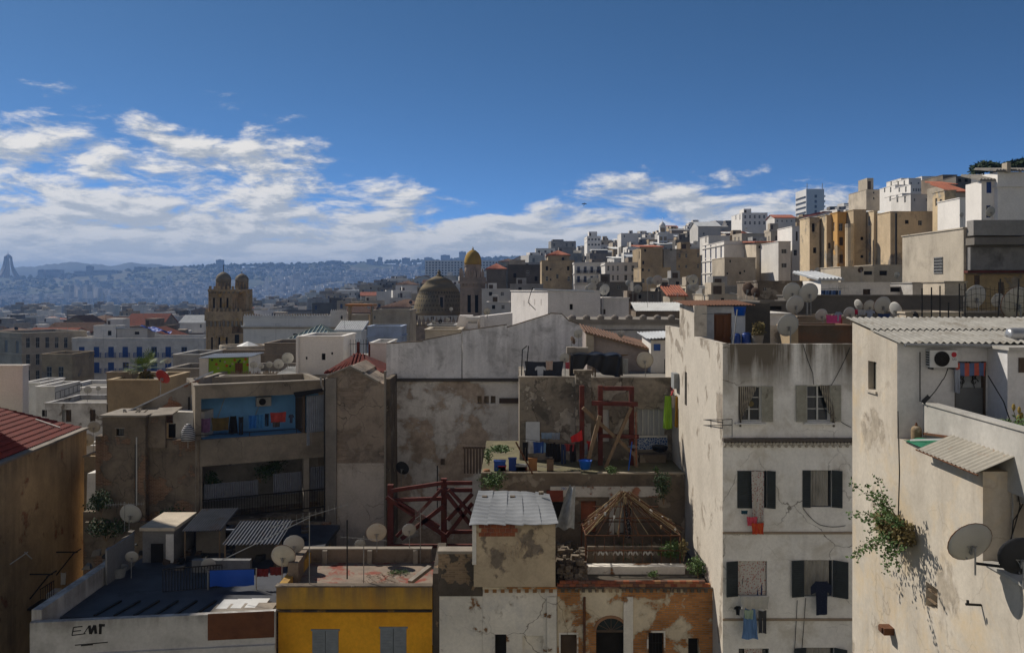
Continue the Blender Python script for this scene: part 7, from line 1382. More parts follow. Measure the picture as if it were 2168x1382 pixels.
# ================================================================== house with the blue loggia
LO, LA, LD = Vector((X(413, 46), 46, 50)), R(25), 46
bluew = flat('blue_loggia_paint', (.16, .38, .68), .8, 0, var=.25, sc=1.2)
def loggia():
 r = thing('loggia_house', 'brown house with open blue painted loggia hung with washing', 'house', LO, LA); w = 6.85; zz = lambda py: Z(py, 46) - 50; cm = plaster('brown_parapet_render', (.30, .255, .20), dirt=(.06, .055, .05), streak=.6, mott=.4, blot=.5, blc=(.09, .08, .07), cell=.7)
 zt, z1, z2, z3 = zz(818), zz(845), zz(932), zz(988); zl = zz(1105)
 B().box(0, w, 0, .3, z1, zt).build('parapet', cm, r, False); B().box(-.08, w + .05, -.08, .36, zt + .003, zt + .08).build('coping', M['cement'], r, False); B().box(.003, .3, .37, 5, z1, zt).build('side_parapet', cm, r, False); B().box(.3, w - .3, 4.7, 5, z1, zt).build('rear_parapet', cm, r, False); B().box(w - .3, w, .37, 5, z1, zt).build('side_parapet', cm, r, False)
 B().box(.31, w - .31, .31, 4.69, z1, z1 + .15).build('roof', flat('cream_roof_screed', (.40, .35, .27), .95, var=.35, sc=1), r, False)
 B().box(0, w, 2.0, 2.15, z2, z1 - .003).build('back_wall', bluew, r, False); B().box(0, .3, .0, 1.99, z2, z1 - .003).build('side_wall', cm, r, False); B().box(w - 1.3, w - 1.15, .05, 1.99, z2, z1 - .003).build('partition', M['brownshut'], r, False)
 B().box(.31, w, .0, 1.99, z2 - .15, z2).build('floor', bluew, r, False); B().box(.0, w, -.05, .12, z3, z2 + .01).build('slab_wall', cm, r, False); B().box(0, w, .13, 2.1, z3 + .2, z3 + .35).build('slab', M['cement'], r, False)
 B().box(0, w, 2.1, 2.2, zl - 1, z3).build('lower_back_wall', plaster('grimy_loggia_wall', (.26, .25, .23), streak=.5, blot=.6, blc=(.05, .045, .04)), r, False); B().box(0, .35, -.02, 2.09, zl - 2, z3 - .003).build('corner_pier', cm, r, False); B().box(w - 1.25, w - .95, .0, .3, zl - 2, z2).build('pillar', M['cement'], r, False)
 for k in range(9): B().box(.4 + k * .001, .4, 0, .001, 0, .001)
 rl_ = B().tube((.0, -.02, z2 + .25), (w - 1.3, -.02, z2 + .25), .02, 5); rl_.build('handrail', M['iron'], r, False)
 for f in (.5, .95): B().tube((w * f * .8, -.02, z2), (w * f * .8, -.02, z2 + .25), .02, 5).build('rail_post', M['iron'], r, False)
 for i, (a, c, top) in enumerate(((.45, 3.2, 1028), (4.0, 5.5, 1018), (5.95, 6.8, 1010))): b = B(); corrugated(b, (a, .1, zz(1065)), (c - a, 0, 0), (0, 0, zz(top) - zz(1065)), int((c - a) * 9), .02); b.build('corrugated_panel', flat('blue_grey_corrugated_%d' % i, (.17, .18, .21), .6, .2, var=.3), r, False)
 for k in range(46): x = .4 + k * (w - .5) / 46; B().tube((x, -.02, zz(1100)), (x, -.02, zz(1060)), .014, 4).build('baluster', M['iron'], r, False)
 for py in (1060, 1100): B().box(.35, w, -.045, .0, zz(py) - .03, zz(py) + .03).build('rail', M['iron'], r, False)
 B().box(0, w, -.3, 2.2, zl - .3, zl - .05).build('lower_slab', M['stonebrown'], r, False)
 b = B(); corrugated(b, (w - 1.1, -.1, zz(960)), (1.0, .3, .0), (0, 0, zz(850) - zz(960)), 9, .03); b.build('corrugated_screen', flat('bluish_screen', (.30, .34, .42), .5, .3, var=.3), r, False); B().hexa([(w - 1.8, -.6, zz(850)), (w, -.3, zz(838)), (w, .2, zz(832)), (w - 1.8, .1, zz(840)), (w - 1.8, -.6, zz(849)), (w, -.3, zz(837)), (w, .2, zz(831)), (w - 1.8, .1, zz(839))]).build('awning', M['iron'], r, False)
 B().path([(w - .35, -.15, zz(808)), (w - .32, -.18, zz(825)), (w - .05, -.2, zz(850)), (w - .05, -.2, zz(960))], .06, 7).build('drainpipe', M['galv'], r, False)
 B().box(0, w, .5, 2, zl - 6, zl - .31).build('base', M['darkhill'], r, False)
 for x0_, a in ((1.2, .5), (3.2, 1.0)): B().beam((x0_, 1.96, zz(915)), (x0_ + .6, 1.96, zz(845)), .03, .03).build('wall_pipe', M['galv'], r, False)
 for k in range(8): B().tube((.3 + k * .6, 1.95, zz(853) + .05 * math.sin(k * 2)), (.9 + k * .6, 1.95, zz(853) + .05 * math.sin(k * 2 + 2)), .015, 4).build('wall_cable', M['iron'], r, False)
 def L(x, y, py): return LO + Matrix.Rotation(LA, 3, 'Z') @ Vector((x, y, zz(py)))
 t = thing('air_conditioner', 'grey air conditioner in the blue loggia', 'air conditioner', L(3.75, 1.9, 876), LA); B().box(-.4, .4, -.3, 0, 0, .5).build('casing', flat('cream_casing', (.36, .36, .35), .6), t, False); B().tube((-.08, -.31, .25), (-.08, -.302, .25), .19, 16).build('fan_opening', M['voidroom'], t, False)
 t = thing('air_conditioner', 'dusty air conditioner under the lower loggia ceiling', 'air conditioner', L(2.1, 2.0, 1005), LA); B().box(-.4, .4, -.3, 0, 0, .42).build('casing', flat('dull_casing', (.20, .20, .21), .6), t, False); B().tube((-.12, -.31, .2), (-.12, -.302, .2), .16, 16).build('fan_opening', M['voidroom'], t, False)
 for px, w_, h_, k_, nm, c, py in ((.55, .5, .75, 'towel', 'red and blue checked', (.20, .10, .20), 888), (1.3, .9, .7, 'towel', 'olive brown', (.12, .085, .03), 888), (1.95, .55, 1.0, 'dress', 'black', (.01, .01, .012), 885), (2.35, .3, 1.0, 'trousers', 'dark slate', (.02, .022, .03), 888), (2.95, .42, .72, 'towel', 'bright blue', (.03, .16, .5), 887), (3.35, .35, .75, 'towel', 'sky blue', (.06, .22, .48), 886), (3.7, .25, .7, 'trousers', 'black blue', (.012, .016, .03), 885), (4.3, .85, .55, 'towel', 'scarlet and white checked', (.42, .06, .05), 884), (4.2, .4, .3, 'towel', 'dull grey', (.08, .07, .07), 905), (5.0, .3, .5, 'shirt', 'navy white', (.06, .07, .12), 890)):
  cloth(k_, L(px, .35, py), w_, h_, flat('loggia_' + nm.replace(' ', '_'), c, .95, var=.5, sc=5), nm + ' ' + k_ + ' drying in the blue loggia', 2, .04, yaw=LA)
 for i, (x, py, s, lab) in enumerate(((3.4, 1022, .8, 'dark bushy plant in the lower loggia, right'), (1.0, 1030, .5, 'dark trailing plant in the lower loggia, left'), (4.4, 1015, .7, 'dark leafy plant behind the corrugated panels'))): shrub(L(x, .6, py + 18), s, 1.0, lab, 420, .12, 'leafdark', 70 + i)
 FP.append((LO.x, LO.x + 8, 44, 54))
loggia()
house('concrete roof slab with low walls behind the blue loggia house', 436, 692, 806, 54, 3, 'cement', (), zb=56, reg=False)
# ================================================================== green rooftop hut and its neighbours
def green_hut():
 d = 62; r = thing('green_hut', 'lime green rooftop hut with tin roof and painted flowers', 'hut', P(470, 800, d)); gm = flat('lime_paint', (.22, .36, .025), .8, var=.15, sc=1.5)
 B().wall((X(442, d), d, Z(806, d)), (1, 0, 0), (0, 1, 0), X(526, d) - X(442, d), Z(757, d) - Z(806, d), [(X(497, d) - X(442, d), X(514, d) - X(442, d), .15, Z(768, d) - Z(806, d))], .12).build('front_wall', gm, r); B().box(X(423, d), X(442, d) - .003, d - .1, d + 3, Z(820, d), Z(757, d)).build('side_wall', M['white'], r); B().box(X(442, d), X(526, d), d + .13, d + 3, Z(806, d), Z(757, d)).build('body', M['white'], r)
 B().box(X(497, d), X(514, d), d + .08, d + .125, Z(806, d) + .15, Z(768, d)).build('door', M['doorwood'], r); b = B(); corrugated(b, P(420, 758, d - .3), (X(531, d) - X(420, d), 0, .10), (0, 3.4, .06), 26, .025); b.build('roof', M['tin'], r)
 rnd = random.Random(5)
 for i, (a, c) in enumerate(((458, 771), (466, 764), (476, 766), (480, 774), (487, 775), (492, 770), (497, 762), (508, 763), (517, 766), (520, 760), (449, 762), (462, 779), (524, 772), (505, 766))):
  q = P(a, c, d - .02); fl = B().tube(q, q + Vector((0, .015, 0)), .075 if i % 3 else .10, 8); fl.build('painted_flower', flat('flower_%d' % (i % 3), ((.40, .10, .02), (.03, .05, .04), (.42, .34, .28))[i % 3], .8) if i < 3 else bpy.data.materials['flower_%d' % (i % 3)], r)
 f = thing('reed_fence', 'ragged reed fence in front of the green hut', 'fence', P(530, 802, 60))
 for i in range(58): px = 464 + i * 2.25; B().box(X(px, 60), X(px, 60) + .055, 60, 60.03, Z(806, 60), Z(784 + rnd.uniform(0, 7) + (4 if i < 10 else 0), 60)).build('reed', M['wood'], f)
 FP.append((X(420, d), X(600, d), 58, 68))
green_hut()
house('flat roof terrace under the green hut', 420, 632, 804, 57, 12, 'cement', (), zb=54, reg=False)
for a, c, w, lab in ((609, 758, 25, 'largest pale dish right of the green hut'), (590, 770, 22, 'second pale dish right of the green hut'), (570, 771, 14, 'small pale dish near the reed fence'), (537, 772, 16, 'faded dish just right of the green hut'), (553, 775, 12, 'little dish above the reed fence')): dish(a, c, 59.5, w, lab, z0=Z(800, 59))
b = B(); corrugated(b, P(575, 800, 57.6), (1.9, 0, .0), (.5, 2.2, .55), 12, .03); single(b, 'tin_sheet', M['tin'], 'sloping tin sheet leaning on the white cube house', 'sheet', P(575, 800, 57.6))
house('sunlit ochre roof block right of the palm', 228, 335, 806, 62, 6, 'ochre', (), zb=52, par=.3); house('broken brown wall end beside the palm', 226, 280, 790, 64, 1.0, 'brownhill', (), zb=55, reg=False)
def palm():
 c = P(308, 812, 64); r = thing('palm_tree', 'small fan palm with bright green fronds above the ochre roof', 'palm', c); rnd = random.Random(6); b = B(); top = P(308, 780, 64)
 for k in range(38):
  a = rnd.uniform(0, 6.283); e = rnd.uniform(-.15, 1.4); L = rnd.uniform(.9, 1.5); u = Vector((math.cos(a) * math.cos(e), math.sin(a) * math.cos(e), math.sin(e))); s = u.cross(Vector((0, 0, 1))).normalized(); up = s.cross(u); o = top + u * L * .5 + Vector((.35 if k % 3 == 0 else 0, 0, .1 if k % 3 == 0 else 0)) - Vector((.3, 0, .15)) * (k % 2)
  b.tube(top, o, .014, 4)
  for f in range(11):
   t = (f - 5) / 5 * 1.2; q = (u * math.cos(t) + s * math.sin(t)); v = (s * math.cos(t) - u * math.sin(t)) * .028; ll = L * .62 * (1 - .25 * abs(t)); b.add([o, o + q * ll * .6 + v, o + q * ll - Vector((0, 0, .08 * L)), o + q * ll * .6 - v], [(0, 1, 2, 3)])
 b.build('frond', flat('palm_leaf', (.17, .23, .045), .6, var=.4, sc=4), r); d_ = B(); leaves(d_, top - Vector((0, 0, .8)), .45, .4, .5, 260, .4, rnd); d_.build('dead_frond', M['leafdry'], r); B().tube(c - Vector((0, 0, 3)), top, .16, 8, .12).build('trunk', M['wood'], r)
palm()
dish(345, 797, 50, 34, 'dark red dish on a mast left of centre', kind_='dishred', yaw=.35, tilt=.5, z0=Z(862, 50))
single(B().hexa([P(268, 871, 47) + Vector(v) for v in ((0, 0, -.05), (.0, .6, -.05), (0, .6, .02), (0, 0, .02))] + [P(444, 789, 50) + Vector(v) for v in ((0, 0, -.05), (0, .6, -.05), (0, .6, .05), (0, 0, .05))]), 'sloping_gutter', flat('pale_blue_tin', (.55, .58, .62), .5, .2), 'long pale tin edge sloping up over the grey gable', 'roof edge', P(268, 871, 47))
gb = thing('grey_gable_house', 'grey cement gable under the long sloping tin edge', 'house', P(340, 900, 48)); B().ext([P(262, 895, 48), P(412, 895, 48), P(412, 806, 48), P(272, 871, 48)], (0, 4, 0)).build('gable_wall', plaster('cement_gable_brick', (.27, .24, .205), streak=.5, blot=.5, under=(.27, .10, .055), peel=.33, psc=.8, brick=True), gb); B().tube(P(400, 900, 47.8), P(400, 840, 47.8), .05, 7).build('drainpipe', M['iron'], gb)
house('white wall at the left edge behind the red tiled roof', -40, 48, 776, 56, .7, 'whiteclean', (), zb=50, coping=True)
house('low white house with peeling front and two narrow windows', 95, 232, 855, 64, 5, plaster('peeling_low_white', (.58, .57, .56), streak=.5, under=(.25, .22, .19), peel=.30, psc=.9, blot=.4, ztop=62.2, zl=.8, zs=.9), [(93, 875, 12, 14, 'void'), (145, 880, 12, 26, 'brown'), (196, 880, 12, 26, 'brown'), (134, 880, 6, 26, 'grey')], zb=50, par=.25)
house('white roof wall behind the low white house', 76, 116, 820, 68, 4, 'white', (), zb=50); house('small white roof room left of the low white house', 46, 84, 812, 72, 4, 'white', (), zb=50); house('long low white roof ledge below the blue shuttered building', 118, 228, 822, 74, 6, 'whiteclean', (), zb=52, par=.2)
railing(P(118, 846, 66), P(172, 826, 72), .55, 6, 'iron', 'thin iron railing on the low white roof', .02)
dish(186, 825, 67, 16, 'grey dish above the low white house', z0=Z(850, 67)); dish(208, 822, 67, 10, 'small dish beside the grey dish above the low white house', z0=Z(845, 67)); dish(199, 903, 58, 26, 'pale dish at the right end of the low white house', z0=Z(955, 58)); dish(184, 930, 55, 30, 'cream dish half hidden by the brown wall edge', kind_='dish', z0=Z(975, 55)); dish(355, 763, 72, 15, 'faded dish in front of the blue shuttered building', z0=Z(790, 72))
house('white low wall behind the cream dish', 178, 216, 945, 60, 3, 'white', (), zb=50, reg=False); house('grey concrete box roof right of the blue shutters', 366, 425, 752, 80, 6, 'greyhill', (), zb=54); house('pale roof terrace below the grey concrete box', 352, 424, 782, 72, 5, 'cement', (), zb=54)
# ================================================================== brown tower and stair of the left courtyard
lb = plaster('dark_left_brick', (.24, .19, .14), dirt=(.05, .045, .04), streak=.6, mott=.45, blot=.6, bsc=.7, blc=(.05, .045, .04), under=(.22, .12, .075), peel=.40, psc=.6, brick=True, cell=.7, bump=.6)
def left_tower():
 d = 45.5; r = thing('brown_stair_tower', 'dark brown square stair tower with a tiny barred window', 'tower', P(262, 1095, d)); xs = lambda px: X(px, d); zt = Z(882, d); x0, x1 = xs(217), xs(308)
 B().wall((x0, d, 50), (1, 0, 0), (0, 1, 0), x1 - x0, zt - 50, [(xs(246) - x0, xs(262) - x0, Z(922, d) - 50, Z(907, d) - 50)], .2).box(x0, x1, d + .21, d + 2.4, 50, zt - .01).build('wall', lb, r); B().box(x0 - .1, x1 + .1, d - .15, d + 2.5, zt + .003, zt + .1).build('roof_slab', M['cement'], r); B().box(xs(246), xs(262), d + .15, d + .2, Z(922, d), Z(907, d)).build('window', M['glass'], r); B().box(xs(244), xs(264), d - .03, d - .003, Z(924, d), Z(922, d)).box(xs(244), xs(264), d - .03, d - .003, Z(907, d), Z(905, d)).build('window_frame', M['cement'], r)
 for px in (251, 257): B().tube((xs(px), d + .05, Z(922, d)), (xs(px), d + .05, Z(907, d)), .015, 5).build('window_bar', M['iron'], r)
 B().box(x0 - .5, x0 - .003, d + .3, d + 2.4, 50, Z(925, d)).build('lower_side', lb, r); B().tube((xs(290), d - .05, 52), (xs(290), d - .05, Z(925, d)), .035, 6).build('white_pipe', M['frame'], r); B().box(xs(286), xs(288), d - .04, d - .003, 54, Z(940, d)).build('pipe', M['iron'], r)
 rb = B().box(xs(308) + .003, xs(415), d + .5, d + 1, 50, Z(935, d)).build('rear_wall', lb, r); B().box(xs(309), xs(345), d + .3, d + .48, Z(950, d), Z(882, d)).build('hut_side', lb, r)
 w = thing('white_lean_to', 'small white lean-to between the brown tower and the blue loggia', 'lean-to', P(380, 935, d)); B().box(xs(344), xs(413), d + 1.4, d + 3, Z(940, d), Z(880, d)).build('wall', M['white'], w); B().hexa([(xs(312), d + .2, Z(884, d)), (xs(362), d + .2, Z(880, d)), (xs(362), d + 1.6, Z(872, d)), (xs(312), d + 1.6, Z(874, d)), (xs(312), d + .2, Z(883, d) + .04), (xs(362), d + .2, Z(879, d) + .04), (xs(362), d + 1.6, Z(871, d) + .04), (xs(312), d + 1.6, Z(873, d) + .04)]).build('roof', M['cement'], w); B().box(xs(336), xs(350), d + 1.3, d + 1.397, Z(935, d), Z(905, d)).build('doorway', M['voidroom'], w)
 u = thing('striped_parasol', 'folded white and black striped parasol beside the blue loggia', 'parasol', P(398, 935, d - .2)); q = P(398, 932, d - .2); b = B(); b.lathe([(.34, 0), (.36, .25), (.30, .55), (.16, .78), (.04, .86)], q, 14, flute=lambda t, z: 1 + .08 * math.sin(7 * t)); b.build('canopy', stripes('parasol_stripe', (.02, .02, .03), (.5, .5, .5), 11, 2), u, smooth=True); B().tube(q - Vector((0, 0, .4)), q + Vector((0, 0, .95)), .02, 5).build('pole', M['galv'], u)
 for k in range(5): a = P(262 + k * 9, 878, d + .8); single(B().beam(a, a + Vector((rng6.uniform(-.3, .3), .2, .25)), .06, .06), 'scrap_bar', M['cement'], 'scrap bar lying on the brown tower roof', 'scrap', a, 'scrap on the brown tower')
 single(B().ext([P(180, 1180, 47), P(212, 1180, 47), P(210, 1000, 47), P(185, 1002, 47)], (0, 1, 0)), 'white_wall_stub', M['white'], 'white stained wall stub between the brown wall and the tower', 'wall', P(195, 1180, 47)); house('orange earth roof slope beside the tower', 178, 216, 968, 52, 4, 'ochre', (), zb=50, reg=False)
 FP.append((x0 - 1, 0, 30, 50))
left_tower()
# ================================================================== brown wall with red tile roof, far left
def red_tile_house():
 a, e = Vector((-25.1, 43.2, 0)), Vector((-26.2, 54.6, 0)); ze = Z(905, 54.6); r = thing('red_tile_house', 'brown walled house with red pantile roof at the left edge', 'house', (a.x, a.y, 48)); bw = plaster('streaked_brown_wall', (.56, .39, .215), dirt=(.10, .075, .05), streak=.8, mott=.35, blot=.45, bsc=.35, blc=(.22, .16, .10), under=(.40, .16, .07), peel=.20, psc=.6, brick=True, ztop=61.5, zl=1.5, zs=.5)
 near = a + (a - e).normalized() * 3
 B().ext([(near.x, near.y, 46), (e.x, e.y, 46), (e.x, e.y, ze - .1), (near.x, near.y, ze - .1)], (-.4, 0, 0)).build('wall', bw, r); u = (e - near); L = u.length; u.normalize()
 B().box(e.x - 6, e.x - .41, e.y - .4, e.y, 46, ze - .1).build('rear_wall', bw, r)
 B().beam(Vector((near.x - .1, near.y, ze - .04)), Vector((e.x - .1, e.y, ze - .04)), .5, .12).build('verge', M['cement'], r)
 up = Vector((-5.2, 0, 1.25)); b = B(); tm = flat('red_pantile', (.30, .055, .038), .75, 0, var=.35, sc=2.2, c2=(.15, .035, .028), f2=(.52, .66))
 p0 = Vector((near.x - .3, near.y, ze + .02)); nr = u.cross(up).normalized(); nr = nr if nr.z > 0 else -nr
 courses = 13; n = int(L / .24)
 for c in range(courses):
  t0, t1 = c / courses, (c + 1.12) / courses
  for off in (0, -.03): b.sheet(lambda s, v: p0 + u * (L * s) + up * (lerp(t0, t1, v) * 1.25) + nr * (.035 * math.sin(s * n * 6.283) + .055 * (1 - v) + off), n * 5, 1)
 kind(b.build('roof_tiles', tm, r, smooth=False), 'stuff')
 rp = p0 + up * 1.27; B().tube(rp + nr * .06, rp + u * L + nr * .06, .1, 8).build('ridge', tm, r)
 q = p0 + u * (L - 1.8) + up * .12 + nr * .1; single(B().beam(q, q + up * .33 + u * .6, .09, .09), 'pale_batten', M['frame'], 'pale wooden batten lying on the red tile roof', 'batten', q)
 def W(px, py):
  k = (px - CX) / F; t = (a.x - k * a.y) / (k * (e.y - a.y) - (e.x - a.x)); p = a.lerp(e, t) if False else a + (e - a) * t; p.z = Z(py, p.y); p.x += .03; return p
 for i, (px, py) in enumerate(((118, 1168), (62, 1215), (178, 1135))): o = thing('wall_bracket', ('iron washing bracket in the middle of the brown wall', 'iron washing bracket low on the brown wall', 'iron washing bracket near the far end of the brown wall')[i], 'bracket', W(px, py)); p = W(px, py); B().beam(p, p + Vector((1.2, 0, 0)), .06, .06).build('arm', M['iron'], o); B().beam(p - Vector((0, 0, 1.3)), p + Vector((1.0, 0, -.05)), .06, .06).build('strut', M['iron'], o); B().beam(p + Vector((1.15, -.5, .03)), p + Vector((1.15, .5, .03)), .05, .05).build('cross_arm', M['iron'], o)
 p = W(104, 1275); o = thing('air_conditioner', 'pale air conditioner on the brown wall above the alley', 'air conditioner', p); B().box(p.x + .05, p.x + .45, p.y - .45, p.y + .45, p.z, p.z + .65).build('casing', M['tinwhite'], o); B().tube((p.x + .46, p.y, p.z + .32), (p.x + .452, p.y, p.z + .32), .24, 16).build('fan_opening', M['voidroom'], o)
 p = W(70, 1262); o = thing('balcony_cage', 'iron balcony cage low on the brown wall', 'balcony', p)
 for k in range(7): B().tube(p + Vector((.7, k * .22 - .6, -.4)), p + Vector((.7, k * .22 - .6, .6)), .018, 5).build('bar', M['iron'], o)
 B().box(p.x, p.x + .75, p.y - .7, p.y + .8, p.z - .5, p.z - .42).build('floor', M['iron'], o); B().tube(p + Vector((.7, -.65, .6)), p + Vector((.7, .75, .6)), .025, 5).build('rail', M['iron'], o)
 p = W(120, 1222); cloth('towel', p + Vector((.35, 0, .3)), .3, .7, M['tinwhite'], 'white rag hanging from the bracket on the brown wall', 2, .04)
 p = W(30, 1180); single(B().tube(p + Vector((.1, -.6, -.15)), p + Vector((.5, .3, .2)), .03, 5).tube(p + Vector((.45, .1, .25)), p + Vector((.6, .5, -.2)), .03, 5), 'stick_bracket', M['frame'], 'pale stick bracket on the brown wall at the left edge', 'stick', p)
 FP.append((-60, -24, 30, 56))
red_tile_house()
o = thing('red_shutters', 'dark red shutters in the gloomy corner behind the brown wall', 'shutters', P(195, 1210, 46));
for a in (184, 196): B().box(X(a, 46), X(a + 10, 46), 46, 46.06, Z(1212, 46), Z(1130, 46)).build('leaf', flat('dark_red_shutter', (.20, .012, .015), .6) if a == 184 else M['rust'], o)
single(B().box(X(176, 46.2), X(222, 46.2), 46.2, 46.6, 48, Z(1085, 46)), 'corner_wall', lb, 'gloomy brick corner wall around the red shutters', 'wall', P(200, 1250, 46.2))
# ================================================================== lower left roofs
def lower_left():
 a, e = P(63, 1318, 31), P(583, 1294, 32.1); zt = a.z; r = thing('white_roof_house', 'long low white parapet house across the bottom left', 'house', (a.x, a.y, 48)); u = (e - a); u.z = 0; L = u.length; u.normalize(); n = Vector((-u.y, u.x, 0)); gm = plaster('grey_white_parapet', (.60, .58, .55), dirt=(.12, .105, .09), streak=.55, mott=.25, blot=.35, ztop=zt + .05, zl=.5, zs=.6)
 A = Vector((a.x, a.y, 0))
 B().ext([A + Vector((0, 0, 46)), A + u * L + Vector((0, 0, 46)), A + u * L + Vector((0, 0, zt)), A + Vector((0, 0, zt))], n * .25).build('front_wall', gm, r); B().ext([A - u * .15 - n * .15 + Vector((0, 0, zt - 1.35)), A + u * L - n * .15 + Vector((0, 0, zt - 1.35)), A + u * L - n * .15 + Vector((0, 0, zt - 1.15)), A - u * .15 - n * .15 + Vector((0, 0, zt - 1.15))], n * .147).build('string_course', gm, r)
 B().ext([A + u * (L * .718) - n * .02 + Vector((0, 0, zt - .92)), A + u * (L * .995) - n * .02 + Vector((0, 0, zt - .92)), A + u * (L * .995) - n * .02 + Vector((0, 0, zt + .03)), A + u * (L * .718) - n * .02 + Vector((0, 0, zt + .03))], n * .017).build('rust_panel', flat('brown_painted_panel', (.17, .065, .028), .8, var=.4, sc=2, c2=(.08, .035, .02), f2=(.55, .7)), r)
 B().box(a.x + .3, e.x - .2, 32.5, 45.2, zt - .55, zt - .35).build('roof', flat('wet_dark_roof', (.07, .075, .09), .6, 0, var=.5, sc=.7, c2=(.03, .03, .032)), r)
 B().box(a.x - .1, a.x + .25, 31.3, 38, 50, zt + .35).build('side_parapet', gm, r)
 g = B(); q = lambda s, z: A + u * s - n * .012 + Vector((0, 0, zt - z))
 for p1, p2 in (((1.45, .22), (1.4, .5)), ((1.45, .22), (1.75, .2)), ((1.42, .36), (1.7, .34)), ((1.4, .5), (1.85, .46)), ((1.8, .45), (1.98, .18)), ((1.98, .18), (2.02, .48)), ((2.02, .48), (2.16, .18)), ((2.16, .18), (2.2, .48)), ((2.36, .16), (2.34, .5)), ((2.5, .2), (2.3, .18)), ((1.5, .85), (2.6, .80)), ((1.7, .88), (2.1, .86))): g.beam(q(*p1), q(*p2), .03 if p1[0] < 1.85 else .09, .014, up=n)
 g.build('graffiti', M['iron'], r)
 for k, f in enumerate((.04, .15, .3)): pass
 rnd = random.Random(14)
 for i in range(7):
  p = P(470 + i * 15, 1262 + (i % 3) * 9, 33.2 + (i % 2) * .5); p.z = zt - .32 + .01 * i; o = B().box(p.x - .35, p.x + .35, p.y - .5, p.y + .5, p.z, p.z + .02); single(o, 'roof_board', M['tinwhite'] if i % 2 else M['cement'], 'pale sheet lying on the sunny end of the bottom left roof', 'sheet', p, 'sheets on the bottom left roof')
 for i in range(6):
  p = P(200 + i * 42, 1295, 32.6); p.z = zt - .33; single(B().beam(p, p + Vector((.3, 1.5, .02)), .1, .06), 'roof_batten', M['iron'], 'dark batten lying on the shaded bottom left roof', 'batten', p, 'battens on the bottom left roof')
 FP.append((a.x - 3, e.x + 7, 28, 46)); return zt - .35
LZ = lower_left()
def ll_things():
 hb = thing('courtyard_hut', 'small dark plastered hut with a pale slab roof in the left courtyard', 'hut', P(330, 1210, 39)); d = 39; B().box(X(302, d), X(368, d), d, d + 2.5, LZ, Z(1122, d)).build('wall', plaster('damp_hut_wall', (.24, .235, .23), streak=.7, blot=.8, blc=(.045, .042, .04), mott=.5), hb); B().box(X(298, d), X(372, d), d - .15, d + 2.6, Z(1122, d) + .003, Z(1115, d)).build('roof', M['cream'], hb); B().box(X(352, d), X(368, d), d - .05, d - .003, LZ, Z(1130, d)).build('pale_jamb', M['white'], hb); B().box(X(320, d), X(346, d), d - .03, d - .003, LZ, Z(1150, d)).build('doorway', M['voidroom'], hb)
 st = thing('low_walls', 'broken low plaster walls in the left courtyard', 'wall', P(245, 1230, 37.5))
 for a, c, y0, y1, t in ((218, 246, 37.2, 37.5, 1165), (246, 250, 36.0, 38.6, 1150), (395, 520, 37.6, 37.9, 1195)): B().box(X(a, 37), X(c, 37), y0, y1, LZ, Z(t, 37)).build('wall', plaster('damp_low_wall_%d' % a, (.22, .22, .22), streak=.7, blot=.7, blc=(.05, .05, .05)), st)
 for i, (a, c, t, lab) in enumerate(((372, 470, 1112, 'dark corrugated fence left of the blue tarpaulin, rear'), (470, 600, 1124, 'dark blue corrugated fence behind the blue tarpaulin'))): b = B(); d = 41.5; corrugated(b, (X(a, d), d, LZ), (X(c, d) - X(a, d), 0, 0), (0, 0, Z(t, d) - LZ), int((c - a) / 5), .03); single(b, 'corrugated_fence', flat('dark_blue_tin_%d' % i, (.06, .065, .085), .6, .2, var=.4), lab, 'fence', (X(a, d), d, LZ)); single(B().tube((X(a, d), d - .1, Z(t, d) + .05), (X(c, d), d - .1, Z(t, d) + .05), .09, 8), 'fat_pipe', flat('bluish_pipe_%d' % i, (.12, .14, .19), .5, .2), ('bluish pipe along the rear dark fence', 'bluish pipe along the dark blue fence')[i], 'pipe', (X(a, d), d, Z(t, d)))
 for i, (a, c, y0, z) in enumerate(((470, 590, 38.2, 1.0), (385, 468, 39.2, 1.3))):
  o = thing('tin_lean_to', ('dark tin lean-to roof behind the blue tarpaulin', 'dark tin lean-to roof right of the courtyard hut')[i], 'lean-to', (X(a, y0), y0, LZ)); b = B(); corrugated(b, (X(a, y0), y0, LZ + z), (X(c, y0) - X(a, y0), 0, .05), (0, 2.6, .35), 16, .03); b.build('roof', flat('sooty_tin_%d' % i, (.075, .085, .11), .55, .2, var=.5, sc=1.5, c2=(.05, .03, .025)), o)
  for x in (X(a, y0) + .1, X(c, y0) - .1): B().tube((x, y0 + .1, LZ), (x, y0 + .1, LZ + z), .04, 6).build('post', M['wood'], o)
  B().box(X(a, y0) + .2, X(c, y0) - .2, y0 + 1.2, y0 + 1.3, LZ, LZ + z + .1).build('back_wall', M['darkhill'], o)
 railing(Vector((X(345, 35.2), 35.2, LZ)), Vector((X(470, 35.8), 35.8, LZ)), .9, 20, 'iron', 'iron railing left of the blue tarpaulin', .02)
 tp = P(444, 1207, 35.4); w = X(538, 35.4) - tp.x; h = (1242 - 1207) * 35.4 / F
 r = thing('blue_tarpaulin', 'bright blue tarpaulin stretched over a line at the bottom left', 'tarpaulin', (tp.x, 35.4, tp.z - h)); b = B(); b.sheet(lambda u, v: Vector((tp.x + w * u, 35.4 + .05 * math.sin(u * 9) * v, tp.z + .05 * u - h * v + .02 * math.sin(u * 14) * v)), 20, 6); b.build('sheet', M['tarp'], r); B().tube((tp.x - .1, 35.42, tp.z), (tp.x + w + .1, 35.42, tp.z + .06), .02, 5).build('line', M['iron'], r);
 for x in (tp.x - .08, tp.x + w + .08): B().tube((x, 35.42, LZ), (x, 35.42, tp.z + .08), .025, 5).build('post', M['galv'], r)
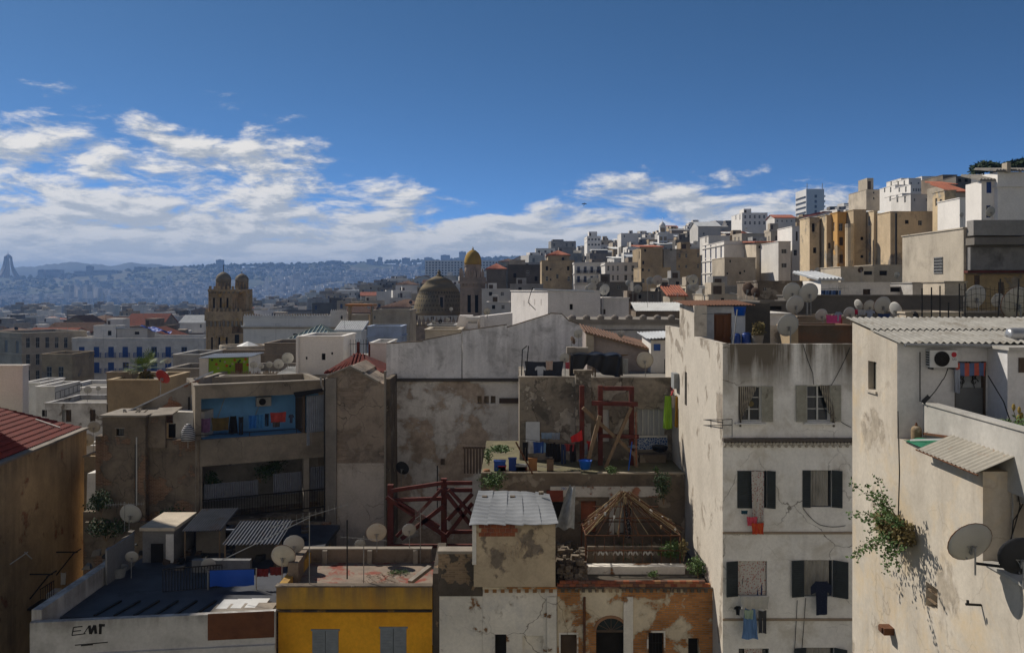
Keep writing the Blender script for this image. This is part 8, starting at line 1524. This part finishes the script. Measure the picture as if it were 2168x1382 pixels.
 cloth('towel', P(556, 1203, 35.6), .5, .32, flat('dark_red_rug', (.16, .02, .02), .95, var=.5, sc=8), 'left dark red shaggy mat right of the blue tarpaulin', 3, .03, cat='mat'); cloth('towel', P(585, 1199, 35.6), .55, .34, flat('maroon_rug', (.14, .022, .022), .95, var=.5, sc=8), 'right dark red shaggy mat next to the big rusty dish', 3, .03, cat='mat')
 dish(600, 1176, 34.6, 52, 'big rust rimmed dish beside the yellow house, front', kind_='dishrust', rim='rust', z0=LZ, yaw=.0); dish(622, 1152, 36.5, 44, 'large pale dish behind the big rust rimmed dish', z0=LZ); dish(441, 1194, 36.2, 30, 'grey dish above the blue tarpaulin', z0=LZ); dish(277, 1087, 43, 46, 'large dusty dish in front of the brown tower', rim='rust', z0=58.4, yaw=-.05); dish(279, 1178, 37, 27, 'dim dish beside the bucket in the left courtyard', z0=LZ); dish(797, 1126, 37.4, 44, 'rust edged dish on the rear parapet of the yellow house', kind_='dishrust', rim='rust', z0=Z(1165, 37.4)); dish(866, 1121, 37.6, 30, 'pale dish on a mast in front of the red bracing', z0=Z(1165, 37.4)); dish(762, 1152, 38.4, 24, 'half hidden dish behind the yellow house parapet', z0=58.5)
 single(B().lathe([(.24, 0), (.33, .42), (.36, .44), (.31, .42), (.22, .05)], (X(251, 37), 37, LZ), 18), 'bucket', M['greypaint'], 'grey bucket in the left courtyard', 'bucket', (X(251, 37), 37, LZ))
 aerial(655, 1092, 33.2, LZ, 'long slanting aerial above the left courtyard', 2.9, .12, .27, 13, .45); aerial(770, 1140, 34.5, 58.4, 'thin horizontal aerial on the yellow house roof', 1.8, .0, -.08, 7, .12); aerial(890, 1090, 37.2, 58.5, 'grid aerial in front of the red bracing', .6, .9, .3, 8, .7); aerial(264, 1067, 42.5, 58.4, 'fuzzy old aerial above the large dusty dish', 1.8, .05, .02, 16, .22); aerial(1263, 683, 130, 60, 'thin rooftop aerial on the hillside front', 1, .2)
 cable([P(470, 1185, 34.4), P(655, 1095, 33.2)], .018, 'galv', 'long slanting stay wire of the aerial'); single(B().tube(P(735, 1225, 34), P(735, 1100, 34), .03, 6), 'iron_pole', M['iron'], 'tall thin iron pole on the yellow house roof', 'pole', P(735, 1225, 34))
 rnd = random.Random(17); jb = B()
 for _ in range(130):
  p = Vector((rnd.uniform(X(200, 40), X(640, 40)), rnd.uniform(38, 45), LZ)); s = rnd.uniform(.03, .14); jb.hexa([p + Vector((a * s * rnd.uniform(.4, 1.8), c * s * rnd.uniform(.4, 1.8), (e + 1) * s * rnd.uniform(.3, 1))) for e in (-1, 1) for a, c in ((-1, -1), (1, -1), (1, 1), (-1, 1))], rnd.randrange(3))
 kind(jb.build('courtyard_junk', [M['brownshut'], M['iron'], M['darkhill']]), 'stuff')
 for i, (px, py, d, s, lab) in enumerate(((225, 1120, 44, 1.0, 'dark bush at the foot of the brown tower'), (380, 1105, 44, 1.2, 'dark shrub below the loggia house, left'), (215, 1065, 44.5, .8, 'dark ivy clump on the brown tower base'), (560, 1130, 44, 1.1, 'dark shrub below the loggia house, right'))): shrub(P(px, py, d) - Vector((0, 0, .6)), s, 1.3, lab, 700, .12, 'leafdark', 90 + i, lobes=6)
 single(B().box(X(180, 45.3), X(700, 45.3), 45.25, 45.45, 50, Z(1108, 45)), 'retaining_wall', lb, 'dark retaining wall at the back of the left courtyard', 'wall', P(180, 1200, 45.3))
ll_things()
# ================================================================== yellow house
ym = plaster('yellow_ochre_paint', (.92, .45, .03), dirt=(.30, .13, .02), streak=.5, mott=.28, blot=.3, bsc=.7, blc=(.62, .22, .02), fs=.9, cell=.25)
yp = plaster('yellow_streaked_parapet', (.66, .38, .06), dirt=(.17, .12, .07), streak=.8, mott=.3, blot=.35, bsc=.6, blc=(.62, .24, .015), ztop=58.98, zl=.95, zs=1.0, fs=.9)
def yellow():
 d = 33; r = thing('yellow_house', 'yellow ochre house with grey louvred shutters, bottom centre', 'house', (X(585, d), d, 48)); x0, x1 = X(585, d), X(915, d); zt, zc = Z(1242, d), Z(1289, d); xs = lambda px: X(px, d)
 wn_ = [(661, 716, 1335, 1440), (805, 860, 1330, 1440)]
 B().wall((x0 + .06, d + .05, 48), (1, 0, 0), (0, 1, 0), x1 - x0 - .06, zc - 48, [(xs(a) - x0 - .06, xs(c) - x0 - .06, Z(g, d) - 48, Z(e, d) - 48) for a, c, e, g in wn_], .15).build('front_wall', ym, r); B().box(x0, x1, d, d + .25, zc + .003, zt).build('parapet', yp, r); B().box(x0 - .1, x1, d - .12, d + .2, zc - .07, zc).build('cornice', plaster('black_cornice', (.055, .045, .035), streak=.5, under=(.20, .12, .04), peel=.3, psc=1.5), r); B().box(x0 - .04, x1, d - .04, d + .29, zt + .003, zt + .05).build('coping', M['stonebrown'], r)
 B().box(x0, x0 + .3, d + .3, 37.6, 48, zt - .004).build('left_wall', yp, r)
 for a, c, e, g in wn_:
  cx = (xs(a) + xs(c)) / 2; w = xs(c) - xs(a); near_window(r, cx, Z(g, d), w, Z(e, d) - Z(g, d), d + .05, 'greypaint2', None, la=.0, ra=.0, shm='greypaint2', lw=w / 2 - .01, rw=w / 2 - .01, sash=False)
  B().box(xs(a) - .05, xs(c) + .05, d + .0, d + .047, Z(e, d) + .003, Z(e, d) + .06).build('lintel', M['greypaint2'], r)
 fz = zt - .45; B().box(x0 + .3, x1 + .3, d + .26, 37.6, fz - .15, fz).build('roof', flat('red_screed_roof', (.28, .22, .17), .95, var=.4, sc=1.3, c2=(.22, .06, .04), f2=(.5, .6)), r)
 bp = plaster('mouldy_back_parapet', (.24, .19, .145), dirt=(.05, .04, .035), streak=.7, blot=.8, bsc=1.4, blc=(.06, .05, .04)); zb = Z(1163, 37.4)
 B().box(X(632, 37.4), X(912, 37.4), 37.4, 37.65, fz, zb).build('rear_parapet', bp, r); B().box(X(630, 37.4), X(914, 37.4), 37.36, 37.7, zb + .003, zb + .05).build('rear_coping', M['cement'], r)
 for px in (688, 783, 880): B().box(X(px - 5, 37.3), X(px + 5, 37.3), 37.22, 37.397, fz, zb).build('pier', M['cement'], r)
 B().hexa([(x0 + .1, 34.3, fz), (x0 + .5, 34.3, fz), (X(650, 37.3), 37.39, fz), (X(632, 37.3), 37.39, fz), (x0 + .1, 34.3, zt + .5), (x0 + .5, 34.3, zt + .5), (X(650, 37.3), 37.39, zb), (X(632, 37.3), 37.39, zb)]).build('side_parapet', bp, r)
 B().beam(P(868, 1232, 34), P(910, 1200, 35), .2, .14).build('sloping_kerb', M['cement'], r)
 B().ext([(x1 + .01, d + .1, 48), (x1 + .01, 37.6, 48), (x1 + .01, 37.6, Z(1165, 37.5)), (x1 + .01, 35.5, Z(1172, 34)), (x1 + .01, d + .1, Z(1215, d))], (.33, 0, 0)).build('party_wall', sooty, r)
 b = B(); rnd = random.Random(3)
 for _ in range(70): p = Vector((rnd.uniform(X(770, 35), X(850, 35)), rnd.uniform(34, 36), fz + .03)); u = Vector((rnd.gauss(0, 1), rnd.gauss(0, 1), rnd.uniform(0, .3))).normalized() * rnd.uniform(.1, .35); b.tube(p, p + u, .01, 4)
 kind(b.build('twigs', M['wood']), 'stuff'); shrub((X(845, 36), 36, fz), .5, .12, 'low green weeds on the yellow house roof', 260, .06, 'leaf', 61, lobes=6)
 single(B().lathe([(.25, 0), (.3, .05), (.2, .1), (.1, .12)], (X(743, 34.3), 34.3, fz), 12), 'dark_mat', M['dishbrown'], 'dark bundle on the red patch of the yellow house roof', 'bundle', (X(743, 34.3), 34.3, fz))
M['greypaint2'] = flat('blue_grey_shutter', (.25, .28, .31), .75, var=.25, sc=4)
yellow()
house('unseen apartment block added beyond the left edge to shade the lower left roofs', -950, -548, 20, 38, 14.5, 'cream', (), zb=46, reg=False)  # never in view, added only to cast shade over the lower left roofs
# ================================================================== roofs and dishes between the white tenement and the hill
house('white building with blue shutters and pitched roof at the top right', 2078, 2111, 384, 77, 2.7, 'whiteclean', [(2094, 397, 11, 24, 'blue'), (2093, 448, 10, 26, 'bluewin')], (), zb=58, gable=('shed', .8), tilem='roofgrey', cat='building')
house('taller white block at the top right edge', 2112, 2260, 364, 76.4, 3, 'whiteclean', (), zb=58, bands=(394,), gable=('shed', .6), tilem='roofgrey', cat='building')
single(B().box(X(2132, 76), X(2140, 76), 76, 76.8, Z(365, 76), Z(344, 76)), 'chimney', M['cream'], 'cream chimney on the top right white building', 'chimney', P(2136, 365, 76))
def grate_house():
 r = house('big beige house with a grille of square openings on its lit side', 2040, 2300, 484, 60, 9.4, plaster('beige_lit_wall', (.50, .44, .35), streak=.5, mott=.25, blot=.3), [], [(3.5, 562, 1.35, 1.15, 'void')], zb=55, par=.3)
 z0 = r.location.z; c = P(1985, 562, 63.5)
 for k in range(7): inst(MSTU, 'grille_bar', r, (-.03, 3.5 - .6 + k * .2, c.z - z0 - .6), (.035, .035, 1.2))
 for k in range(6): inst(MSTU, 'grille_bar', r, (-.03, 2.85, c.z - z0 - .55 + k * .22), (.035, .035, 1.3), (-math.pi / 2, 0, 0))
 ux = X(2040, 60); d = 59.99
 B().box(ux + .1, ux + 9, d - 1.2, d, Z(520, 60), Z(505, 60)).build('dark_eave', M['darkhill'], r); B().box(ux + .2, ux + 4.0, d - .9, d - .003, Z(500, 60), Z(468, 60)).build('upper_parapet', M['greyhill'], r); B().box(ux + .2, ux + 9, d - .5, d - .003, Z(572, 60), Z(524, 60)).build('panel_band', plaster('grey_panel_band', (.24, .23, .22), streak=.7, blot=.7, blc=(.05, .045, .04)), r); B().box(ux, ux + 9, d - .55, d - .003, Z(578, 60), Z(573, 60)).build('rust_edge', M['woodred'], r)
 B().box(ux + .05, ux + 9, d - .1, d - .003, 58, Z(580, 60)).build('ochre_wall', plaster('ochre_lower_wall', (.40, .29, .15), streak=.5, blot=.4, under=(.28, .24, .19), peel=.35), r); B().box(X(2063, 59.9), X(2073, 59.9), d - .16, d - .103, Z(607, 60), Z(583, 60)).build('window', M['brownshut'], r); B().box(X(2113, 59.9), X(2124, 59.9), d - .16, d - .103, Z(640, 60), Z(597, 60)).build('door', M['brownshut'], r)
grate_house()
house('pale rough wall below the grille house with climbing weeds', 2000, 2046, 598, 57, 3.0, 'cream', (), zb=56, reg=False)
house('small white roof room with open front below the grille house', 1880, 1930, 608, 66, 4, 'white', [(1900, 612, 30, 12, 'void')], zb=58); house('grey cement roof wall right of the open white roof room', 1932, 1998, 600, 64, 4, 'greyhill', (), zb=58); house('white wall with blue washing behind the big dish cluster', 1738, 1775, 594, 62, 5, 'whiteclean', (), zb=58, gable=('shed', .6), tilem='tin'); house('pale grey wall with brown arched shutter, dish roofs', 1773, 1884, 600, 63, 5, 'white', [(1835, 618, 16, 12, 'brown')], zb=58)
house('sooty stone wall left of the big dish cluster', 1604, 1738, 597, 66, 6, 'stonebrown', [(1620, 612, 7, 7, 'dark')], zb=58); house('cream house with balustrade at the foot of the tenements', 1780, 1850, 566, 92, 6, 'cream', [(1838, 578, 18, 8, 'void')], zb=60); house('cream low house with dark opening right at the tenement foot', 1848, 1915, 562, 95, 5, 'cream', [(1870, 578, 16, 10, 'void')], zb=60)
house('dark long roof behind the dish row', 1690, 2040, 628, 52, 4, 'darkhill', (), zb=58, reg=False); house('cream wall under the right end of the dish row', 1918, 2036, 664, 44, 3, 'cream', (), zb=58, reg=False); house('rusty stained cement wall on the roof behind the white tenement', 1690, 1808, 692, 40, 2, plaster('rusty_cement_wall', (.16, .115, .08), dirt=(.05, .04, .03), streak=.8, blot=.6, blc=(.22, .09, .04)), (), zb=60, reg=False); house('sandy patched wall behind the parapet dish', 1672, 1690, 690, 39.5, 2, 'ochre', (), zb=60, reg=False, coping=False); house('low white house with red window bars behind the parapet dish', 1612, 1672, 666, 46, 4, 'whitehill', (), zb=58, reg=False); house('dark block wall below the fenced dishes at the right edge', 2030, 2260, 664, 47, 3, 'darkhill', (), zb=58, reg=False); house('long low wall below the pink washing', 1690, 1810, 672, 47, 3, 'brownhill', (), zb=58, reg=False)
house('dark covered terrace above the pale low wall', 1610, 1690, 640, 50, 4, 'darkhill', [(1640, 652, 30, 8, 'void')], zb=58, reg=False)
b = B(); corrugated(b, P(1345, 658, 78), (X(1555, 78) - X(1345, 78), 0, 0), (0, 3, .7), 60, .05); single(b, 'long_tin_roof', M['tinwhite'], 'long ribbed pale roof left of the stair hut', 'roof', P(1345, 658, 78)); house('low building under the long ribbed pale roof', 1346, 1556, 659, 78.3, 3, 'brownhill', (), zb=56, par=0, coping=False)
for a in ((1330, 1356, 640, 92, 'brownhill', 'brown low roof house below the white corner house'), (1262, 1330, 598, 120, 'darkhill', 'sooty low house below the four-window house'), (1335, 1400, 618, 105, 'darkhill', 'sooty roof house below the tiered ochre house'), (1395, 1450, 612, 112, 'cream', 'cream roof house with red awning patch'), (1452, 1500, 605, 115, 'cream', 'cream roof house left of the brown dish'), (1415, 1480, 590, 125, 'greyhill', 'grey roof terrace with barrels and fans'), (1500, 1605, 606, 100, 'greyhill', 'long grey roof behind the brown dish'), (1030, 1080, 640, 150, 'whitehill', 'white low house right of the belfry foot'), (1020, 1082, 612, 175, 'whitehill', 'white house behind the belfry foot'), (1080, 1150, 602, 160, 'greyhill', 'grey low roof below the dark stone house'), (1500, 1600, 625, 82, 'cream', 'cream low roofs behind the tin stair roof')): house(a[5], a[0], a[1], a[2], a[3], 7, a[4], [(lerp(a[0], a[1], .3), a[2] + 10, 7, 8, 'void'), (lerp(a[0], a[1], .7), a[2] + 10, 7, 8, 'dark')], zb=55, hut=(.2, .5, .4, .8, 1.6), par=.4)
house('red tiled lean-to among the roofs below the ochre houses', 1418, 1450, 628, 88, 4, 'cream', (), gable=('shed', 1.0), zb=56)
DS = [(1676, 618, 42, 50, 'back left dish of the big cluster above the tenement'), (1712, 620, 44, 50, 'right dish of the big cluster, on a tall mast'), (1683, 645, 41, 48, 'lower middle dish of the big cluster'), (1585, 612, 30, 60, 'brown dish seen obliquely left of the cluster'), (1600, 619, 22, 56, 'pale dish in front of the brown oblique dish'), (1739, 667, 28, 46, 'dish with dark arm beside the pink washing'), (1798, 663, 28, 45, 'pale dish right of the pink washing'), (1818, 645, 24, 48, 'first dish of the row, turned edgewise'), (1840, 648, 28, 48, 'second dish of the row'), (1868, 646, 40, 46, 'largest dish of the row'), (1897, 655, 34, 45, 'narrow edgewise dish ending the row'), (1936, 668, 22, 44, 'dark edgewise dish right of the row'), (2064, 628, 52, 48, 'big grey dish behind the wire fence'), (2112, 635, 30, 50, 'small dish behind the wire fence'), (2150, 640, 70, 46, 'large rust topped dish at the right edge fence'), (1697, 625, 10, 70, 'tiny dish far behind the cluster'), (2097, 448, 22, 72, 'grey dish before the blue shuttered white building'), (2036, 455, 10, 88, 'little dish by the blue door'), (2035, 455, 8, 90, 'tiny dish left of the blue door'), (1686, 580, 11, 100, 'round dish at the foot of the narrow white house'), (1718, 576, 12, 105, 'grey dish at the first tenement foot'), (1730, 572, 12, 105, 'grey dish beside the first tenement foot'), (1712, 585, 10, 100, 'low dish at the first tenement foot'), (1760, 570, 12, 100, 'dish at the third tenement foot'), (1788, 574, 10, 100, 'dish left of the balustrade house'), (1822, 571, 13, 90, 'brown dish on the balustrade house'), (1899, 582, 13, 92, 'dish at the right tenement foot')]
for i, (px, py, w, d, lab) in enumerate(DS):
 k_ = 'dishbrown' if 'brown' in lab else 'dishdark' if lab.startswith('dark') else 'dishrust' if 'rust' in lab else 'dish'; y_ = 1.15 if 'edgewise' in lab else .9 if 'oblique' in lab else -.2
 dish(px, py, d, w, lab, kind_=k_, yaw=y_, rim='rust' if 'row' in lab or 'rust' in lab else None, drop=1.6 if w < 20 else 1.5 + (1.0 if 'tall mast' in lab else 0))
single(B().tube((X(1709, 49.6), 49.6, 66), P(1709, 640, 49.6), .05, 6), 'dish_mast', M['galv'], 'tall galvanised mast under the dish cluster', 'mast', (X(1709, 49.6), 49.6, 66))
for px, py, w, h, k_, c, lab in ((1765, 671, .75, .62, 'towel', (.62, .08, .24), 'shocking pink cloth hanging among the dishes'), (1775, 664, .4, .5, 'shirt', (.30, .34, .42), 'pale blue shirt beside the pink cloth'), (1778, 678, .3, .45, 'trousers', (.36, .05, .05), 'red trousers below the pale blue shirt'), (1824, 660, .4, .28, 'towel', (.42, .42, .44), 'white cloth under the dish row, left'), (1842, 660, .5, .45, 'shirt', (.30, .33, .42), 'pale blue shirt under the dish row'), (1813, 660, .16, .25, 'towel', (.5, .03, .08), 'small red cloth under the dish row'), (1872, 668, .6, .5, 'towel', (.03, .05, .14), 'navy cloth under the largest dish of the row')): cloth(k_, P(px, py - 5, 44.5), w, h, flat('wash_dish_%d' % px, c, .9), lab, 2, .04)
for i in range(9): px = 1742 + i * 4.2; cloth(('trousers', 'shirt', 'towel')[i % 3], P(px, 614, 60.5), .3, .55, flat('bluewash_%d' % i, ((.05, .10, .25), (.02, .03, .05), (.12, .2, .38))[i % 3], .9), '%s %s in the row of blue washing behind the dish cluster' % (('first', 'second', 'third', 'fourth', 'fifth', 'sixth', 'seventh', 'eighth', 'ninth')[i], ('blue trousers', 'black shirt', 'light blue towel')[i % 3]), 1, .03)
cable([P(1738, 612, 60.5), P(1782, 612, 60.5)], .012, 'iron', 'washing line behind the dish cluster', 'washing_line')
f = thing('wire_fence', 'leaning iron posts with wire above the corrugated roof, right', 'fence', P(2040, 690, 43))
for px, t, b_ in ((1952, 610, 664), (1972, 608, 664), (1990, 605, 664), (2008, 640, 664), (2031, 600, 668), (2043, 600, 665), (2113, 590, 665), (2152, 590, 665)): B().tube(P(px, b_ + 8, 43), P(px + (5 if px > 2100 else 0), t, 43), .035, 5).build('post', M['iron'], f)
for i, py in enumerate((612, 625, 640, 652)): B().path([P(2031 + k * 17.5, py + 3 * math.sin(k * 1.7 + i), 43) for k in range(9)], .012, 4).build('wire', M['iron'], f)
for k in range(14): B().path([P(2036 + k * 10, 605 + (k % 3) * 3, 43), P(2038 + k * 10, 660, 43)], .010, 4).build('wire', M['iron'], f)
aerial(1276 + 662, 497, 68, 73, 'red and white comb aerial on the grille house', 1.1, .1, 0, 8, .25); aerial(1560, 632, 60, 66, 'thin aerial behind the tin stair roof', 1.0, .3)
def pine(px, py, d, w, h, seed, label):
 rnd = random.Random(seed); c = P(px, py, d); k = d / F; r = thing('pine_tree', label, 'pine', (c.x, d, c.z - 6)); b = B()
 for i in range(16):
  q = c + Vector((rnd.uniform(-.5, .5) * w * k, rnd.uniform(-2, 2), rnd.uniform(0.1, .75) * h * k * (1 - .4 * abs(rnd.uniform(-1, 1))))); leaves(b, q, w * k * .2, 2.2, h * k * .22, 220, .55, rnd, 0, .1)
 b.build('crown', M['leafdark'], r); B().tube((c.x, d, c.z - 8), (c.x, d, c.z + h * k * .5), .35, 7, .15).build('trunk', M['wood'], r)
pine(2104, 362, 150, 66, 24, 1, 'dark umbrella pine behind the top right white building'); pine(2160, 352, 130, 26, 14, 2, 'dark pine crown cut by the top right corner')
def bird():
 c = P(1237, 432, 230); r = thing('bird', 'small dark bird flying in the open sky', 'bird', c); b = B().lathe([(.02, -.35), (.10, -.15), (.12, .05), (.07, .25), (.02, .36)], (0, 0, 0), 8); b.v = [(c.x + v[2] * .3 + v[0], c.y + v[1], c.z + v[2]) for v in b.v]; b.build('body', M['iron'], r, smooth=True)
 for s in (-1, 1): B().ext([c + Vector((0, 0, .1)), c + Vector((s * .35, .1, .22)), c + Vector((s * .75, .1, -.05)), c + Vector((s * .3, 0, -.05))], (0, .03, 0)).build('wing', M['iron'], r)
 B().ext([c + Vector((-.1, 0, -.32)), c + Vector((-.02, 0, -.6)), c + Vector((-.2, 0, -.58))], (0, .02, 0)).build('tail', M['iron'], r)
bird()
filler()
rq = random.Random(5)
for zn, a, c, y0, y1, d0, d1, n in (('the roofs before the hill', 1240, 2030, 590, 650, 60, 105, 16), ('the roofs left of the domes', 20, 860, 640, 740, 90, 240, 14)):
 for i in range(n):
  d = rq.uniform(d0, d1); px = rq.uniform(a, c); py = rq.uniform(y0, y1); aerial(px, py, d, Z(py, d) - rq.uniform(2, 3.5), 'thin aerial pole on ' + zn, rq.uniform(.8, 1.4), rq.uniform(-.6, .6), 0, 6, .5)['group'] = 'aerials on ' + zn
for i in range(26):
 d = rq.uniform(78, 130); dish(rq.uniform(1240, 1610), rq.uniform(588, 632), d, rq.uniform(.8, 1.15) * F / d, 'small dish in the clutter of roofs below the ochre houses', drop=2.2, kind_=('dish', 'dish', 'dishdark', 'dish', 'dishrust')[i % 5], yaw=rq.uniform(-.6, .5), group='dishes on the roofs below the ochre houses')
# ================================================================== the white quarter, unseen, added behind the viewpoint to bounce sun onto shaded fronts
def bounce_quarter():
 b = B(); rnd = random.Random(91)
 for row, (y0, h0) in enumerate(((-9, 80), (-24, 96), (-42, 113), (-62, 130))):
  x = -95 - row * 6
  while x < 95 + row * 6:
   w = rnd.uniform(11, 17); y = y0 + rnd.uniform(-2, 2); H_ = h0 + rnd.uniform(-3, 3) - 46
   b.wall((x, y, 46), (1, 0, 0), (0, -1, 0), w - .5, H_, [(w * (k + .5) / 4 - .8, w * (k + .5) / 4 + .3, H_ - 3 - 3.4 * j, H_ - 1.2 - 3.4 * j) for k in range(4) for j in range(5)], .25, 0, 0)
   b.box(x, x + w - .5, y - 12, y - .3, 46, 46 + H_ - .4); x += w
 kind(b.build('bounce_town', M['whiteclean']), 'stuff')
bounce_quarter()
# ================================================================== haze: one even box of air round everything
def haze():
 b = B().box(-15000, 15000, -1500, 14500, -8, 300)
 m = bpy.data.materials.new('haze_air'); m.use_nodes = True; t = m.node_tree; t.nodes.clear()
 v = t.nodes.new('ShaderNodeVolumePrincipled'); v.inputs['Color'].default_value = (.30, .52, .98, 1); v.inputs['Density'].default_value = HAZE; v.inputs['Anisotropy'].default_value = .1
 o = t.nodes.new('ShaderNodeOutputMaterial'); t.links.new(v.outputs[0], o.inputs['Volume'])
 kind(b.build('haze', m), 'stuff')
HAZE = 1.5e-4
haze()
